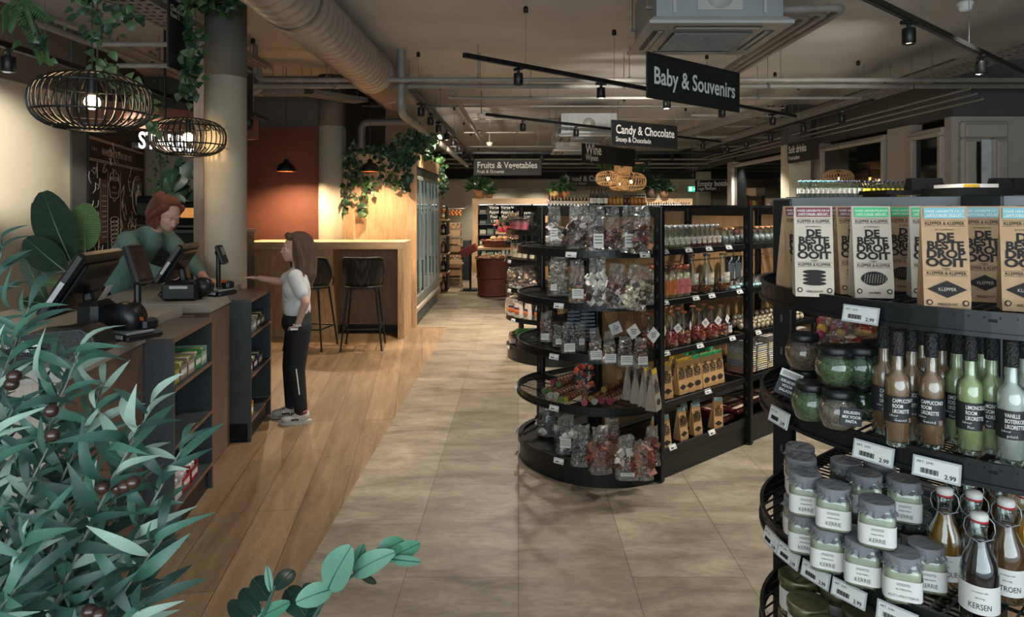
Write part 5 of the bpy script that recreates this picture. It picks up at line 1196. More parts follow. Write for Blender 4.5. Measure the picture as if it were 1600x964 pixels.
rh = thing('red_cap_ornament', 'x', 'ornament', (0, 0, 0)); b = B(); b.ell((0, 0, .02), (.035, .035, .02), mat('dark_red_felt', '7a1f2b', .9), 12, 8); part('ornament_body', b, rh); b = B(); b.ell((0, 0, .042), (.012, .012, .01), MATS['dark_red_felt'], 8, 6); part('knob', b, rh); RH = Proto(rh)
for k, x in enumerate((1.12, 1.3, 1.42)): RH.place(GA.w(x, -.25, 1.3), THG, 'dark red felt cap ornament behind the corked jars', 'red felt ornaments')
for k, x in enumerate((1.12, 1.3, 1.42)):
    cj.place(GA.w(x, -.25, 1.262), THG, 'corked jar carrying a red felt ornament', 'corked jars under the felt ornaments', (1.2, 1.2, .36))
# ------------------------------------------------------------ hanging signs
def txt_w(s, bold=0.):
    v, f = text_geo(s, 1.0, 'LEFT', bold); return max(p.x for p in v)
def sign(name, label, pl, pr_, z0, z1, lines, cords=True, board=sign_black, thick=.012, top=None):
    a, c = Vector((pl.x, pl.y, 0)), Vector((pr_.x, pr_.y, 0)); L_ = (c-a).length; ang = math.atan2(c.y-a.y, c.x-a.x)
    t = thing(name, label, 'sign', (a.x, a.y, z0), ang); h = z1-z0
    b = B(); b.box((L_/2, 0, h/2), (L_, thick, h), board, bev=.002); part('board', b, t)
    b = B()
    for s, size, x, z, bold in lines: b.text(s, size*1.14, sign_white, T3(x*L_, -thick/2-.001, z*h) @ UP, 'LEFT', bold*1.5, sx=.875)
    part('lettering', b, t)
    if cords:
        for x in (.02, .98):
            b = B(); b.cyl((x*L_, 0, h), (x*L_, 0, (top if top and x < .5 else CEIL)-z0), .0018, steel, n=5); part('suspension_wire', b, t)
def fit(s, w, bold=.01): return w/txt_w(s, bold)
def sg(label, x0, d0, x1, d1, z0, z1, l1, l2=None, f1=.9, f2=.5, x=.06, one=.3, top=None):
    a, c = WD(x0, d0), WD(x1, d1); L_ = (c-a).length
    ls = [(l1, fit(l1, L_*f1), x, .48 if l2 else one, .012)]
    if l2: ls.append((l2, fit(l2, L_*f2), x, .15, .006))
    sign('hanging_sign', label, a, c, z0, z1, ls, top=top)
sg('black hanging sign reading Baby and Souvenirs in pale letters', 1010, 4.85, 1155, 5.64, 2.27, 2.6, 'Baby & Souvenirs', None, .88, one=.34, top=2.695)
sg('black hanging sign reading Candy and Chocolate in pale letters', 955, 9.0, 1058, 9.75, 2.31, 2.64, 'Candy & Chocolate', 'Snoep & Chocolade', .89, .52)
sg('black hanging sign reading Wine, hanging before the rattan lamps', 909, 11.6, 992, 12.9, 2.24, 2.57, 'Wine', 'Wijnen', .28, .22)
sg('wide black hanging sign reading Fruits and Vegetables', 740, 15, 846, 15, 2.175, 2.51, 'Fruits & Vegetables', 'Fruit & Groente', .89, .4, .05)
sg('black hanging sign reading Bread and Cake, partly hidden by the rattan lamps', 881, 18.6, 952, 18.6, 2.04, 2.34, 'Bread & Cakes', 'Brood & Gebak', .85, .45, .05)
sg('black hanging sign reading Soft drinks beside the window wall', 1231, 10.6, 1279, 9.6, 2.16, 2.47, 'Soft drinks', 'Frisdranken', .6, .38, .04)
def vsign(label, x0, d0, x1, d1, z0, z1, l1, l2):
    a, c = WD(x0, d0), WD(x1, d1); L_ = (c-a).length
    sign('hanging_sign', label, a, c, z0, z1, [(l1, fit(l1, L_*.82), .08, .83, .01), (l2, fit(l2, L_*.45), .08, .74, .005)])
vsign('upright black sign reading Checkout 2 beside the hanging ivy', 262, 4.65, 293, 4.94, 2.45, 2.93, 'Checkout 2', 'Kassa 2')
vsign('upright black sign reading Checkout 1 beside the cream column', 378, 6.6, 395, 6.88, 2.45, 2.9, 'Checkout 1', 'Kassa 1')
sg('dark sign board reading Empty bottles between two pillars', 1086, 17.2, 1146, 16.6, 1.86, 2.15, 'Empty bottles', 'Lege flessen', .9, .5)
t = thing('exit_sign', 'green emergency exit sign with a white running figure and arrow', 'sign', WD(1076, 18, 1.88))
ex = mat('exit_green', '2fae86', .5, 0, .02, 5, emit=.7); exw = mat('exit_white', 'e8f4ee', .5, 0, 0, 5, emit=.9)
b = B(); b.box((.11, 0, .07), (.24, .03, .14), ex); part('housing', b, t)
b = B(); b.box((.05, -.017, .07), (.06, .002, .1), exw); b.prism([(0, -.035), (.03, 0), (0, .035)], 0, .002, exw, T3(.18, -.017, .07) @ UP); b.box((.155, -.017, .07), (.05, .002, .02), exw); part('pictogram', b, t)
b = B(); b.cyl((.11, 0, .14), (.11, 0, CEIL-1.88), .006, steel); part('hanger_rod', b, t)

# ------------------------------------------------------------ coffee corner behind the first checkout
chalk = mat('chalk_white', 'd6d3c8', .8, 0, .1, 30)
t = thing('menu_board', 'black coffee menu board with chalk style drawings and a round green emblem', 'menu board', A0+Vector((0, 0, .9)), aang)
BL, BH = 2.15, 1.28
mb_ = mat('menu_board_black', '15130f', .7)
b = B(); b.box((BL/2+.02, -.012, BH/2), (BL, .02, BH), mb_); part('board', b, t)
def S(x, z, dy=0.): return T3(x, -.024-dy, z) @ UP
b = B()
for z in (BH-.04, BH-.055, BH-.24, BH-.255): b.box((BL/2, -.023, z), (BL*.97, .002, .006), chalk)
b.text('MARKED BY & LOVE FOR YOU', .085, chalk, S(1.0, BH-.18), bold=.01)
for k in range(3): b.lathe([(0, 0), (.02, .0)], chalk, 12, S(.12+k*.06, BH-.145) @ T3(0, 0, .0))
r = R(5)
def scroll(x, z, s, n, rr):
    a = rr.uniform(0, 6); p = [(x, -.024, z)]
    for k in range(n): a += rr.uniform(-.9, 1.0); p.append((p[-1][0]+s*math.cos(a), -.024, p[-1][2]+s*math.sin(a)))
    return p
for k in range(70):
    x = r.choice([r.uniform(.06, .5), r.uniform(1.15, 1.75)]); z = r.uniform(.08, BH-.32); b.tube(scroll(x, z, .022, 7, r), .0035, chalk, 4, False)
for k in range(26): x = r.uniform(.6, 1.05); b.tube(scroll(x, r.uniform(BH-.1, BH-.3) if k % 2 else r.uniform(.0, .2), .018, 5, r), .003, chalk, 4, False)
for x in (.62, 1.1): b.box((x, -.023, BH/2-.15), (.005, .002, BH-.35), chalk)
b.text('CAPPUCCINO', .058, chalk, S(.86, BH-.42), bold=.02)
for k in range(3): b.text(('ESPRESSO', 'STEAMED MILK', 'FOAM')[k], .034, chalk, S(.86, BH-.50-.055*k))
b.tube([(.86+.2*math.cos(a)*(1+.08*math.cos(8*a)), -.024, BH-.47+.15*math.sin(a)*(1+.08*math.cos(8*a))) for a in [2*PI*k/60 for k in range(61)]], .004, chalk, 4, False)
for k in range(9): b.tube([(.86+(.15-.006*k)*math.cos(a), -.024, .46-.042*k+.03*math.sin(a)) for a in [2*PI*q/20 for q in range(21)]], .004, chalk, 4, False)
part('chalk_drawing', b, t)
b = B(); b.box((.46, -.028, .55), (.22, .01, .62), mat('brown_menu_card', '5b4138', .5)); b.text('MENU', .05, chalk, T3(.46, -.035, .78) @ UP)
for k in range(9): b.box((.46, -.034, .7-k*.05), (.15, .001, .008), chalk)
part('menu_card', b, t)
# round emblem: ring with wording, crowned long haired figure
cx_, cz_ = 1.82, .72; grn = mat('emblem_green', '2c6a4c', .5); b = B()
b.lathe([(0, 0), (.23, 0), (.23, .012), (0, .012)], chalk, 40, T3(cx_, -.018, cz_) @ Matrix.Rotation(PI/2, 4, 'X')); b.lathe([(0, 0), (.222, 0), (.222, .014), (0, .014)], mb_, 40, T3(cx_, -.018, cz_) @ Matrix.Rotation(PI/2, 4, 'X'))
b.lathe([(0, 0), (.168, 0), (.168, .016), (0, .016)], grn, 40, T3(cx_, -.018, cz_) @ Matrix.Rotation(PI/2, 4, 'X'))
E = lambda x, z, rx, rz_, m, y=-.036: b.ell((cx_+x, y, cz_+z), (rx, .004, rz_), m, 14, 8)
E(0, .035, .035, .045, chalk); E(0, -.07, .04, .06, chalk)
for s in (-1, 1):
    for k in range(4): b.tube([(cx_+s*(.03+.012*k), -.037, cz_+.06), (cx_+s*(.055+.012*k), -.037, cz_), (cx_+s*(.045+.014*k), -.037, cz_-.06), (cx_+s*(.06+.012*k), -.037, cz_-.11)], .004, chalk, 5)
    b.tube([(cx_+s*.03, -.037, cz_-.12), (cx_+s*.09, -.037, cz_-.1), (cx_+s*.12, -.037, cz_-.02), (cx_+s*.13, -.037, cz_+.04)], [.014, .014, .01, .002], chalk, 6)
    E(s*.012, .042, .004, .004, mb_, -.041)
b.prism([(-.035, 0), (.035, 0), (.045, .035), (.02, .02), (0, .05), (-.02, .02), (-.045, .035)], 0, .006, chalk, T3(cx_, -.034, cz_+.082) @ UP)
for i, ch in enumerate('FRESH ROASTED COFFEE'): 
    a = PI*.93-i*PI*.86/19; b.text(ch, .042, chalk, T3(cx_+.182*math.cos(a), -.034, cz_+.182*math.sin(a)) @ UP @ RZ(a-PI/2), 'CENTER', .01)
part('round_emblem', b, t)
# lit channel letters and the fascia over them
a, c = W(216, 227, 5.55), W(330, 250, 6.1); L_ = (Vector((c.x, c.y))-Vector((a.x, a.y))).length; ang = math.atan2(c.y-a.y, c.x-a.x)
t = thing('illuminated_letters', 'glowing white coffee shop letters hanging under a brown fascia behind the cage lamp', 'sign', (a.x, a.y, a.z), ang)
lit = mat('lit_letter_face', 'f2f4f2', .5, 0, 0, 5, emit=.9)
b = B(); sz = fit('STARBUCKS', .98, .03); b.text('STARBUCKS', sz*1.05, lit, T3(0, 0, -.02) @ UP, 'LEFT', .02, sx=.72); part('letter_face', b, t)
b = B(); b.box((.47, .045, .0), (.98, .03, .05), black_metal); b.cyl((.25, .045, 0), (.25, .045, CEIL-a.z), .01, black_metal); b.cyl((.72, .045, 0), (.72, .045, CEIL-a.z), .01, black_metal); part('mounting_rail', b, t)
b = B(); t = thing('fascia_board', 'reddish wooden fascia board above the glowing letters', 'board', (a.x-.25, a.y+.09, a.z+.15), ang)
b.box((.65, .1, .12), (1.5, .2, .2), mat('reddish_wood', '70493a', .5, 0, .2, 6)); part('board', b, t)
c = WD(238, 6.4); t = thing('coffee_counter', 'dark counter with coffee machines behind the cashier', 'counter', (c.x+.08, 7.0, 0), -.2)
b = B(); b.box((0, 0, .62), (1.1, .5, 1.24), mat('anthracite_front', '1b2021', .5)); part('counter_body', b, t)
b = B(); b.box((0, 0, 1.25), (1.14, .54, .03), grey_metal); part('worktop', b, t)
for i, (x, w, hh) in enumerate(((-.33, .34, .34), (.1, .42, .28))):
    p = c; q = thing('coffee_machine', ('dark glass coffee machine on the counter under the menu board', 'low coffee machine with warm lit front behind the cashier')[i], 'coffee machine', loc_pt((c.x+.08, 7.0, 1.265), -.2, x, 0, 0), -.2)
    b = B(); b.box((0, .0, hh/2), (w, .38, hh), black_plastic, bev=.02); part('machine_body', b, q); b = B(); b.box((0, -.193, hh*.6), (w*.85, .004, hh*.35), (mat('smoked_front', '2e3533', .15), mat('warm_display', 'a8713a', .4, 0, .3, 20, emit=.5))[i]); part('front_window', b, q)
    b = B(); b.box((0, -.2, hh*.12), (w*.7, .06, .02), steel); part('drip_tray', b, q)

# ------------------------------------------------------------ cage lamps
def cage(b, Rr, H, ribs, m, r_=.0035, rings=(.3, .62, .9), tw=0., topr=.3):
    def pr(u):   # u 0..1 from top to bottom
        a = PI*(.09+u*.82); return Rr*abs(math.sin(a))**.72, H/2*math.copysign(abs(math.cos(a))**.8, math.cos(a))
    for k in range(ribs):
        a0 = 2*PI*k/ribs; pts = []
        for i in range(13):
            q, z = pr(i/12); pts.append((q*math.cos(a0+tw*i/12), q*math.sin(a0+tw*i/12), z))
        b.tube(pts, r_, m, 5, False)
    for u in (0, 1)+tuple(rings):
        q, z = pr(u); b.loop([(q*math.cos(a), q*math.sin(a), z) for a in [2*PI*k/36 for k in range(36)]], r_*1.1, m, 5)
fil = mat('glowing_filament', 'ffb765', .4, 0, 0, 5, emit=22); bulb_g = clear('bulb_glass', 'fff3df', .10, .5, .05)
def cage_lamp(name, label, c, Rr, H, ribs, m, e, cordm=black_plastic, r_=.0035, tw=0., rings=(.3, .62, .9), group=None, light=True):
    t = thing(name, label, 'lamp', c, 0, group)
    b = B(); cage(b, Rr, H, ribs, m, r_, rings, tw); part('cage_shade', b, t)
    b = B(); b.cyl((0, 0, H*.12), (0, 0, H*.5), .02, black_metal); b.cyl((0, 0, H*.5), (0, 0, CEIL-c[2]), .003, cordm, n=6); part('lamp_cord', b, t)
    b = B(); b.ell((0, 0, -.0), (.048, .048, .048), bulb_g, 18, 12); part('bulb', b, t)
    b = B(); b.tube([(-.01, 0, .015), (-.006, 0, -.02), (0, 0, .01), (.006, 0, -.02), (.01, 0, .015)], .0035, fil, 6); part('filament', b, t)
    if light:
        l = bpy.data.lights.new('bulb_light', 'POINT'); l.energy = e; l.color = (1, .74, .45); l.shadow_soft_size = .05
        o = bpy.data.objects.new('bulb_light', l); COL.objects.link(o); o.location = (c[0], c[1], c[2]-.0)
    return t
bk = mat('black_bamboo', '131312', .35, 0, .15, 20)
c = W(144, 160, 3.18); cage_lamp('cage_pendant_lamp', 'large black bamboo cage lamp with glowing bulb, closer of the two over the checkouts', c, .25, .265, 40, bk, 2.5, r_=.0048)
c = W(294, 215, 4.85); cage_lamp('cage_pendant_lamp', 'black bamboo cage lamp in front of the glowing letters by the column', c, .25, .265, 38, bk, 2.5, r_=.0048)
rat = mat('natural_rattan', 'c6a983', .6, 0, .2, 30)
for i, (px, py, d, w) in enumerate(((950, 279, 13.4, .24), (968, 288, 14.4, .22), (986, 284, 13.6, .30), (1310, 279, 9.6, .2), (1365, 287, 9.8, .2))):
    c = W(px, py, d); cage_lamp('rattan_lamp', ('round rattan lamp, first of the three under the wine sign', 'round rattan lamp hanging lowest, between the two others', 'widest rattan lamp of the three under the wine sign', 'small rattan lamp hanging before the dark window', 'reddish small rattan lamp above the yellow juice bottles')[i], c, w, w*1.25, 30, rat, 1.6, r_=.006, tw=.5, light=i < 3)  # the last two are window reflections, built as unlit lamps before the glass
t = thing('lamp_crate', 'wooden crate with trailing plants from which the rattan lamps hang', 'crate', W(972, 264, 14)); b = B(); b.box((0, 0, 0), (.36, .3, .2), wood)
b.box((0, 0, .11), (.8, .5, .02), wood); part('crate_body', b, t); b = B()
for s in (-1, 1): b.cyl((s*.3, 0, .1), (s*.3, 0, CEIL-W(972, 264, 14).z), .005, steel)
part('hanger_rod', b, t)

# ------------------------------------------------------------ plants
def leaf(b, p0, p1, w, m, nrm=None, curl=.15, n=6, shape='lance', fold=.12, rib=None):
    p0, p1 = Vector(p0), Vector(p1); ax = p1-p0; L_ = ax.length; ax.normalize()
    nrm = Vector(nrm) if nrm else Vector((0, -.6, .8)); side = ax.cross(nrm)
    if side.length < 1e-3: side = ax.cross(Vector((1, 0, 0)))
    side.normalize(); up = side.cross(ax).normalized(); vs = []
    for i in range(n+1):
        u = i/n
        if shape == 'lance': ww = math.sin(PI*min(1, u*.97+.02))**.8*(1-.25*u)
        elif shape == 'oval': ww = math.sin(PI*(u*.96+.02))**.55
        else: ww = (math.sin(PI*(u**.62)))**.8*(1-.3*u)+.0
        c = p0+ax*(L_*u)+up*(curl*L_*(math.sin(PI*u)*.5-.55*u*u)); h = w/2*ww
        vs += [c-side*h+up*h*fold*2, c, c+side*h+up*h*fold*2]
    fs = []
    for i in range(n): k = 3*i; fs += [(k, k+1, k+4, k+3), (k+1, k+2, k+5, k+4)]
    b.add(vs, fs, m, True)
    if rib and len(rib) > 2:
        for i in range(1, n):
            for s in (0, 2):
                q0, q1 = vs[3*i+1], vs[3*min(i+1, n)+s]; b.tube([q0+up*.002, q0.lerp(q1, .5)+up*.0035, q0.lerp(q1, .97)+up*.002], .0011, rib[2], 4, False)
    if rib: b.tube([vs[3*i+1]+up*.001 for i in range(n+1)], [max(.0006, rib[1]*(1-i/n)) for i in range(n+1)], rib[0], 4, False)
ol_d = mat('olive_leaf_dark', '2a4a40', .5, 0, .3, 12); ol_m = mat('olive_leaf_green', '3b6353', .45, 0, .25, 12); ol_p = mat('olive_leaf_pale', '8ba392', .6, 0, .15, 14)
bark = mat('pale_bark', '7d8378', .8, 0, .2, 40); olive = mat('ripe_olive', '3a221b', .25, 0, .3, 30, spec=.7)
t = thing('olive_tree', 'potted olive tree with long grey green leaves in front of the near checkout', 'plant', (-.86, 1.02, 0)); o = Vector((-.86, 1.02, 0))
r = R(77); bs = B(); b1, b2, b3 = B(), B(), B(); ends = []
stems = [((-.98, 1.16), (5, 385)), ((-.9, 1.2), (45, 480)), ((-.88, 1.1), (120, 560)), ((-.8, 1.15), (165, 600)), ((-.82, 1.05), (235, 640)), ((-.74, 1.12), (285, 700)), ((-.78, 1.0), (255, 840)), ((-.70, 1.05), (235, 905)), ((-1.0, 1.0), (20, 640)), ((-.92, 1.05), (75, 700)), ((-.86, .98), (120, 790)), ((-.95, .95), (60, 840)), ((-.9, 1.15), (150, 640)), ((-.8, 1.1), (205, 700)), ((-.97, 1.05), (30, 520)), ((-.84, 1.2), (110, 560)), ((-.76, 1.1), (190, 800)), ((-.88, .95), (150, 900)), ((-.8, .98), (225, 945)), ((-.98, .92), (25, 920))]
for si, ((bx, by), (ex_, ey)) in enumerate(stems):
    e = W(ex_, ey, by+r.uniform(-.06, .1)); s0 = Vector((-.86+(bx+.86)*.25, 1.02+(by-1.05)*.3, .42)); mid = s0.lerp(e, .5)+Vector(((bx+.86)*.35-.05, 0, .06))
    P = [(s0*(1-u)**2+mid*2*u*(1-u)+e*u*u) for u in [i/14 for i in range(15)]]
    bs.tube([p-o for p in P], [.0055*(1-.75*i/14) for i in range(15)], bark, 6)
    n = int((e-s0).length/.0155)
    for k in range(n):
        u = .22+.8*k/n; u = min(u, 1); f = u*14; i = min(int(f), 13); p = P[i].lerp(P[i+1], f-i); tg = (P[i+1]-P[i]).normalized()
        a = k*2.4+r.uniform(-.5, .5); sd = Vector((math.cos(a), math.sin(a)*.75, r.uniform(-.2, .5))).normalized()
        dr = (tg*r.uniform(.25, .95)+sd*r.uniform(.5, 1.0)).normalized(); L_ = r.uniform(.058, .115)*(1-.25*max(0, u-.8)*2)
        bb, mm = r.choice(((b1, ol_d), (b1, ol_d), (b2, ol_m), (b2, ol_m), (b3, ol_p)))
        leaf(bb, p-o, p-o+dr*L_, L_*r.uniform(.16, .24), mm, (r.uniform(-.4, .4), -.7, r.uniform(.2, .9)), r.uniform(.1, .7), 7, 'lance', .1)
bs.tube([(0, 0, .2), (.01, 0, .45)], [.014, .01], bark, 8)
part('stem', bs, t); part('dark_foliage', b1, t); part('green_foliage', b2, t); part('pale_foliage', b3, t)
for px, py, d in ((80, 642, .98), (82, 680, .97), (195, 760, 1.0), (185, 762, 1.02), (208, 754, 1.0), (160, 762, 1.01), (140, 955, .93), (155, 960, .93), (22, 588, .98), (18, 600, 1.0)):
    b = B(); b.ell(W(px, py, d)-o, (.0105, .0095, .0095), olive, 12, 8); part('olive', b, t)
b = B(); b.lathe([(0, 0), (.13, 0), (.16, .22), (.15, .22), (.145, .19), (0, .19)], mat('grey_pot', '55585a', .7), 24); part('pot', b, t)
# rubber plant at the bottom edge
t = thing('rubber_plant', 'rubber plant with round glossy leaves at the bottom edge of the picture', 'plant', (-.33, 1.13, 0)); o = Vector((-.33, 1.13, 0))
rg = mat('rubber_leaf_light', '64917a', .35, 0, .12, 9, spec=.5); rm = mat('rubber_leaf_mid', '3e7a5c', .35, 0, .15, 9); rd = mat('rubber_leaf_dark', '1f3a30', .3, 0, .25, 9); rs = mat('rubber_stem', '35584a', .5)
bl, bm_, bd = B(), B(), B()
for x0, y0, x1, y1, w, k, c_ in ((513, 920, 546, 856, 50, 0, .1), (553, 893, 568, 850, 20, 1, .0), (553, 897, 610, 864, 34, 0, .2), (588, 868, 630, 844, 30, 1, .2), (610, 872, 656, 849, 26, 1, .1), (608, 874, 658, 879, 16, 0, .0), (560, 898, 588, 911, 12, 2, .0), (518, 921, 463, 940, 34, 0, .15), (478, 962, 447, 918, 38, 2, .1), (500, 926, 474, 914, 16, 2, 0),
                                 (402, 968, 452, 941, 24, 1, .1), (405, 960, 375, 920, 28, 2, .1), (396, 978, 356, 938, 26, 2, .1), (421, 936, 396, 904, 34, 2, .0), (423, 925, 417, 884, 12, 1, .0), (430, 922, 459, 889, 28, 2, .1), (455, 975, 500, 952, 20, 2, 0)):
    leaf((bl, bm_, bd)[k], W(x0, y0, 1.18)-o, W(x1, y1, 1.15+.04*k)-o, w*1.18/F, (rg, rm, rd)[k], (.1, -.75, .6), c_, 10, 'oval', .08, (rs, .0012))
part('light_foliage', bl, t); part('mid_foliage', bm_, t); part('dark_foliage', bd, t)
b = B(); b.tube([Vector((0, 0, .1)), Vector((0, .02, .6)), W(478, 985, 1.18)-o, W(515, 922, 1.18)-o, W(555, 897, 1.18)-o, W(612, 872, 1.17)-o], [.007, .005, .004, .003, .0025, .0015], rs, 7)
b.tube([Vector((0, .02, .6)), W(402, 985, 1.18)-o, W(421, 936, 1.18)-o, W(430, 915, 1.18)-o], [.005, .004, .003, .0015], rs, 7); part('stem', b, t)
b = B(); b.lathe([(0, 0), (.11, 0), (.13, .2), (.12, .2), (0, .17)], mat('grey_pot', '55585a', .7), 24); part('pot', b, t)
# strelitzia by the cream wall
t = thing('bird_of_paradise_plant', 'tall plant with broad ribbed leaves standing by the cream wall behind the register', 'plant', (-3.2, 4.75, 0)); o = Vector((-3.2, 4.75, 0))
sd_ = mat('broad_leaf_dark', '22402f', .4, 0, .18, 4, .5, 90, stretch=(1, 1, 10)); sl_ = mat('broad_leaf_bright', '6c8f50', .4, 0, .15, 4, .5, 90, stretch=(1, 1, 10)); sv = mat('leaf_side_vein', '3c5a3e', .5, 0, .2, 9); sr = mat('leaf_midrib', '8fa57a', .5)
for x0, y0, x1, y1, w, m, d in ((110, 407, 66, 299, 58, sd_, 4.7), (133, 390, 134, 318, 48, sl_, 4.85), (102, 424, 39, 372, 46, sd_, 4.6), (67, 380, 50, 317, 12, sd_, 4.9), (72, 470, 32, 388, 24, mat('broad_leaf_painted_shade', '3d5138', .5, 0, .2, 5), 4.7), (98, 443, 48, 439, 14, sl_, 4.6), (110, 440, 150, 400, 26, sd_, 4.9), (36, 470, 80, 476, 20, sd_, 4.5)):  # the low grey leaf has its shade painted into the colour
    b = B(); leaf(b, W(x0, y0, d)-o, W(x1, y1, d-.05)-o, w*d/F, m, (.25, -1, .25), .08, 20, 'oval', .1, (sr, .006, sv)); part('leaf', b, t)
    b = B(); b.tube([Vector((0, 0, .35)), Vector((0, 0, .35)).lerp(W(x0, y0, d)-o, .6)+Vector((.05, 0, 0)), W(x0, y0, d)-o], [.014, .01, .006], sr, 6); part('leaf_stalk', b, t)
b = B(); b.lathe([(0, 0), (.15, 0), (.19, .38), (.17, .38), (0, .34)], mat('grey_pot', '55585a', .7), 24); part('pot', b, t)

iv_v = mat('variegated_leaf', '5e7550', .5, 0, .5, 14)
def ivy(name, label, pts, n, s, mats, spread=.08, seed=1, stem=True, cat='plant', group=None):
    pts = [Vector(p) for p in pts]; t = thing(name, label, cat, pts[0], 0, group); o = pts[0]; r = R(seed); bs_ = {m.name: B() for m in mats}
    for k in range(n):
        f = r.uniform(0, len(pts)-1.001); i = int(f); p = pts[i].lerp(pts[i+1], f-i)+Vector((r.gauss(0, spread), r.gauss(0, spread*.6), r.gauss(0, spread*.6)))
        m = r.choice(mats); dr = Vector((r.uniform(-1, 1), r.uniform(-.6, .3), r.uniform(-1.2, .3))).normalized(); q = s*r.uniform(.6, 1.2)
        leaf(bs_[m.name], p-o, p-o+dr*q, q*.85, m, (r.uniform(-.6, .6), -1, r.uniform(0, .8)), .15, 5, 'heart', .1)
    for k, bb in bs_.items():
        if bb.v: part('foliage', bb, t)
    if stem: b = B(); b.tube([p-o for p in pts], .004, mat('vine_stem', '4a4632', .8), 5); part('vine_stem', b, t)
    return t
LM = [leaf_dark, leaf_mid]
ivy('hanging_ivy', 'dark ivy hanging along the cord of the large cage lamp', [W(140, -14, 3.2), W(150, 20, 3.25), W(160, 62, 3.2)], 60, .055, LM, .055, 1)
ivy('hanging_ivy', 'ivy bunch reaching over from the cord of the large cage lamp towards the tray', [W(130, -10, 3.6), W(190, 10, 3.6), W(205, 22, 3.5)], 34, .055, LM, .04, 2)
t = ivy('hanging_fern', 'dark fern bunch hanging in the upper corner near the wall spotlight', [W(30, -10, 3.3), W(50, 22, 3.3), W(60, 60, 3.2), W(68, 92, 3.2)], 34, .05, LM, .03, 3)
b = B(); o = W(30, -10, 3.3)
for (x0, y0, x1, y1) in ((30, 0, 55, 60), (20, 5, 12, 45), (60, 50, 72, 95), (45, 0, 85, 30)):
    for k in range(14):
        u = k/14; p = W(x0+(x1-x0)*u, y0+(y1-y0)*u, 3.25)-o
        for s in (-1, 1): leaf(b, p, p+Vector((s*.055*(1-.6*u), -.01, -.035)), .013, leaf_mid, (0, -1, .3), .2, 4)
part('fern_frond', b, t)
ivy('hanging_ivy', 'pale variegated ivy trailing behind the large cage lamp', [Vector((W(152, 98, 3.7).x, 3.7, 3.09)), W(152, 98, 3.7), W(185, 112, 3.8), W(215, 140, 3.9), W(228, 170, 4.0), W(238, 198, 4.1)], 70, .065, [leaf_mid, iv_v], .03, 4)
ivy('hanging_ivy', 'ivy running down the cord of the cage lamp beside the column', [W(300, -12, 4.8), W(300, 45, 4.85), W(304, 80, 4.8), W(302, 110, 4.85), W(296, 152, 4.85)], 120, .075, [leaf_dark, leaf_mid, iv_v], .04, 5)
ivy('hanging_ivy', 'ivy mass around the head of the cream and grey column', [W(290, -8, 4.9), W(330, 4, 4.95), W(372, 2, 4.95)], 110, .075, LM, .06, 6)
for i, (pts, n, s) in enumerate((([(545, 236), (548, 262), (540, 300), (541, 324)], 110, .075), ([(556, 236), (566, 270), (572, 300), (568, 335)], 55, .10), ([(590, 236), (596, 250), (602, 268), (606, 285)], 40, .07), ([(608, 236), (616, 252), (622, 262)], 40, .075), ([(632, 232), (630, 262), (628, 290)], 60, .085), ([(641, 232), (640, 250), (636, 272), (632, 295)], 45, .08), ([(545, 232), (580, 232), (610, 234), (650, 230)], 120, .07))):
    ivy('trailing_ivy', ('dense ivy falling along the edge of the oak side panel beside the column', 'ivy strand with large leaves falling lowest over the oak side panel', 'thin ivy strand beside the second bar pendant', 'short ivy strand in the middle of the oak side panel', 'ivy strand falling near the freezer corner', 'second ivy strand falling at the freezer corner', 'ivy lying along the top edge of the oak side panel')[i], [W(x, y, 8.36-.02*(i % 2)) for x, y in pts], n, s, LM, .045 if i != 6 else .06, 20+i)
ivy('bushy_ivy', 'bushy dark plant on top of the freezer housing corner', [W(640, 222, 8.5), W(655, 215, 8.8), W(668, 226, 9.1)], 190, .085, LM, .10, 31)
ivy('trailing_ivy', 'feathery dark green plant hanging over the far freezer end', [W(688, 246, 10.9), W(691, 275, 10.9), W(689, 305, 10.9)], 90, .07, LM, .05, 32)
ivy('trailing_ivy', 'plant trailing over the pelmet of the freezers', [W(655, 244, 8.9), W(662, 246, 9.6), W(668, 250, 10.2)], 60, .06, [leaf_mid, iv_v], .05, 33)
ivy('hanging_moss', 'strip of feathery green plants hanging beside the menu board', [Vector((W(250, 245, 6.9).x, 6.9, 3.09)), W(250, 245, 6.9), W(252, 280, 6.9), W(250, 312, 6.9)], 160, .045, [leaf_mid, mat('moss_green', '48603a', .7, 0, .3, 20)], .05, 34)
t = ivy('monstera_plant', 'dark monstera leaves hanging beside the pale ash board', [Vector((W(290, 255, 6.6).x, 6.6, 3.09)), W(290, 255, 6.6), W(282, 270, 6.6), W(300, 300, 6.6)], 18, .2, [leaf_dark], .06, 35)
ivy('trailing_ivy', 'ivy on the wooden crate above the rattan lamps', [W(935, 250, 14), W(960, 254, 14), W(1000, 254, 14)], 170, .13, LM, .10, 36)
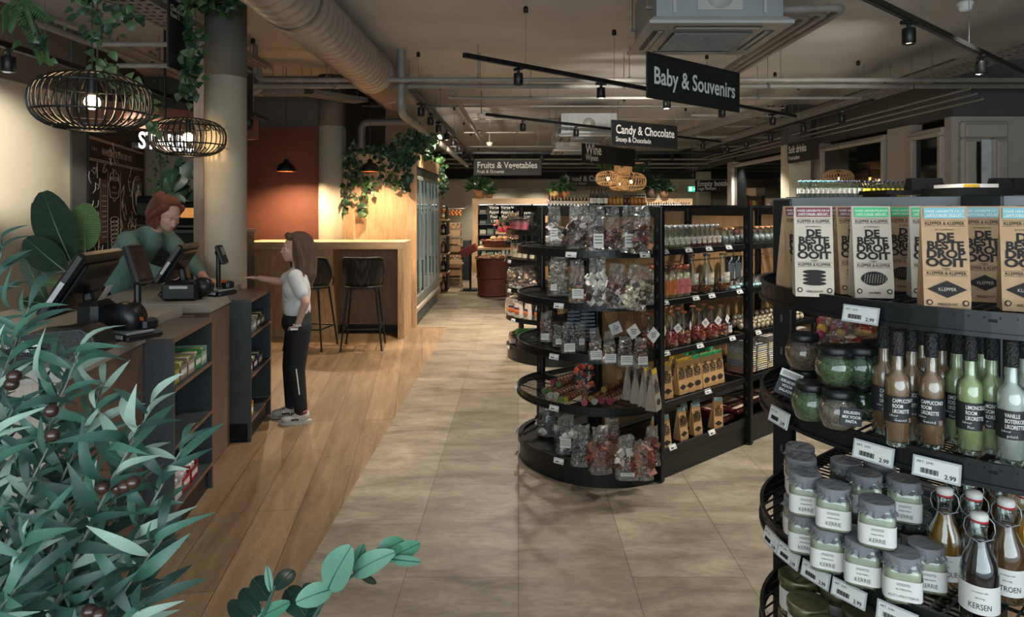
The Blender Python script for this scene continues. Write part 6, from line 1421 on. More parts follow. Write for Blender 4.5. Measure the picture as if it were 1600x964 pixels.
def potted(label, px, py, d, s, pot='a5714a', n=60, ls=.1, sp=.1, mats=LM, seed=1):
    c = W(px, py, d); t = thing('potted_plant', label, 'plant', c); r = R(seed)
    b = B(); b.lathe([(0, 0), (s*.35, 0), (s*.45, s*.6), (s*.4, s*.6), (0, s*.5)], mat('pot_'+pot, pot, .7, 0, .1, 20), 20); part('pot', b, t)
    b = B(); b2 = B()
    for k in range(n):
        a = r.uniform(0, 2*PI); el = r.uniform(.1, 1.5); dr = Vector((math.cos(a)*math.cos(el), math.sin(a)*math.cos(el), math.sin(el))); p = Vector((0, 0, s*.6))+dr*r.uniform(.1, 1)*sp*1.6
        leaf(b, p, p+(dr+Vector((0, 0, -.3))).normalized()*ls, ls*.45, r.choice(mats), (0, -1, .6), .2, 5)
        if k % 6 == 0: b2.tube([(0, 0, s*.5), p], .004, leaf_mid, 4)
    part('foliage', b, t); part('stem', b2, t)
potted('dark bushy plant in a terracotta pot on the oak cooler frame', 749, 309.5, 15.4, .28, n=110, ls=.16, sp=.17, seed=2)
potted('lighter small plant in a terracotta pot next to the dark bushy one', 765, 309.5, 15.4, .18, n=60, ls=.15, sp=.09, mats=[leaf_mid, iv_v], seed=3)
potted('plant in a straw basket above the small wine bottles', 866, 309.5, 15.4, .26, 'b3935a', 60, .14, .1, [leaf_mid, iv_v], 4)
potted('plant with rounded leaves in a terracotta pot above the wine bottles', 884, 309.5, 15.4, .26, n=60, ls=.16, sp=.16, seed=5)
potted('dark leaved plant in a brown pot above the little bottles', 1018, 309.5, 15.4, .34, '5a4438', 60, .17, .17, [leaf_dark], 6)
potted('low green plant in a basket, last on the oak cooler frame', 1038, 309.5, 15.4, .26, '7a5a40', 70, .15, .13, LM, 7)
# ------------------------------------------------------------ the far part of the shop
# oak framed cooler along the back
t = thing('open_cooler', 'long black open cooler in an oak frame along the far wall', 'cooler', (1.4, 15.5, 0)); x0, x1 = WD(738, 15.4).x-1.4, WD(1082, 15.4).x-1.4; zt = EYE+12*15.4/F
b = B(); b.box2((x0, -.1, zt-.13), (x1, .9, zt), wood_h); part('oak_pelmet', b, t)
for x in (x0, x1-.12): b = B(); b.box2((x, -.1, 0), (x+.12, .9, zt-.13), wood); part('oak_side', b, t)
b = B(); b.box2((x0+.12, .8, 0), (x1-.12, .9, zt-.13), black_metal); b.box2((x0+.12, 0, 0), (x1-.12, .8, .25), black_metal); part('cooler_body', b, t)
for k in range(5):
    b = B(); b.box2((x0+.12, .1+.0*k, .35+k*.24), (x1-.12, .8, .37+k*.24), grey_metal); part('shelf', b, t)
for k in range(6):
    x = x0+.5+k*.85; b = B(); b.box((x, -.02, 1.0), (.05, .04, 1.1), black_metal); part('door_post', b, t)
b = B(); b.box2((x0+.14, .2, zt-.15), (x1-.14, .24, zt-.135), mat('cooler_led', 'e6f0ea', .5, emit=1.5)); part('light_tube', b, t)
r = R(8)
pk = []
for i, c in enumerate(('b7b9ab', '8f9b90', 'c0b49a', '6f7f72', 'a99a7c')):
    q = thing('chilled_pack', 'x', 'pack', (0, 0, 0)); b = B(); b.box((0, 0, .045), (.15, .12, .09), mat('pack_'+c, c, .35, 0, .3, 30), bev=.01); part('pack_body', b, q); pk.append(Proto(q))
for k in range(5):
    for j in range(5):
        r.choice(pk).place((1.4+x0+.22+j*.17, 15.75, .37+k*.24), 0, 'pale chilled pack on a shelf of the oak framed cooler', 'chilled packs in the cooler', (1, 1, r.uniform(.8, 1.6)))
cb = mat('chalkboard', '101211', .8)
for i, (px, w) in enumerate(((772, .3), (790, .36), (806, .3), (822, .3))):
    c = WD(px, 14.9, 1.12); t = thing('chalkboard_sign', ('chalkboard above the red flowers', 'wide chalkboard beside the barrel tray', 'chalkboard with a drawn pear', 'chalkboard behind the bread bags')[i]+' in front of the oak cooler', 'chalkboard', c)
    b = B(); b.box((0, 0, .2), (w, .02, .42), cb); b.box((0, 0, -.3), (.03, .03, .6), black_metal); b.box((0, 0, -1.11+.0), (.2, .2, .02), black_metal); b.box((0, 0, -.8), (.03, .03, .65), black_metal); part('board', b, t)
    b = B()
    for k in range(4): b.text(('Verse', 'Appel', 'Peer', '1.99')[k], .09, chalk, T3(0, -.012, .32-k*.1) @ UP, bold=0)
    part('chalk_text', b, t)
# wicker barrel with bread
wk = brickmat('wicker_weave', '9c4f33', '6d3322', '2a120b', .05, .022, .004, 0, .5, 12, .4, bump=.8)
def wick_round(name, label, cat, c, r0, r1, h, m=None):
    t = thing(name, label, cat, c); b = B(); n = 44; rows = 22; vs = []
    for i in range(rows+1):
        for j in range(n):
            a = 2*PI*j/n; q = r0+(r1-r0)*(i/rows)+.008*math.sin(j*PI+i*PI); vs.append((q*math.cos(a), q*math.sin(a), h*i/rows))
    fs = [(i*n+j, i*n+(j+1) % n, (i+1)*n+(j+1) % n, (i+1)*n+j) for i in range(rows) for j in range(n)]+[tuple(range(n-1, -1, -1))]
    b.add(vs, fs, wick_m, False); part('basket_body', b, t)
    b = B()
    for z, rr in ((h, r1), (h*.5, (r0+r1)/2), (.03, r0)):
        b.loop([((rr+.008)*math.cos(2*PI*k/30), (rr+.008)*math.sin(2*PI*k/30), z+.006*math.sin(k*2)) for k in range(30)], .013, wick_m, 7)
    part('braided_rim', b, t)
    b = B(); b.lathe([(0, h-.05), (r1-.01, h-.05)], wick_m, 24, close=False); part('basket_insert', b, t)
    return t
wick_m = mat('red_brown_wicker', '6b3625', .5, 0, .5, 30, .8, 50, stretch=(1, 1, 3))
c = WD(770, 11.45); wick_round('wicker_basket', 'tall round red brown wicker barrel standing in the aisle', 'basket', (c.x, c.y, 0), .245, .285, .64)
bread = [mat('bread_'+k, k, .7, 0, .25, 30) for k in ('b98f5c', 'a5754a', 'c7a87c')]
def bun(label, loc, s, k, group, rz=0.):
    t = thing('bread_roll', label, 'bread', loc, rz, group); b = B(); b.ell((0, 0, s[2]), s, bread[k % 3], 12, 8)
    for q in (-1, 0, 1): b.box((q*s[0]*.4, 0, s[2]*1.96), (s[0]*.1, s[1]*.9, s[2]*.12), bread[(k+1) % 3])
    part('crust', b, t)
r = R(12)
for k in range(16):
    a = k*2.4; q = .05+.2*math.sqrt(k/16); bun('wrapped bread stick lying in the open wicker barrel', (c.x+q*math.cos(a), c.y+q*math.sin(a), .595+.02*(k % 3)), (.085, .03, .028), k, 'bread sticks in the wicker barrel', r.uniform(0, 3))
t = thing('display_table', 'dark legged display table behind the wicker barrel', 'table', (c.x+.1, c.y+.95, 0))
b = B(); b.box((0, 0, .74), (.8, .6, .04), wood_h); part('tabletop', b, t)
for sx in (-1, 1):
    for sy in (-1, 1): b = B(); b.box((sx*.37, sy*.27, .36), (.04, .04, .72), black_metal); part('leg', b, t)
tc_ = (c.x+.1, c.y+.95, .76); q = wick_round('wicker_tray', 'shallow wicker tray heaped with bread on the display table', 'tray', tc_, .3, .34, .12); q.scale = (1, .8, 1)
for k in range(22):
    a = k*2.4; q = .27*math.sqrt((k % 14)/14); bun('small round bread roll heaped on the wicker tray', (tc_[0]+q*math.cos(a), tc_[1]+q*math.sin(a)*.7, .83+.055*(k//14)), (.06, .05, .035), k, 'bread rolls on the wicker tray', a)
t = thing('fruit_crate', 'tilted red crate on the edge of the display table', 'crate', (WD(735, 12.2).x, 12.2, .66), 0); M = Matrix.Rotation(-.45, 4, 'Y'); red = mat('red_crate', '8a3026', .5)
b = B(); b.box((0, 0, 0), (.28, .4, .02), red, M=M)
for s in (-1, 1): b.box((0, s*.2, .06), (.28, .015, .12), red, M=M); b.box((s*.14, 0, .06), (.015, .4, .12), red, M=M)
b.cyl((0, 0, -.02), (0, 0, -.66), .02, black_metal); b.box((0, 0, -.65), (.25, .25, .02), black_metal); part('crate_body', b, t)
# juice rack behind the freezers
t = thing('juice_rack', 'narrow black rack of juice bottles behind the last freezer', 'rack', (WD(689, 12).x, 12.0, 0))
for x in (-.12, .12): b = B(); b.box((x, 0, .75), (.03, .3, 1.5), black_metal); part('upright', b, t)
zs = [.02, .36, .68, 1.0, 1.27]
for z in zs: b = B(); b.box((0, 0, z-.012), (.3, .34, .02), wood_h); part('shelf', b, t)
jb = {}
for c_, cc in (('c47a28', 'd9d4c0'), ('4a1a24', '2a2a2e'), ('c9672a', '2a2622'), ('5a2a1c', '1f1f22')):
    jb[c_] = simple_bottle('juice_bottle', [(0, 0), (.04, 0), (.042, .005), (.042, .13), (.025, .17), (.018, .18), (.018, .2), (0, .2)], [(0, .004), (.04, .004), (.04, .128), (.022, .165), (0, .166)], [c_], [(.02, .19), (.02, .215), (0, .216)], lab_cream, lab=(.043, .04, .09, .8), capm=mat('cap_'+cc, cc, .4))
for z, k, nm_ in zip(zs, ('c9672a', '5a2a1c', 'c47a28', '4a1a24', 'c47a28'), ('orange bottom', 'dark lower', 'orange middle', 'dark red upper', 'orange top')):
    for x in (-.055, .05):
        for y in (-.1, .0): jb[k].place((WD(689, 12).x+x, 12+y, z), 0, 'juice bottle on the %s level of the narrow rack' % nm_.split()[1]+', '+nm_.split()[0], 'juice bottles '+nm_, (1, 1, 1.1))
t = thing('net_hook_rail', 'wire rail with orange nets of citrus hanging from it', 'rail', (WD(700, 12.6).x, 12.6, 1.45)); b = B(); b.cyl((-.3, 0, 0), (.3, 0, 0), .006, steel)
b.cyl((-.3, 0, 0), (-.3, 0, -1.44), .008, black_metal); b.cyl((.3, 0, .0), (.36, 0, .06), .006, steel); part('wire_rail', b, t)
orange = mat('orange_peel', 'c8702a', .5, 0, .12, 30)
for k in range(7):
    q = thing('citrus_net', 'net of oranges hanging from the wire rail behind the juice rack', 'net', (WD(700, 12.6).x-.2+k*.07, 12.6, 1.44), 0, 'citrus nets'); b = B()
    for j in range(3): b.ell((.01*(-1)**j, 0, -.03-.035*j), (.022, .022, .022), orange, 10, 6)
    part('orange', b, q)
def crate(label, loc, d, m, fillc=None, n=0, name='wooden_crate'):
    t = thing(name, label, 'crate', loc); x, y, z = d; b = B(); b.box((0, 0, .01), (x, y, .02), m)
    for k in range(2):
        zz = z*(.25+.5*k); b.box((0, -y/2, zz), (x, .012, z*.36), m); b.box((0, y/2, zz), (x, .012, z*.36), m); b.box((-x/2, 0, zz), (.012, y, z*.36), m); b.box((x/2, 0, zz), (.012, y, z*.36), m)
    part('crate_body', b, t)
    return t
cw = WD(706, 13.2)
for k in range(3): crate('stacked oak crate behind the juice rack, level %s' % ('bottom', 'middle', 'top')[k], (cw.x, cw.y, .32+.3*k+.0), (.34, .3, .27), wood)
t = thing('produce_stand', 'dark square produce stand behind the wooden crates', 'stand', (WD(716, 13.9).x, 14.0, 0)); b = B(); b.box((0, 0, .4), (.5, .4, .8), mat('dark_navy_front', '14181f', .5)); part('stand_body', b, t)
b = B(); b.box((.05, -.21, .74), (.1, .01, .12), wood_h); part('price_board', b, t)
crate('low crate under the stack of oak crates', (cw.x, cw.y, 0), (.34, .3, .30), wood)
bc = WD(702, 12.4); t = thing('bread_basket_stand', 'oak tray on legs heaped with bags of rusks before the dark stand', 'stand', (bc.x+.02, 12.75, 0)); b = B(); b.box((0, 0, .42), (.4, .3, .03), wood_h); b.box((0, -.15, .47), (.4, .015, .08), wood_h)
for s in (-1, 1): b.box((s*.17, 0, .2), (.02, .25, .4), wood)
part('stand_body', b, t)
RB = lump_bag('rusk_bag', 'x', 'bag', (0, 0, 0), 0, .11, .07, .14, ['b9a184', '8a6a50', 'cbb89c'], 18, .03, 3, None, None, 'box', None, .8, True)
for k in range(9): RB.place((bc.x-.12+(k % 3)*.12, 12.68+.07*(k//3), .437), R(k).uniform(-.3, .3), 'clear bag of rusks heaped on the oak tray stand', 'bags of rusks on the oak tray')

# goods on the two shelving units behind
def along_end(g, z, u, inset=.07):
    ph = -PI/2+PI*u; return g.w(-(.43-inset)*abs(math.cos(ph))**.9, (g.a-inset)*math.sin(ph), z)
def fill_end(g, z, proto, us, label, group, inset=.07, scale=None, dz=0.):
    for u in us: proto.place(along_end(g, z+dz, u, inset), g.rz-PI/2+PI*(u-.5)*.8, label, group, scale)
bagB = [lump_bag('biscuit_bag', 'x', 'bag', (0, 0, 0), 0, .11, .06, .15, cs, 22, .026, 40+i, None, None, sh, None, .75, True) for i, (cs, sh) in enumerate(((['9a7a5c', '6d5240', 'b89c7c'], 'box'), (['8a6a52', 'cbb7a0', '5a4434'], 'ell'), (['b06a4a', '8a4438', 'c9a27c'], 'ell')))]
pj = label_jar('sweet_jar', '', '8a7a6c', 'a8555a', .12, .045, 'a06068'); tj = label_jar('biscuit_jar', '', '2a2622', 'b4a386', .17, .035, 'a87a60'); bj = label_jar('small_jar', '', '3a2622', 'c9bfae', .09, .033, '9a6a50')
Us = [.5, .6, .7, .8, .9, .98]
fill_end(GC, 1.262, pj, Us, 'pink sweet jar on the top end shelf of the second unit', 'pink sweet jars')
fill_end(GC, .982, tj, [.42, .5, .57, .64, .71, .78, .86, .94], 'tall patterned biscuit jar on the second end shelf behind', 'patterned biscuit jars')
for k, u in enumerate((.45, .52, .6, .68, .76, .84, .92, .99)): bagB[k % 2].place(along_end(GC, .704, u), 0, 'clear bag of dark biscuits on the third end shelf behind', 'biscuit bags on the unit behind', 1.15)
for k, u in enumerate((.5, .62, .74, .86, .96)): bagB[1].place(along_end(GC, .704, u, .17), .4, 'clear bag of biscuits in the inner ring of the third end shelf behind', 'inner biscuit bags on the unit behind', 1.3)
pouch = thing('white_pouch', 'x', 'pouch', (0, 0, 0)); b = B()
vs = []; wv = [(.055, .025, 0), (.056, .028, .03), (.055, .02, .08), (.053, .008, .13), (.053, .003, .15)]
for w, d_, z in wv: vs += [(w*x, d_*y, z) for x, y in ((-1, 0), (-.6, -1), (.6, -1), (1, 0), (.6, 1), (-.6, 1))]
b.add(vs, [(i*6+j, i*6+(j+1) % 6, (i+1)*6+(j+1) % 6, (i+1)*6+j) for i in range(4) for j in range(6)]+[(24, 25, 26, 27, 28, 29)], mat('white_pouch_film', 'c7b7a8', .4, 0, .05, 20)); part('pouch_body', b, pouch)
b = B(); b.ell((0, -.031, .055), (.035, .004, .022), mat('orange_print', 'c9682f', .5), 12, 6); b.box((0, -.027, .085), (.06, .003, .02), mat('dark_blue_print', '3a4254', .5)); part('printed_motif', b, pouch); PO = Proto(pouch)
for k, u in enumerate((.36, .45, .55, .66, .76)): PO.place(along_end(GC, .424, u, .04), GC.rz-PI/2+PI*(u-.5)*.7, 'white pouch with an orange motif on the fourth end shelf behind', 'white pouches with orange motif', 1.05)
tin = thing('striped_tin', 'x', 'tin', (0, 0, 0)); b = B()
b.lathe([(0, 0), (.052, 0), (.052, .018), (0, .018)], mat('tin_red', '8a3a34', .4), 20); b.lathe([(.053, .018), (.053, .026), (0, .026)], mat('tin_cream', 'b9a58c', .4), 20); part('tin_body', b, tin); TN = Proto(tin)
for k in range(6): TN.place(tuple(along_end(GC, .424+k*.0265, .85, .06)), 0, 'flat red and cream striped tin in the stack on the fourth end shelf', 'striped tins in a stack')
for k, u in enumerate((.80, .74, .68)): bj.place(along_end(GC, .137, u, .05), 0, 'small honey brown jar on the bottom end shelf behind', 'honey brown jars')
for k, u in enumerate((.86, .93)): bj.place(along_end(GC, .137, u, .07), 0, 'small dark lidded jar at the rim of the bottom end shelf behind', 'dark lidded small jars')
t = tag(thing('green_box', 'x', 'box', along_end(GC, .137, .7, .2), .2), 'bright green box behind the honey jars on the bottom end shelf', 'box'); b = B(); b.box((0, 0, .07), (.22, .1, .14), mat('bright_green_card', '2f7a3a', .4, 0, .2, 30), bev=.004); part('box_body', b, t)
b = B(); b.box((0, -.051, .08), (.12, .002, .04), lab_white); part('box_label', b, t)
fill_end(GE, 1.262, bagB[0], Us, 'clear bag of small loaves on the top end shelf of the third unit', 'loaf bags on the third unit')
fill_end(GE, .982, bagB[2], Us, 'clear bag of reddish cookies on the third unit', 'cookie bags on the third unit', .07, 1.1)
fill_end(GE, .704, tj, [.5, .57, .64, .71, .78, .86, .94], 'tall jar of dry goods on the third end shelf of the third unit', 'tall jars on the third unit', .07, .85)
fill_end(GE, .424, bagB[1], Us, 'clear bag of nuts low on the third unit', 'nut bags low on the third unit', .07, 1.2)
fill_end(GE, .137, bagB[0], Us, 'clear bag on the bottom end shelf of the third unit', 'bottom bags on the third unit', .07, 1.2)
# red flowers behind
for k, px in enumerate((783, 791, 799)):
    c = WD(px, 13.6, 1.0); potted('red flowers in a red pot on the flower stand, %s' % ('by the barrel side', 'middle one', 'by the bread bags')[k], px, 322+(1.5-.98)*F/13.6, 13.6, .16, 'a8303c', 26, .09, .08, [mat('red_petal', 'a8323e', .5), leaf_mid], 50+k)
t = thing('flower_stand', 'narrow oak topped stand under the red flowers', 'stand', (WD(791, 13.6).x, 13.6, 0)); b = B(); b.box((0, 0, .965), (.42, .25, .03), wood_h); part('stand_top', b, t)
for s in (-1, 1): b = B(); b.box((s*.18, 0, .475), (.03, .03, .95), black_metal); b.box((s*.18, 0, .01), (.05, .2, .02), black_metal); part('leg', b, t)
# bottle shelf in front of the cooler
xw0, xw1 = WD(846, 12.6).x, WD(1082, 12.6).x
t = thing('wine_shelf', 'long black shelf unit carrying wine, juice and small bottles on its top', 'shelving unit', ((xw0+xw1)/2, 12.6, 0)); b = B(); b.box((0, 0, 1.49), (xw1-xw0, .5, .03), shelf_black); part('top_board', b, t)
b = B(); b.box((0, .22, .74), (xw1-xw0, .02, 1.46), shelf_black); part('back_panel', b, t)
for s in (-1, 1): b = B(); b.box((s*(xw1-xw0-.04)/2, 0, .74), (.04, .5, 1.47), shelf_black); part('side_panel', b, t)
for z in (.1, .45, .8, 1.15): b = B(); b.box((0, 0, z), (xw1-xw0-.08, .45, .02), shelf_black); part('shelf', b, t)
def wine(caps, body='10140f', h=.3, r0=.037, lc=lab_white): return simple_bottle('wine_bottle', [(0, 0), (r0*.95, 0), (r0, .004), (r0, h*.6), (r0*.45, h*.74), (r0*.38, h), (0, h)], [(0, .004), (r0*.9, .004), (r0*.9, h*.58), (0, h*.6)], [body], [(r0*.42, h*.8), (r0*.44, h*1.005), (0, h*1.006)], lc, clear('wine_glass_green', '3a4636', .35, .8, .05), lab=(r0*1.03, h*.15, h*.45, 1.0), capm=mat('cap_'+caps, caps, .4))
wb = [wine('7a2024', '1a1010', .19, .026), wine('2f8a8a', '3a4a22', .19, .026), wine('6f7476', '5a5a34', .19, .026, lab_cream)]
for k in range(13): wb[0 if k < 5 else 1 if k < 8 else 2].place((WD(858+k*5.3, 12.5).x, 12.5, 1.506), 0, 'small wine bottle with a %s cap on the long bottle shelf' % ('red', 'turquoise', 'grey')[0 if k < 5 else 1 if k < 8 else 2], 'small wine bottles %d' % (0 if k < 5 else 1 if k < 8 else 2))
wg = wine('16181c', '14161c', .31, .04)
for k in range(5): wg.place((WD(924+k*5.6, 12.45).x, 12.45+.06*(k % 2), 1.506), 0, 'tall dark wine bottle with a pale label on the long bottle shelf', 'tall dark wine bottles')
jo = [simple_bottle('juice_flask', [(0, 0), (.04, 0), (.042, .005), (.042, .12), (.028, .16), (.028, .185), (0, .185)], [(0, .004), (.04, .004), (.04, .118), (.026, .155), (0, .156)], [c], [(.03, .17), (.03, .2), (0, .2)], lab_cream, capm=mat('cap_'+cc, cc, .4)) for c, cc in (('b9722a', '6a5148'), ('c98f34', '6a5148'), ('c46a1c', '2a2220'), ('5a1f22', '2a2220'))]
for k in range(11):
    i = (0, 0, 0, 1, 1, 3, 3, 2, 2, 2, 2)[k]; jo[i].place((WD(948+k*5.7, 12.5).x, 12.5, 1.506), 0, '%s flask with dark cap on the long bottle shelf' % ('amber juice', 'yellow juice', 'orange juice', 'dark berry juice')[i], 'juice flasks %d' % i)
mi = [wine('b99a3a', 'b9a060', .07, .016, lab_cream), wine('3a6a7a', '8fa0a0', .07, .016, lab_cream), wine('8a2a24', '8a3a2a', .07, .016, lab_cream)]
for k in range(18): mi[k//6].place((WD(1009+k*3.9, 12.5).x, 12.45, 1.506), 0, 'miniature bottle with %s cap at the end of the long bottle shelf' % ('golden', 'blue', 'red')[k//6], 'miniature bottles %d' % (k//6))
# soft drinks rack before the windows
t = thing('drinks_rack', 'tall grey rack with soft drink bottles on top before the window wall', 'rack', (3.85, 8.15, 0)); b = B(); b.box((0, 0, 1.58), (1.5, .5, .03), grey_metal); part('top_board', b, t)
for s in (-1, 1): b = B(); b.box((s*.73, 0, .78), (.04, .5, 1.56), grey_metal); part('side_panel', b, t)
b = B(); b.box((0, .23, .78), (1.42, .02, 1.5), black_metal); part('back_panel', b, t)
for z in (.3, .7, 1.1): b = B(); b.box((0, 0, z), (1.42, .45, .02), grey_metal); part('shelf', b, t)
cola = simple_bottle('soft_drink_bottle', [(0, 0), (.03, 0), (.034, .01), (.034, .09), (.016, .135), (.012, .15), (0, .15)], [(0, .004), (.032, .006), (.032, .088), (0, .09)], ['6a6a60'], [(.014, .14), (.014, .158), (0, .158)], lab_white, lab=(.0348, .04, .075, 1.2), capm=mat('teal_cap', '4a7a86', .4))
cola2 = simple_bottle('soft_drink_bottle', [(0, 0), (.03, 0), (.034, .01), (.034, .09), (.016, .135), (.012, .15), (0, .15)], [(0, .004), (.032, .006), (.032, .088), (0, .09)], ['8a8a84'], [(.014, .14), (.014, .158), (0, .158)], lab_white, lab=(.0348, .04, .075, 1.2), capm=mat('navy_cap', '2a3248', .4))
yel = simple_bottle('juice_carton_bottle', [(0, 0), (.03, 0), (.034, .01), (.034, .09), (.016, .135), (.012, .15), (0, .15)], [(0, .004), (.032, .006), (.032, .088), (0, .09)], ['b9a22a'], [(.014, .14), (.014, .158), (0, .158)], mat('yellow_label', 'c9b52a', .5), lab=(.0348, .02, .085, 1.4), capm=mat('navy_cap', '2a3248', .4))
for row in (0, 1):
    for k in range(13): (cola if k < 8 else cola2).place((WD(1252+k*7.6, 8.0).x+.02*row, 8.0+row*.11, 1.596), 0, 'clear soft drink bottle with %s cap on the grey rack' % ('teal' if k < 8 else 'navy'), 'soft drink bottles %d' % (k < 8), (1, 1, 1.3))
    for k in range(8): yel.place((WD(1358+k*7.4, 8.0).x+.01*row, 8.0+row*.11, 1.596), 0, 'yellow labelled juice bottle with navy cap on the grey rack', 'yellow juice bottles', (1, 1, 1.25))
# black display bins on top farther along the close shelving unit
bn = thing('black_bin', 'x', 'bin', (0, 0, 0)); b = B(); vs = [(-.06, -.05, 0), (.06, -.05, 0), (.06, .05, 0), (-.06, .05, 0), (-.05, -.035, .08), (.05, -.035, .08), (.05, .035, .08), (-.05, .035, .08)]
b.add(vs, [(3, 2, 1, 0), (0, 1, 5, 4), (1, 2, 6, 5), (2, 3, 7, 6), (3, 0, 4, 7), (4, 5, 6, 7)], black_plastic); part('bin_body', b, bn); b = B(); b.box((0, -.036, .05), (.07, .003, .02), mat('olive_sticker', '6a7a3a', .5)); part('sticker', b, bn); BN = Proto(bn)
t = thing('display_case', 'black display case with pale lid seen over the top of the close shelving end', 'case', WD(1508, 4.6, 0)); b = B(); b.box((0, 0, .81), (.36, .4, 1.62), black_metal); part('case_body', b, t)
b = B(); b.box((0, 0, 1.633), (.24, .3, .025), paper_white); b.box((-.06, -.152, 1.633), (.1, .006, .02), band['yellow']); part('lid', b, t)
t = thing('display_shelf', 'dark shelf board carrying the black bins behind the kraft bags', 'shelf', WD(1530, 5.1, 0)); b = B(); b.box((.2, 0, 1.6), (2.0, .4, .03), black_metal)
for s in (-.75, 1.15): b.box((s, 0, .79), (.04, .4, 1.59), black_metal)
part('shelf_body', b, t)
o = WD(1530, 5.1, 1.576)
for k, px in enumerate((1432, 1456, 1562, 1590)): BN.place((WD(px, 5.0).x, 5.0, 1.616), 0, 'small black sloping bin on the dark shelf board, %s' % ('first', 'second', 'third', 'last by the picture edge')[k], None, 1.1)
# goods between the far pillars
t = thing('wood_fascia', 'oak fascia board over the far service shelves', 'board', (WD(1200, 13.6).x, 13.6, 1.72)); b = B(); b.box((0, 0, .06), (.85, .1, .16), wood_h); part('board', b, t)
b = B(); b.box((-.41, 0, -.86), (.04, .1, 1.72), black_metal); b.box((.41, 0, -.86), (.04, .1, 1.72), black_metal); part('upright', b, t)
b = B()
for z in (1.5, 1.2): b.box((0, .1, z-1.72-.01), (.8, .35, .02), paper_white)
part('shelf', b, t)
for k in range(12):
    c = ('a8402a', 'c9a23a', 'b5b8ac', '8a2f28', 'c07a30')[k % 5]; q = tag(thing('grocery_box', 'x', 'box', (WD(1200, 13.6).x-.36+k*.065, 13.62, 1.5)), 'small coloured grocery box on the far service shelves', 'box', 'grocery boxes on the far shelves')
    b = B(); b.box((0, 0, .06), (.055, .1, .12-.02*(k % 3)), mat('grocery_'+c, c, .5, 0, .2, 20)); part('box_body', b, q)
# ------------------------------------------------------------ people
def fuse(b, voxel, smooth=6, name='body'):
    """one continuous surface out of overlapping volumes"""
    me = b.mesh('tmp'); o = bpy.data.objects.new('tmp', me); COL.objects.link(o)
    m = o.modifiers.new('r', 'REMESH'); m.mode = 'VOXEL'; m.voxel_size = voxel; m.use_smooth_shade = True
    s = o.modifiers.new('s', 'SMOOTH'); s.factor = .5; s.iterations = smooth
    dg = bpy.context.evaluated_depsgraph_get(); ev = o.evaluated_get(dg); me2 = bpy.data.meshes.new_from_object(ev, depsgraph=dg)
    bpy.data.objects.remove(o); me2.name = name
    return me2
def part_me(name, me, parent, mats):
    me.materials.clear()
    for m in mats: me.materials.append(m)
    o = bpy.data.objects.new(name, me); COL.objects.link(o); o.parent = parent; return o
dum = mat('dummy_skin', '808080')
def caps(b, pts, rs):
    pts = [Vector(p) for p in pts]
    for i in range(len(pts)-1): b.tube([pts[i], pts[i+1]], [rs[i], rs[i+1]], dum, 14, True)
    for p, r_ in zip(pts, rs): b.ell(p, (r_, r_, r_), dum, 14, 10)
def hand(b, w, d, nrm, s=1., curl=.5):
    """palm from the wrist w along d, nrm the palm normal; four bent fingers and a thumb"""
    w, d, nrm = Vector(w), Vector(d).normalized(), Vector(nrm).normalized(); sd = d.cross(nrm).normalized(); nrm = sd.cross(d).normalized()
    R3 = Matrix((sd, d, nrm)).transposed()
    b.ell(w+d*.042*s, (.036*s, .046*s, .014*s), dum, 16, 10, R=R3)
    for k, (x, L_) in enumerate(((-.027, .062), (-.009, .072), (.009, .068), (.026, .052))):
        p = w+d*.078*s+sd*x*s; q = p+(d+nrm*curl*.3).normalized()*L_*.5*s; e = q+(d+nrm*curl*1.3).normalized()*L_*.5*s
        caps(b, [p-d*.02*s, p, q, e], [.008*s, .0085*s, .0075*s, .0065*s])
    p = w+d*.022*s-sd*.028*s; q = p+(d*.6-sd*.8+nrm*.3).normalized()*.034*s; e = q+(d*.9-sd*.35+nrm*.4).normalized()*.028*s
    caps(b, [p, q, e], [.011*s, .0095*s, .008*s])
def head(b, c, s, yaw=0., pitch=0.):
    """c centre of the skull; face looks along -y before turning"""
    M = Matrix.Rotation(yaw, 3, 'Z') @ Matrix.Rotation(pitch, 3, 'X'); c = Vector(c)
    E = lambda p, r_: b.ell(c+M @ (Vector(p)*s), [q*s for q in r_], dum, 18, 12, R=M)
    E((0, .018, .025), (.074, .092, .082)); E((0, -.022, -.03), (.058, .062, .068)); E((0, -.052, -.078), (.024, .022, .02)); E((0, -.035, -.062), (.045, .045, .03))
    E((0, -.082, -.018), (.009, .012, .022)); E((0, -.092, -.032), (.0125, .011, .009)); E((0, -.072, .02), (.05, .012, .012))
    E((0, -.079, -.052), (.019, .008, .006)); E((0, -.077, -.06), (.016, .008, .006))
    for sx in (-1, 1): E((sx*.072, .012, -.012), (.008, .017, .027)); E((sx*.036, -.058, -.022), (.018, .016, .016))
    return lambda p: c+M @ (Vector(p)*s), M
skin = mat('skin', 'c49a84', .55, 0, .04, 20, sss=.08)
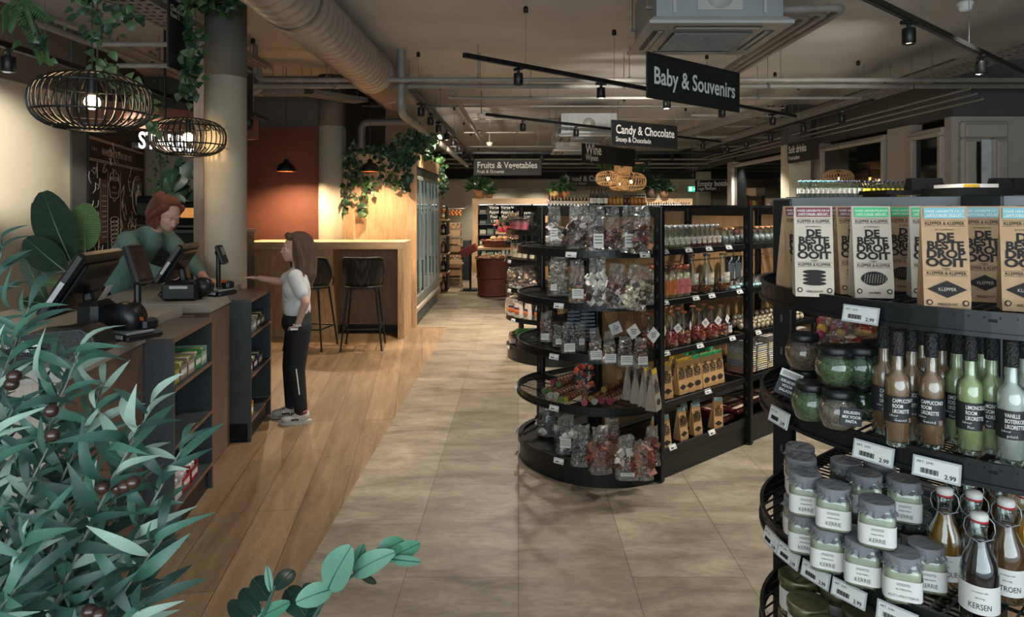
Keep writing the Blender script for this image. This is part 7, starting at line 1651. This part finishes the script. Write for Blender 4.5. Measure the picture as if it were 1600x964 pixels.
def face_bits(t, H, M, s, lips, iris='3a2a20'):
    ey = mat('eye_white', 'd8d2ca', .3); ir = mat('iris_'+iris, iris, .2); lp = mat('lips_'+lips, lips, .5)
    for sx in (-1, 1):
        b = B(); b.ell(H((sx*.03, -.068, .0)), (.0095*s, .0062*s, .005*s), ey, 12, 8, R=M); b.ell(H((sx*.03, -.0738, .0)), (.0042*s, .002*s, .0042*s), ir, 10, 6, R=M); part('eye', b, t)
    b = B(); b.ell(H((0, -.0845, -.052)), (.0175*s, .004*s, .0035*s), lp, 12, 6, R=M); b.ell(H((0, -.0825, -.0585)), (.015*s, .004*s, .004*s), lp, 12, 6, R=M); part('lips', b, t)
    for sx in (-1, 1):
        b = B(); b.tube([H((sx*.014, -.081, .018)), H((sx*.03, -.08, .023)), H((sx*.046, -.068, .018))], [.0022*s, .003*s, .0015*s], mat('brow', '8a6450', .8), 6); part('eyebrow', b, t)

def STR(t, H, s, m, n, tail, rad, seed):
    r = R(seed); b = B()
    for k in range(n):
        az = 2*PI*(k+r.random()*.8)/n; fr = abs(((az-1.5*PI+PI) % (2*PI))-PI)    # 0 in front of the face
        tm = (.75 if fr < .55 else 1.25 if fr < 1.0 else 1.75)+r.uniform(-.08, .08); P = []
        for i in range(7):
            th = .12+(tm-.12)*i/6; w = r.uniform(-.03, .03)
            P.append(H((.081*math.sin(th)*math.cos(az+w), .03+.094*math.sin(th)*math.sin(az+w), .032+.088*math.cos(th))))
        if fr > 1.0: P += tail(P[-1], az)
        b.tube(P, [rad*(.6+.5*math.sin(PI*min(1, (i+.6)/len(P)))) for i in range(len(P))], m, 6)
    part('hair_strand', b, t, kind='stuff')
# --- the child standing beside the snack cabinet
kc = WD(464, 4.8); t = thing('person', 'child in white T-shirt and black track trousers standing with one arm stretched towards the cabinet', 'person', (kc.x, kc.y, 0), math.radians(-78))
b = B()
legs = {1: [(.075, .02, .66), (.085, .0, .37), (.085, .035, .075)], -1: [(-.075, .0, .66), (-.075, -.045, .37), (-.075, -.045, .075)]}
for s in (1, -1): caps(b, legs[s], [.07, .048, .03])
caps(b, [(0, .0, .70), (0, -.005, .80), (0, 0, .92), (0, .005, 1.0)], [.085, .075, .085, .075])
caps(b, [(-.06, 0, .69), (.06, 0, .69)], [.085, .085]); caps(b, [(-.05, 0, .93), (.05, 0, .93)], [.08, .08]); caps(b, [(-.115, .0, 1.02), (.115, .0, 1.02)], [.04, .04])
caps(b, [(0, .01, 1.0), (0, -.0, 1.11)], [.04, .033])
aL = [(.135, .0, 1.015), (.175, .075, .845), (.15, .02, .69)]; aR = [(-.13, -.01, 1.015), (-.155, -.13, .955), (-.13, -.27, .985)]
caps(b, aL, [.036, .029, .02]); caps(b, aR, [.036, .029, .02])
hand(b, aL[2], (-.1, -.25, -1), (-1, 0, .1), .82, .6); hand(b, aR[2], (.0, -1, .12), (.0, .1, -1), .82, .5)
Hk, Mk = head(b, (0, -.012, 1.205), .98, .18, -.06)
part_me('body', fuse(b, .0048, 5), t, [skin]); face_bits(t, Hk, Mk, .98, 'a8685c')
tee = mat('white_cotton', 'cbc9c8', .85, 0, .04, 20, .25, 25); b = B()
caps(b, [(0, .0, .775), (0, -.005, .83), (0, 0, .93), (0, .004, .985)], [.095, .095, .098, .09]); caps(b, [(-.06, 0, .79), (.06, 0, .79)], [.088, .088]); caps(b, [(-.055, 0, .93), (.055, 0, .93)], [.093, .093])
caps(b, [(-.115, 0, 1.015), (.115, 0, 1.015)], [.05, .05]); caps(b, [(0, .006, 1.0), (0, .003, 1.045)], [.06, .045])
for A in (aL, aR): p, q = Vector(A[0]), Vector(A[1]); caps(b, [p, p.lerp(q, .62)], [.05, .047])
part_me('tshirt', fuse(b, .007, 4), t, [tee])
trk = mat('black_track_fabric', '0f1011', .8, 0, .15, 20, .3, 20); b = B()
for s in (1, -1): L_ = legs[s]; caps(b, [L_[0], L_[1], Vector(L_[2])+Vector((0, 0, .015))], [.088, .064, .045])
caps(b, [(-.05, .0, .70), (.05, .0, .70)], [.1, .1]); caps(b, [(-.04, 0, .76), (.04, 0, .76)], [.088, .088]); 
part_me('trousers', fuse(b, .007, 4), t, [trk])
b = B(); b.box((.1735, -.0, .665), (.002, .05, .012), sign_white); b.text('Track', .024, sign_white, T3(.176, .02, .683) @ RZ(PI/2) @ UP, 'CENTER', .02); part('trouser_print', b, t)
b = B(); b.tube([(.148, .01, .39), (.143, .02, .30), (.137, .03, .21)], .004, sign_white, 6); part('reflective_strip', b, t)
hair_k = mat('light_brown_hair', '5e4433', .6, 0, .35, 8, .7, 60, stretch=(10, 10, 1)); b = B()
STR(t, Hk, .98, hair_k, 130, lambda q, a: [q+Vector((0, .0, -.06)), Vector((q.x*.75, q.y*.8+.02, 1.03)), Vector((q.x*.6, q.y*.7+.03, .92))], .0058, 3); b.ell(Hk((0, .035, .038)), (.08, .09, .082), dum, 20, 14); caps(b, [Hk((0, .085, .0)), Hk((0, .1, -.09)), (0, .085, 1.02), (0, .08, .93)], [.068, .06, .05, .022])
for s in (1, -1): caps(b, [Hk((s*.058, .0, .045)), Hk((s*.074, .03, -.03)), Hk((s*.07, .05, -.12)), (s*.06, .04, 1.0)], [.028, .024, .026, .018])
caps(b, [Hk((-.03, -.05, .085)), Hk((.04, -.045, .08))], [.026, .026])
part_me('hair', fuse(b, .005, 3), t, [hair_k])
shoe_w = mat('white_sneaker', 'bdb6aa', .6, 0, .12, 30); sole = mat('pale_sole', 'a9a295', .6); pink = mat('pink_shoe_trim', '9c4a5c', .6)
for s in (1, -1):
    ax_, ay, _ = legs[s][2]; q = B()
    b = B(); b.ell((ax_, ay-.075, .032), (.04, .062, .03), dum, 16, 10); b.ell((ax_, ay-.01, .045), (.038, .055, .04), dum, 16, 10); b.ell((ax_, ay+.02, .055), (.034, .04, .045), dum, 14, 10)
    o_ = part_me('shoe', fuse(b, .005, 3), t, [shoe_w])
    b = B(); pl = [(.041*math.cos(a)*(1-.12*math.sin(a)), .112*math.sin(a)) for a in [2*PI*k/24 for k in range(24)]]; b.prism([(x+ax_, y+ay-.035) for x, y in pl], 0, .02, sole); part('shoe_sole', b, t)
    b = B()
    for k in range(4): b.tube([(ax_-.02, ay-.045-.014*k, .066-.004*k), (ax_, ay-.05-.014*k, .073-.005*k), (ax_+.02, ay-.045-.014*k, .066-.004*k)], .003, ink, 5)
    part('shoelace', b, t)
    b = B(); b.lathe([(.04, .085), (.042, .078), (.04, .1), (.034, .1)], pink, 18, T3(ax_, ay+.008, -.008), close=False); b.box((ax_+.039, ay-.035, .035), (.004, .05, .01), ink); part('shoe_collar', b, t)

# --- the cashier leaning over the second checkout
t = thing('person', 'cashier with reddish brown hair in a grey green shirt leaning over the second checkout', 'person', (-2.86, 4.86, 0), math.radians(76))
b = B()
for s in (1, -1): caps(b, [(s*.09, .05, .90), (s*.10, .02, .48), (s*.10, .06, .08)], [.09, .06, .042]); caps(b, [(s*.10, .06, .05), (s*.10, -.08, .04)], [.042, .035])
caps(b, [(0, .04, .93), (0, -.04, 1.05), (0, -.16, 1.18), (0, -.26, 1.26)], [.115, .105, .115, .09]); caps(b, [(-.17, -.26, 1.27), (.17, -.26, 1.27)], [.055, .055]); caps(b, [(0, -.28, 1.29), (0, -.37, 1.38)], [.055, .047])
cL = [(.18, -.27, 1.26), (.24, -.45, 1.07), (.1, -.66, .985)]; cR = [(-.18, -.27, 1.26), (-.25, -.45, 1.08), (-.13, -.72, .985)]
for A in (cL, cR): caps(b, A, [.05, .04, .026])
hand(b, cL[2], (-.2, -1, -.05), (0, .0, -1), 1.0, .4); hand(b, cR[2], (.15, -1, -.05), (0, .0, -1), 1.0, .5)
Hc, Mc = head(b, (0, -.43, 1.44), 1.06, -.25, .5)
part_me('body', fuse(b, .0065, 5), t, [skin]); face_bits(t, Hc, Mc, 1.06, 'a06058')
shirt = mat('grey_green_shirt', '5f7d74', .8, 0, .06, 8, .3, 12); b = B()
caps(b, [(0, .04, .90), (0, -.03, 1.05), (0, -.15, 1.18), (0, -.26, 1.26)], [.135, .13, .135, .105]); caps(b, [(-.175, -.26, 1.265), (.175, -.26, 1.265)], [.068, .068]); caps(b, [(0, -.28, 1.29), (0, -.315, 1.325)], [.07, .06])
for A in (cL, cR): p, q, e = Vector(A[0]), Vector(A[1]), Vector(A[2]); caps(b, [p, q, q.lerp(e, .55)], [.068, .056, .046])
part_me('shirt', fuse(b, .009, 5), t, [shirt])
b = B()
for s in (1, -1): caps(b, [(s*.09, .05, .88), (s*.10, .02, .48), (s*.10, .06, .10)], [.105, .078, .06])
part_me('trousers', fuse(b, .01, 4), t, [trk])
hair_c = mat('red_brown_hair', '6b3826', .6, 0, .35, 8, .7, 60, stretch=(10, 10, 1)); b = B()
STR(t, Hc, 1.06, hair_c, 150, lambda q, a: [q+Vector((0, .01, -.05)), q+Vector((0, .03, -.11))], .0062, 4); b.ell(Hc((0, .03, .035)), (.086, .095, .088), dum, 20, 14); caps(b, [Hc((0, .1, .02)), Hc((0, .13, -.06)), Hc((0, .10, -.14))], [.07, .06, .04]); b.ell(Hc((0, .12, .06)), (.05, .05, .05), dum)
for s in (1, -1): caps(b, [Hc((s*.06, -.02, .06)), Hc((s*.08, .03, -.02)), Hc((s*.07, .06, -.09))], [.03, .028, .02])
part_me('hair', fuse(b, .006, 3), t, [hair_c])
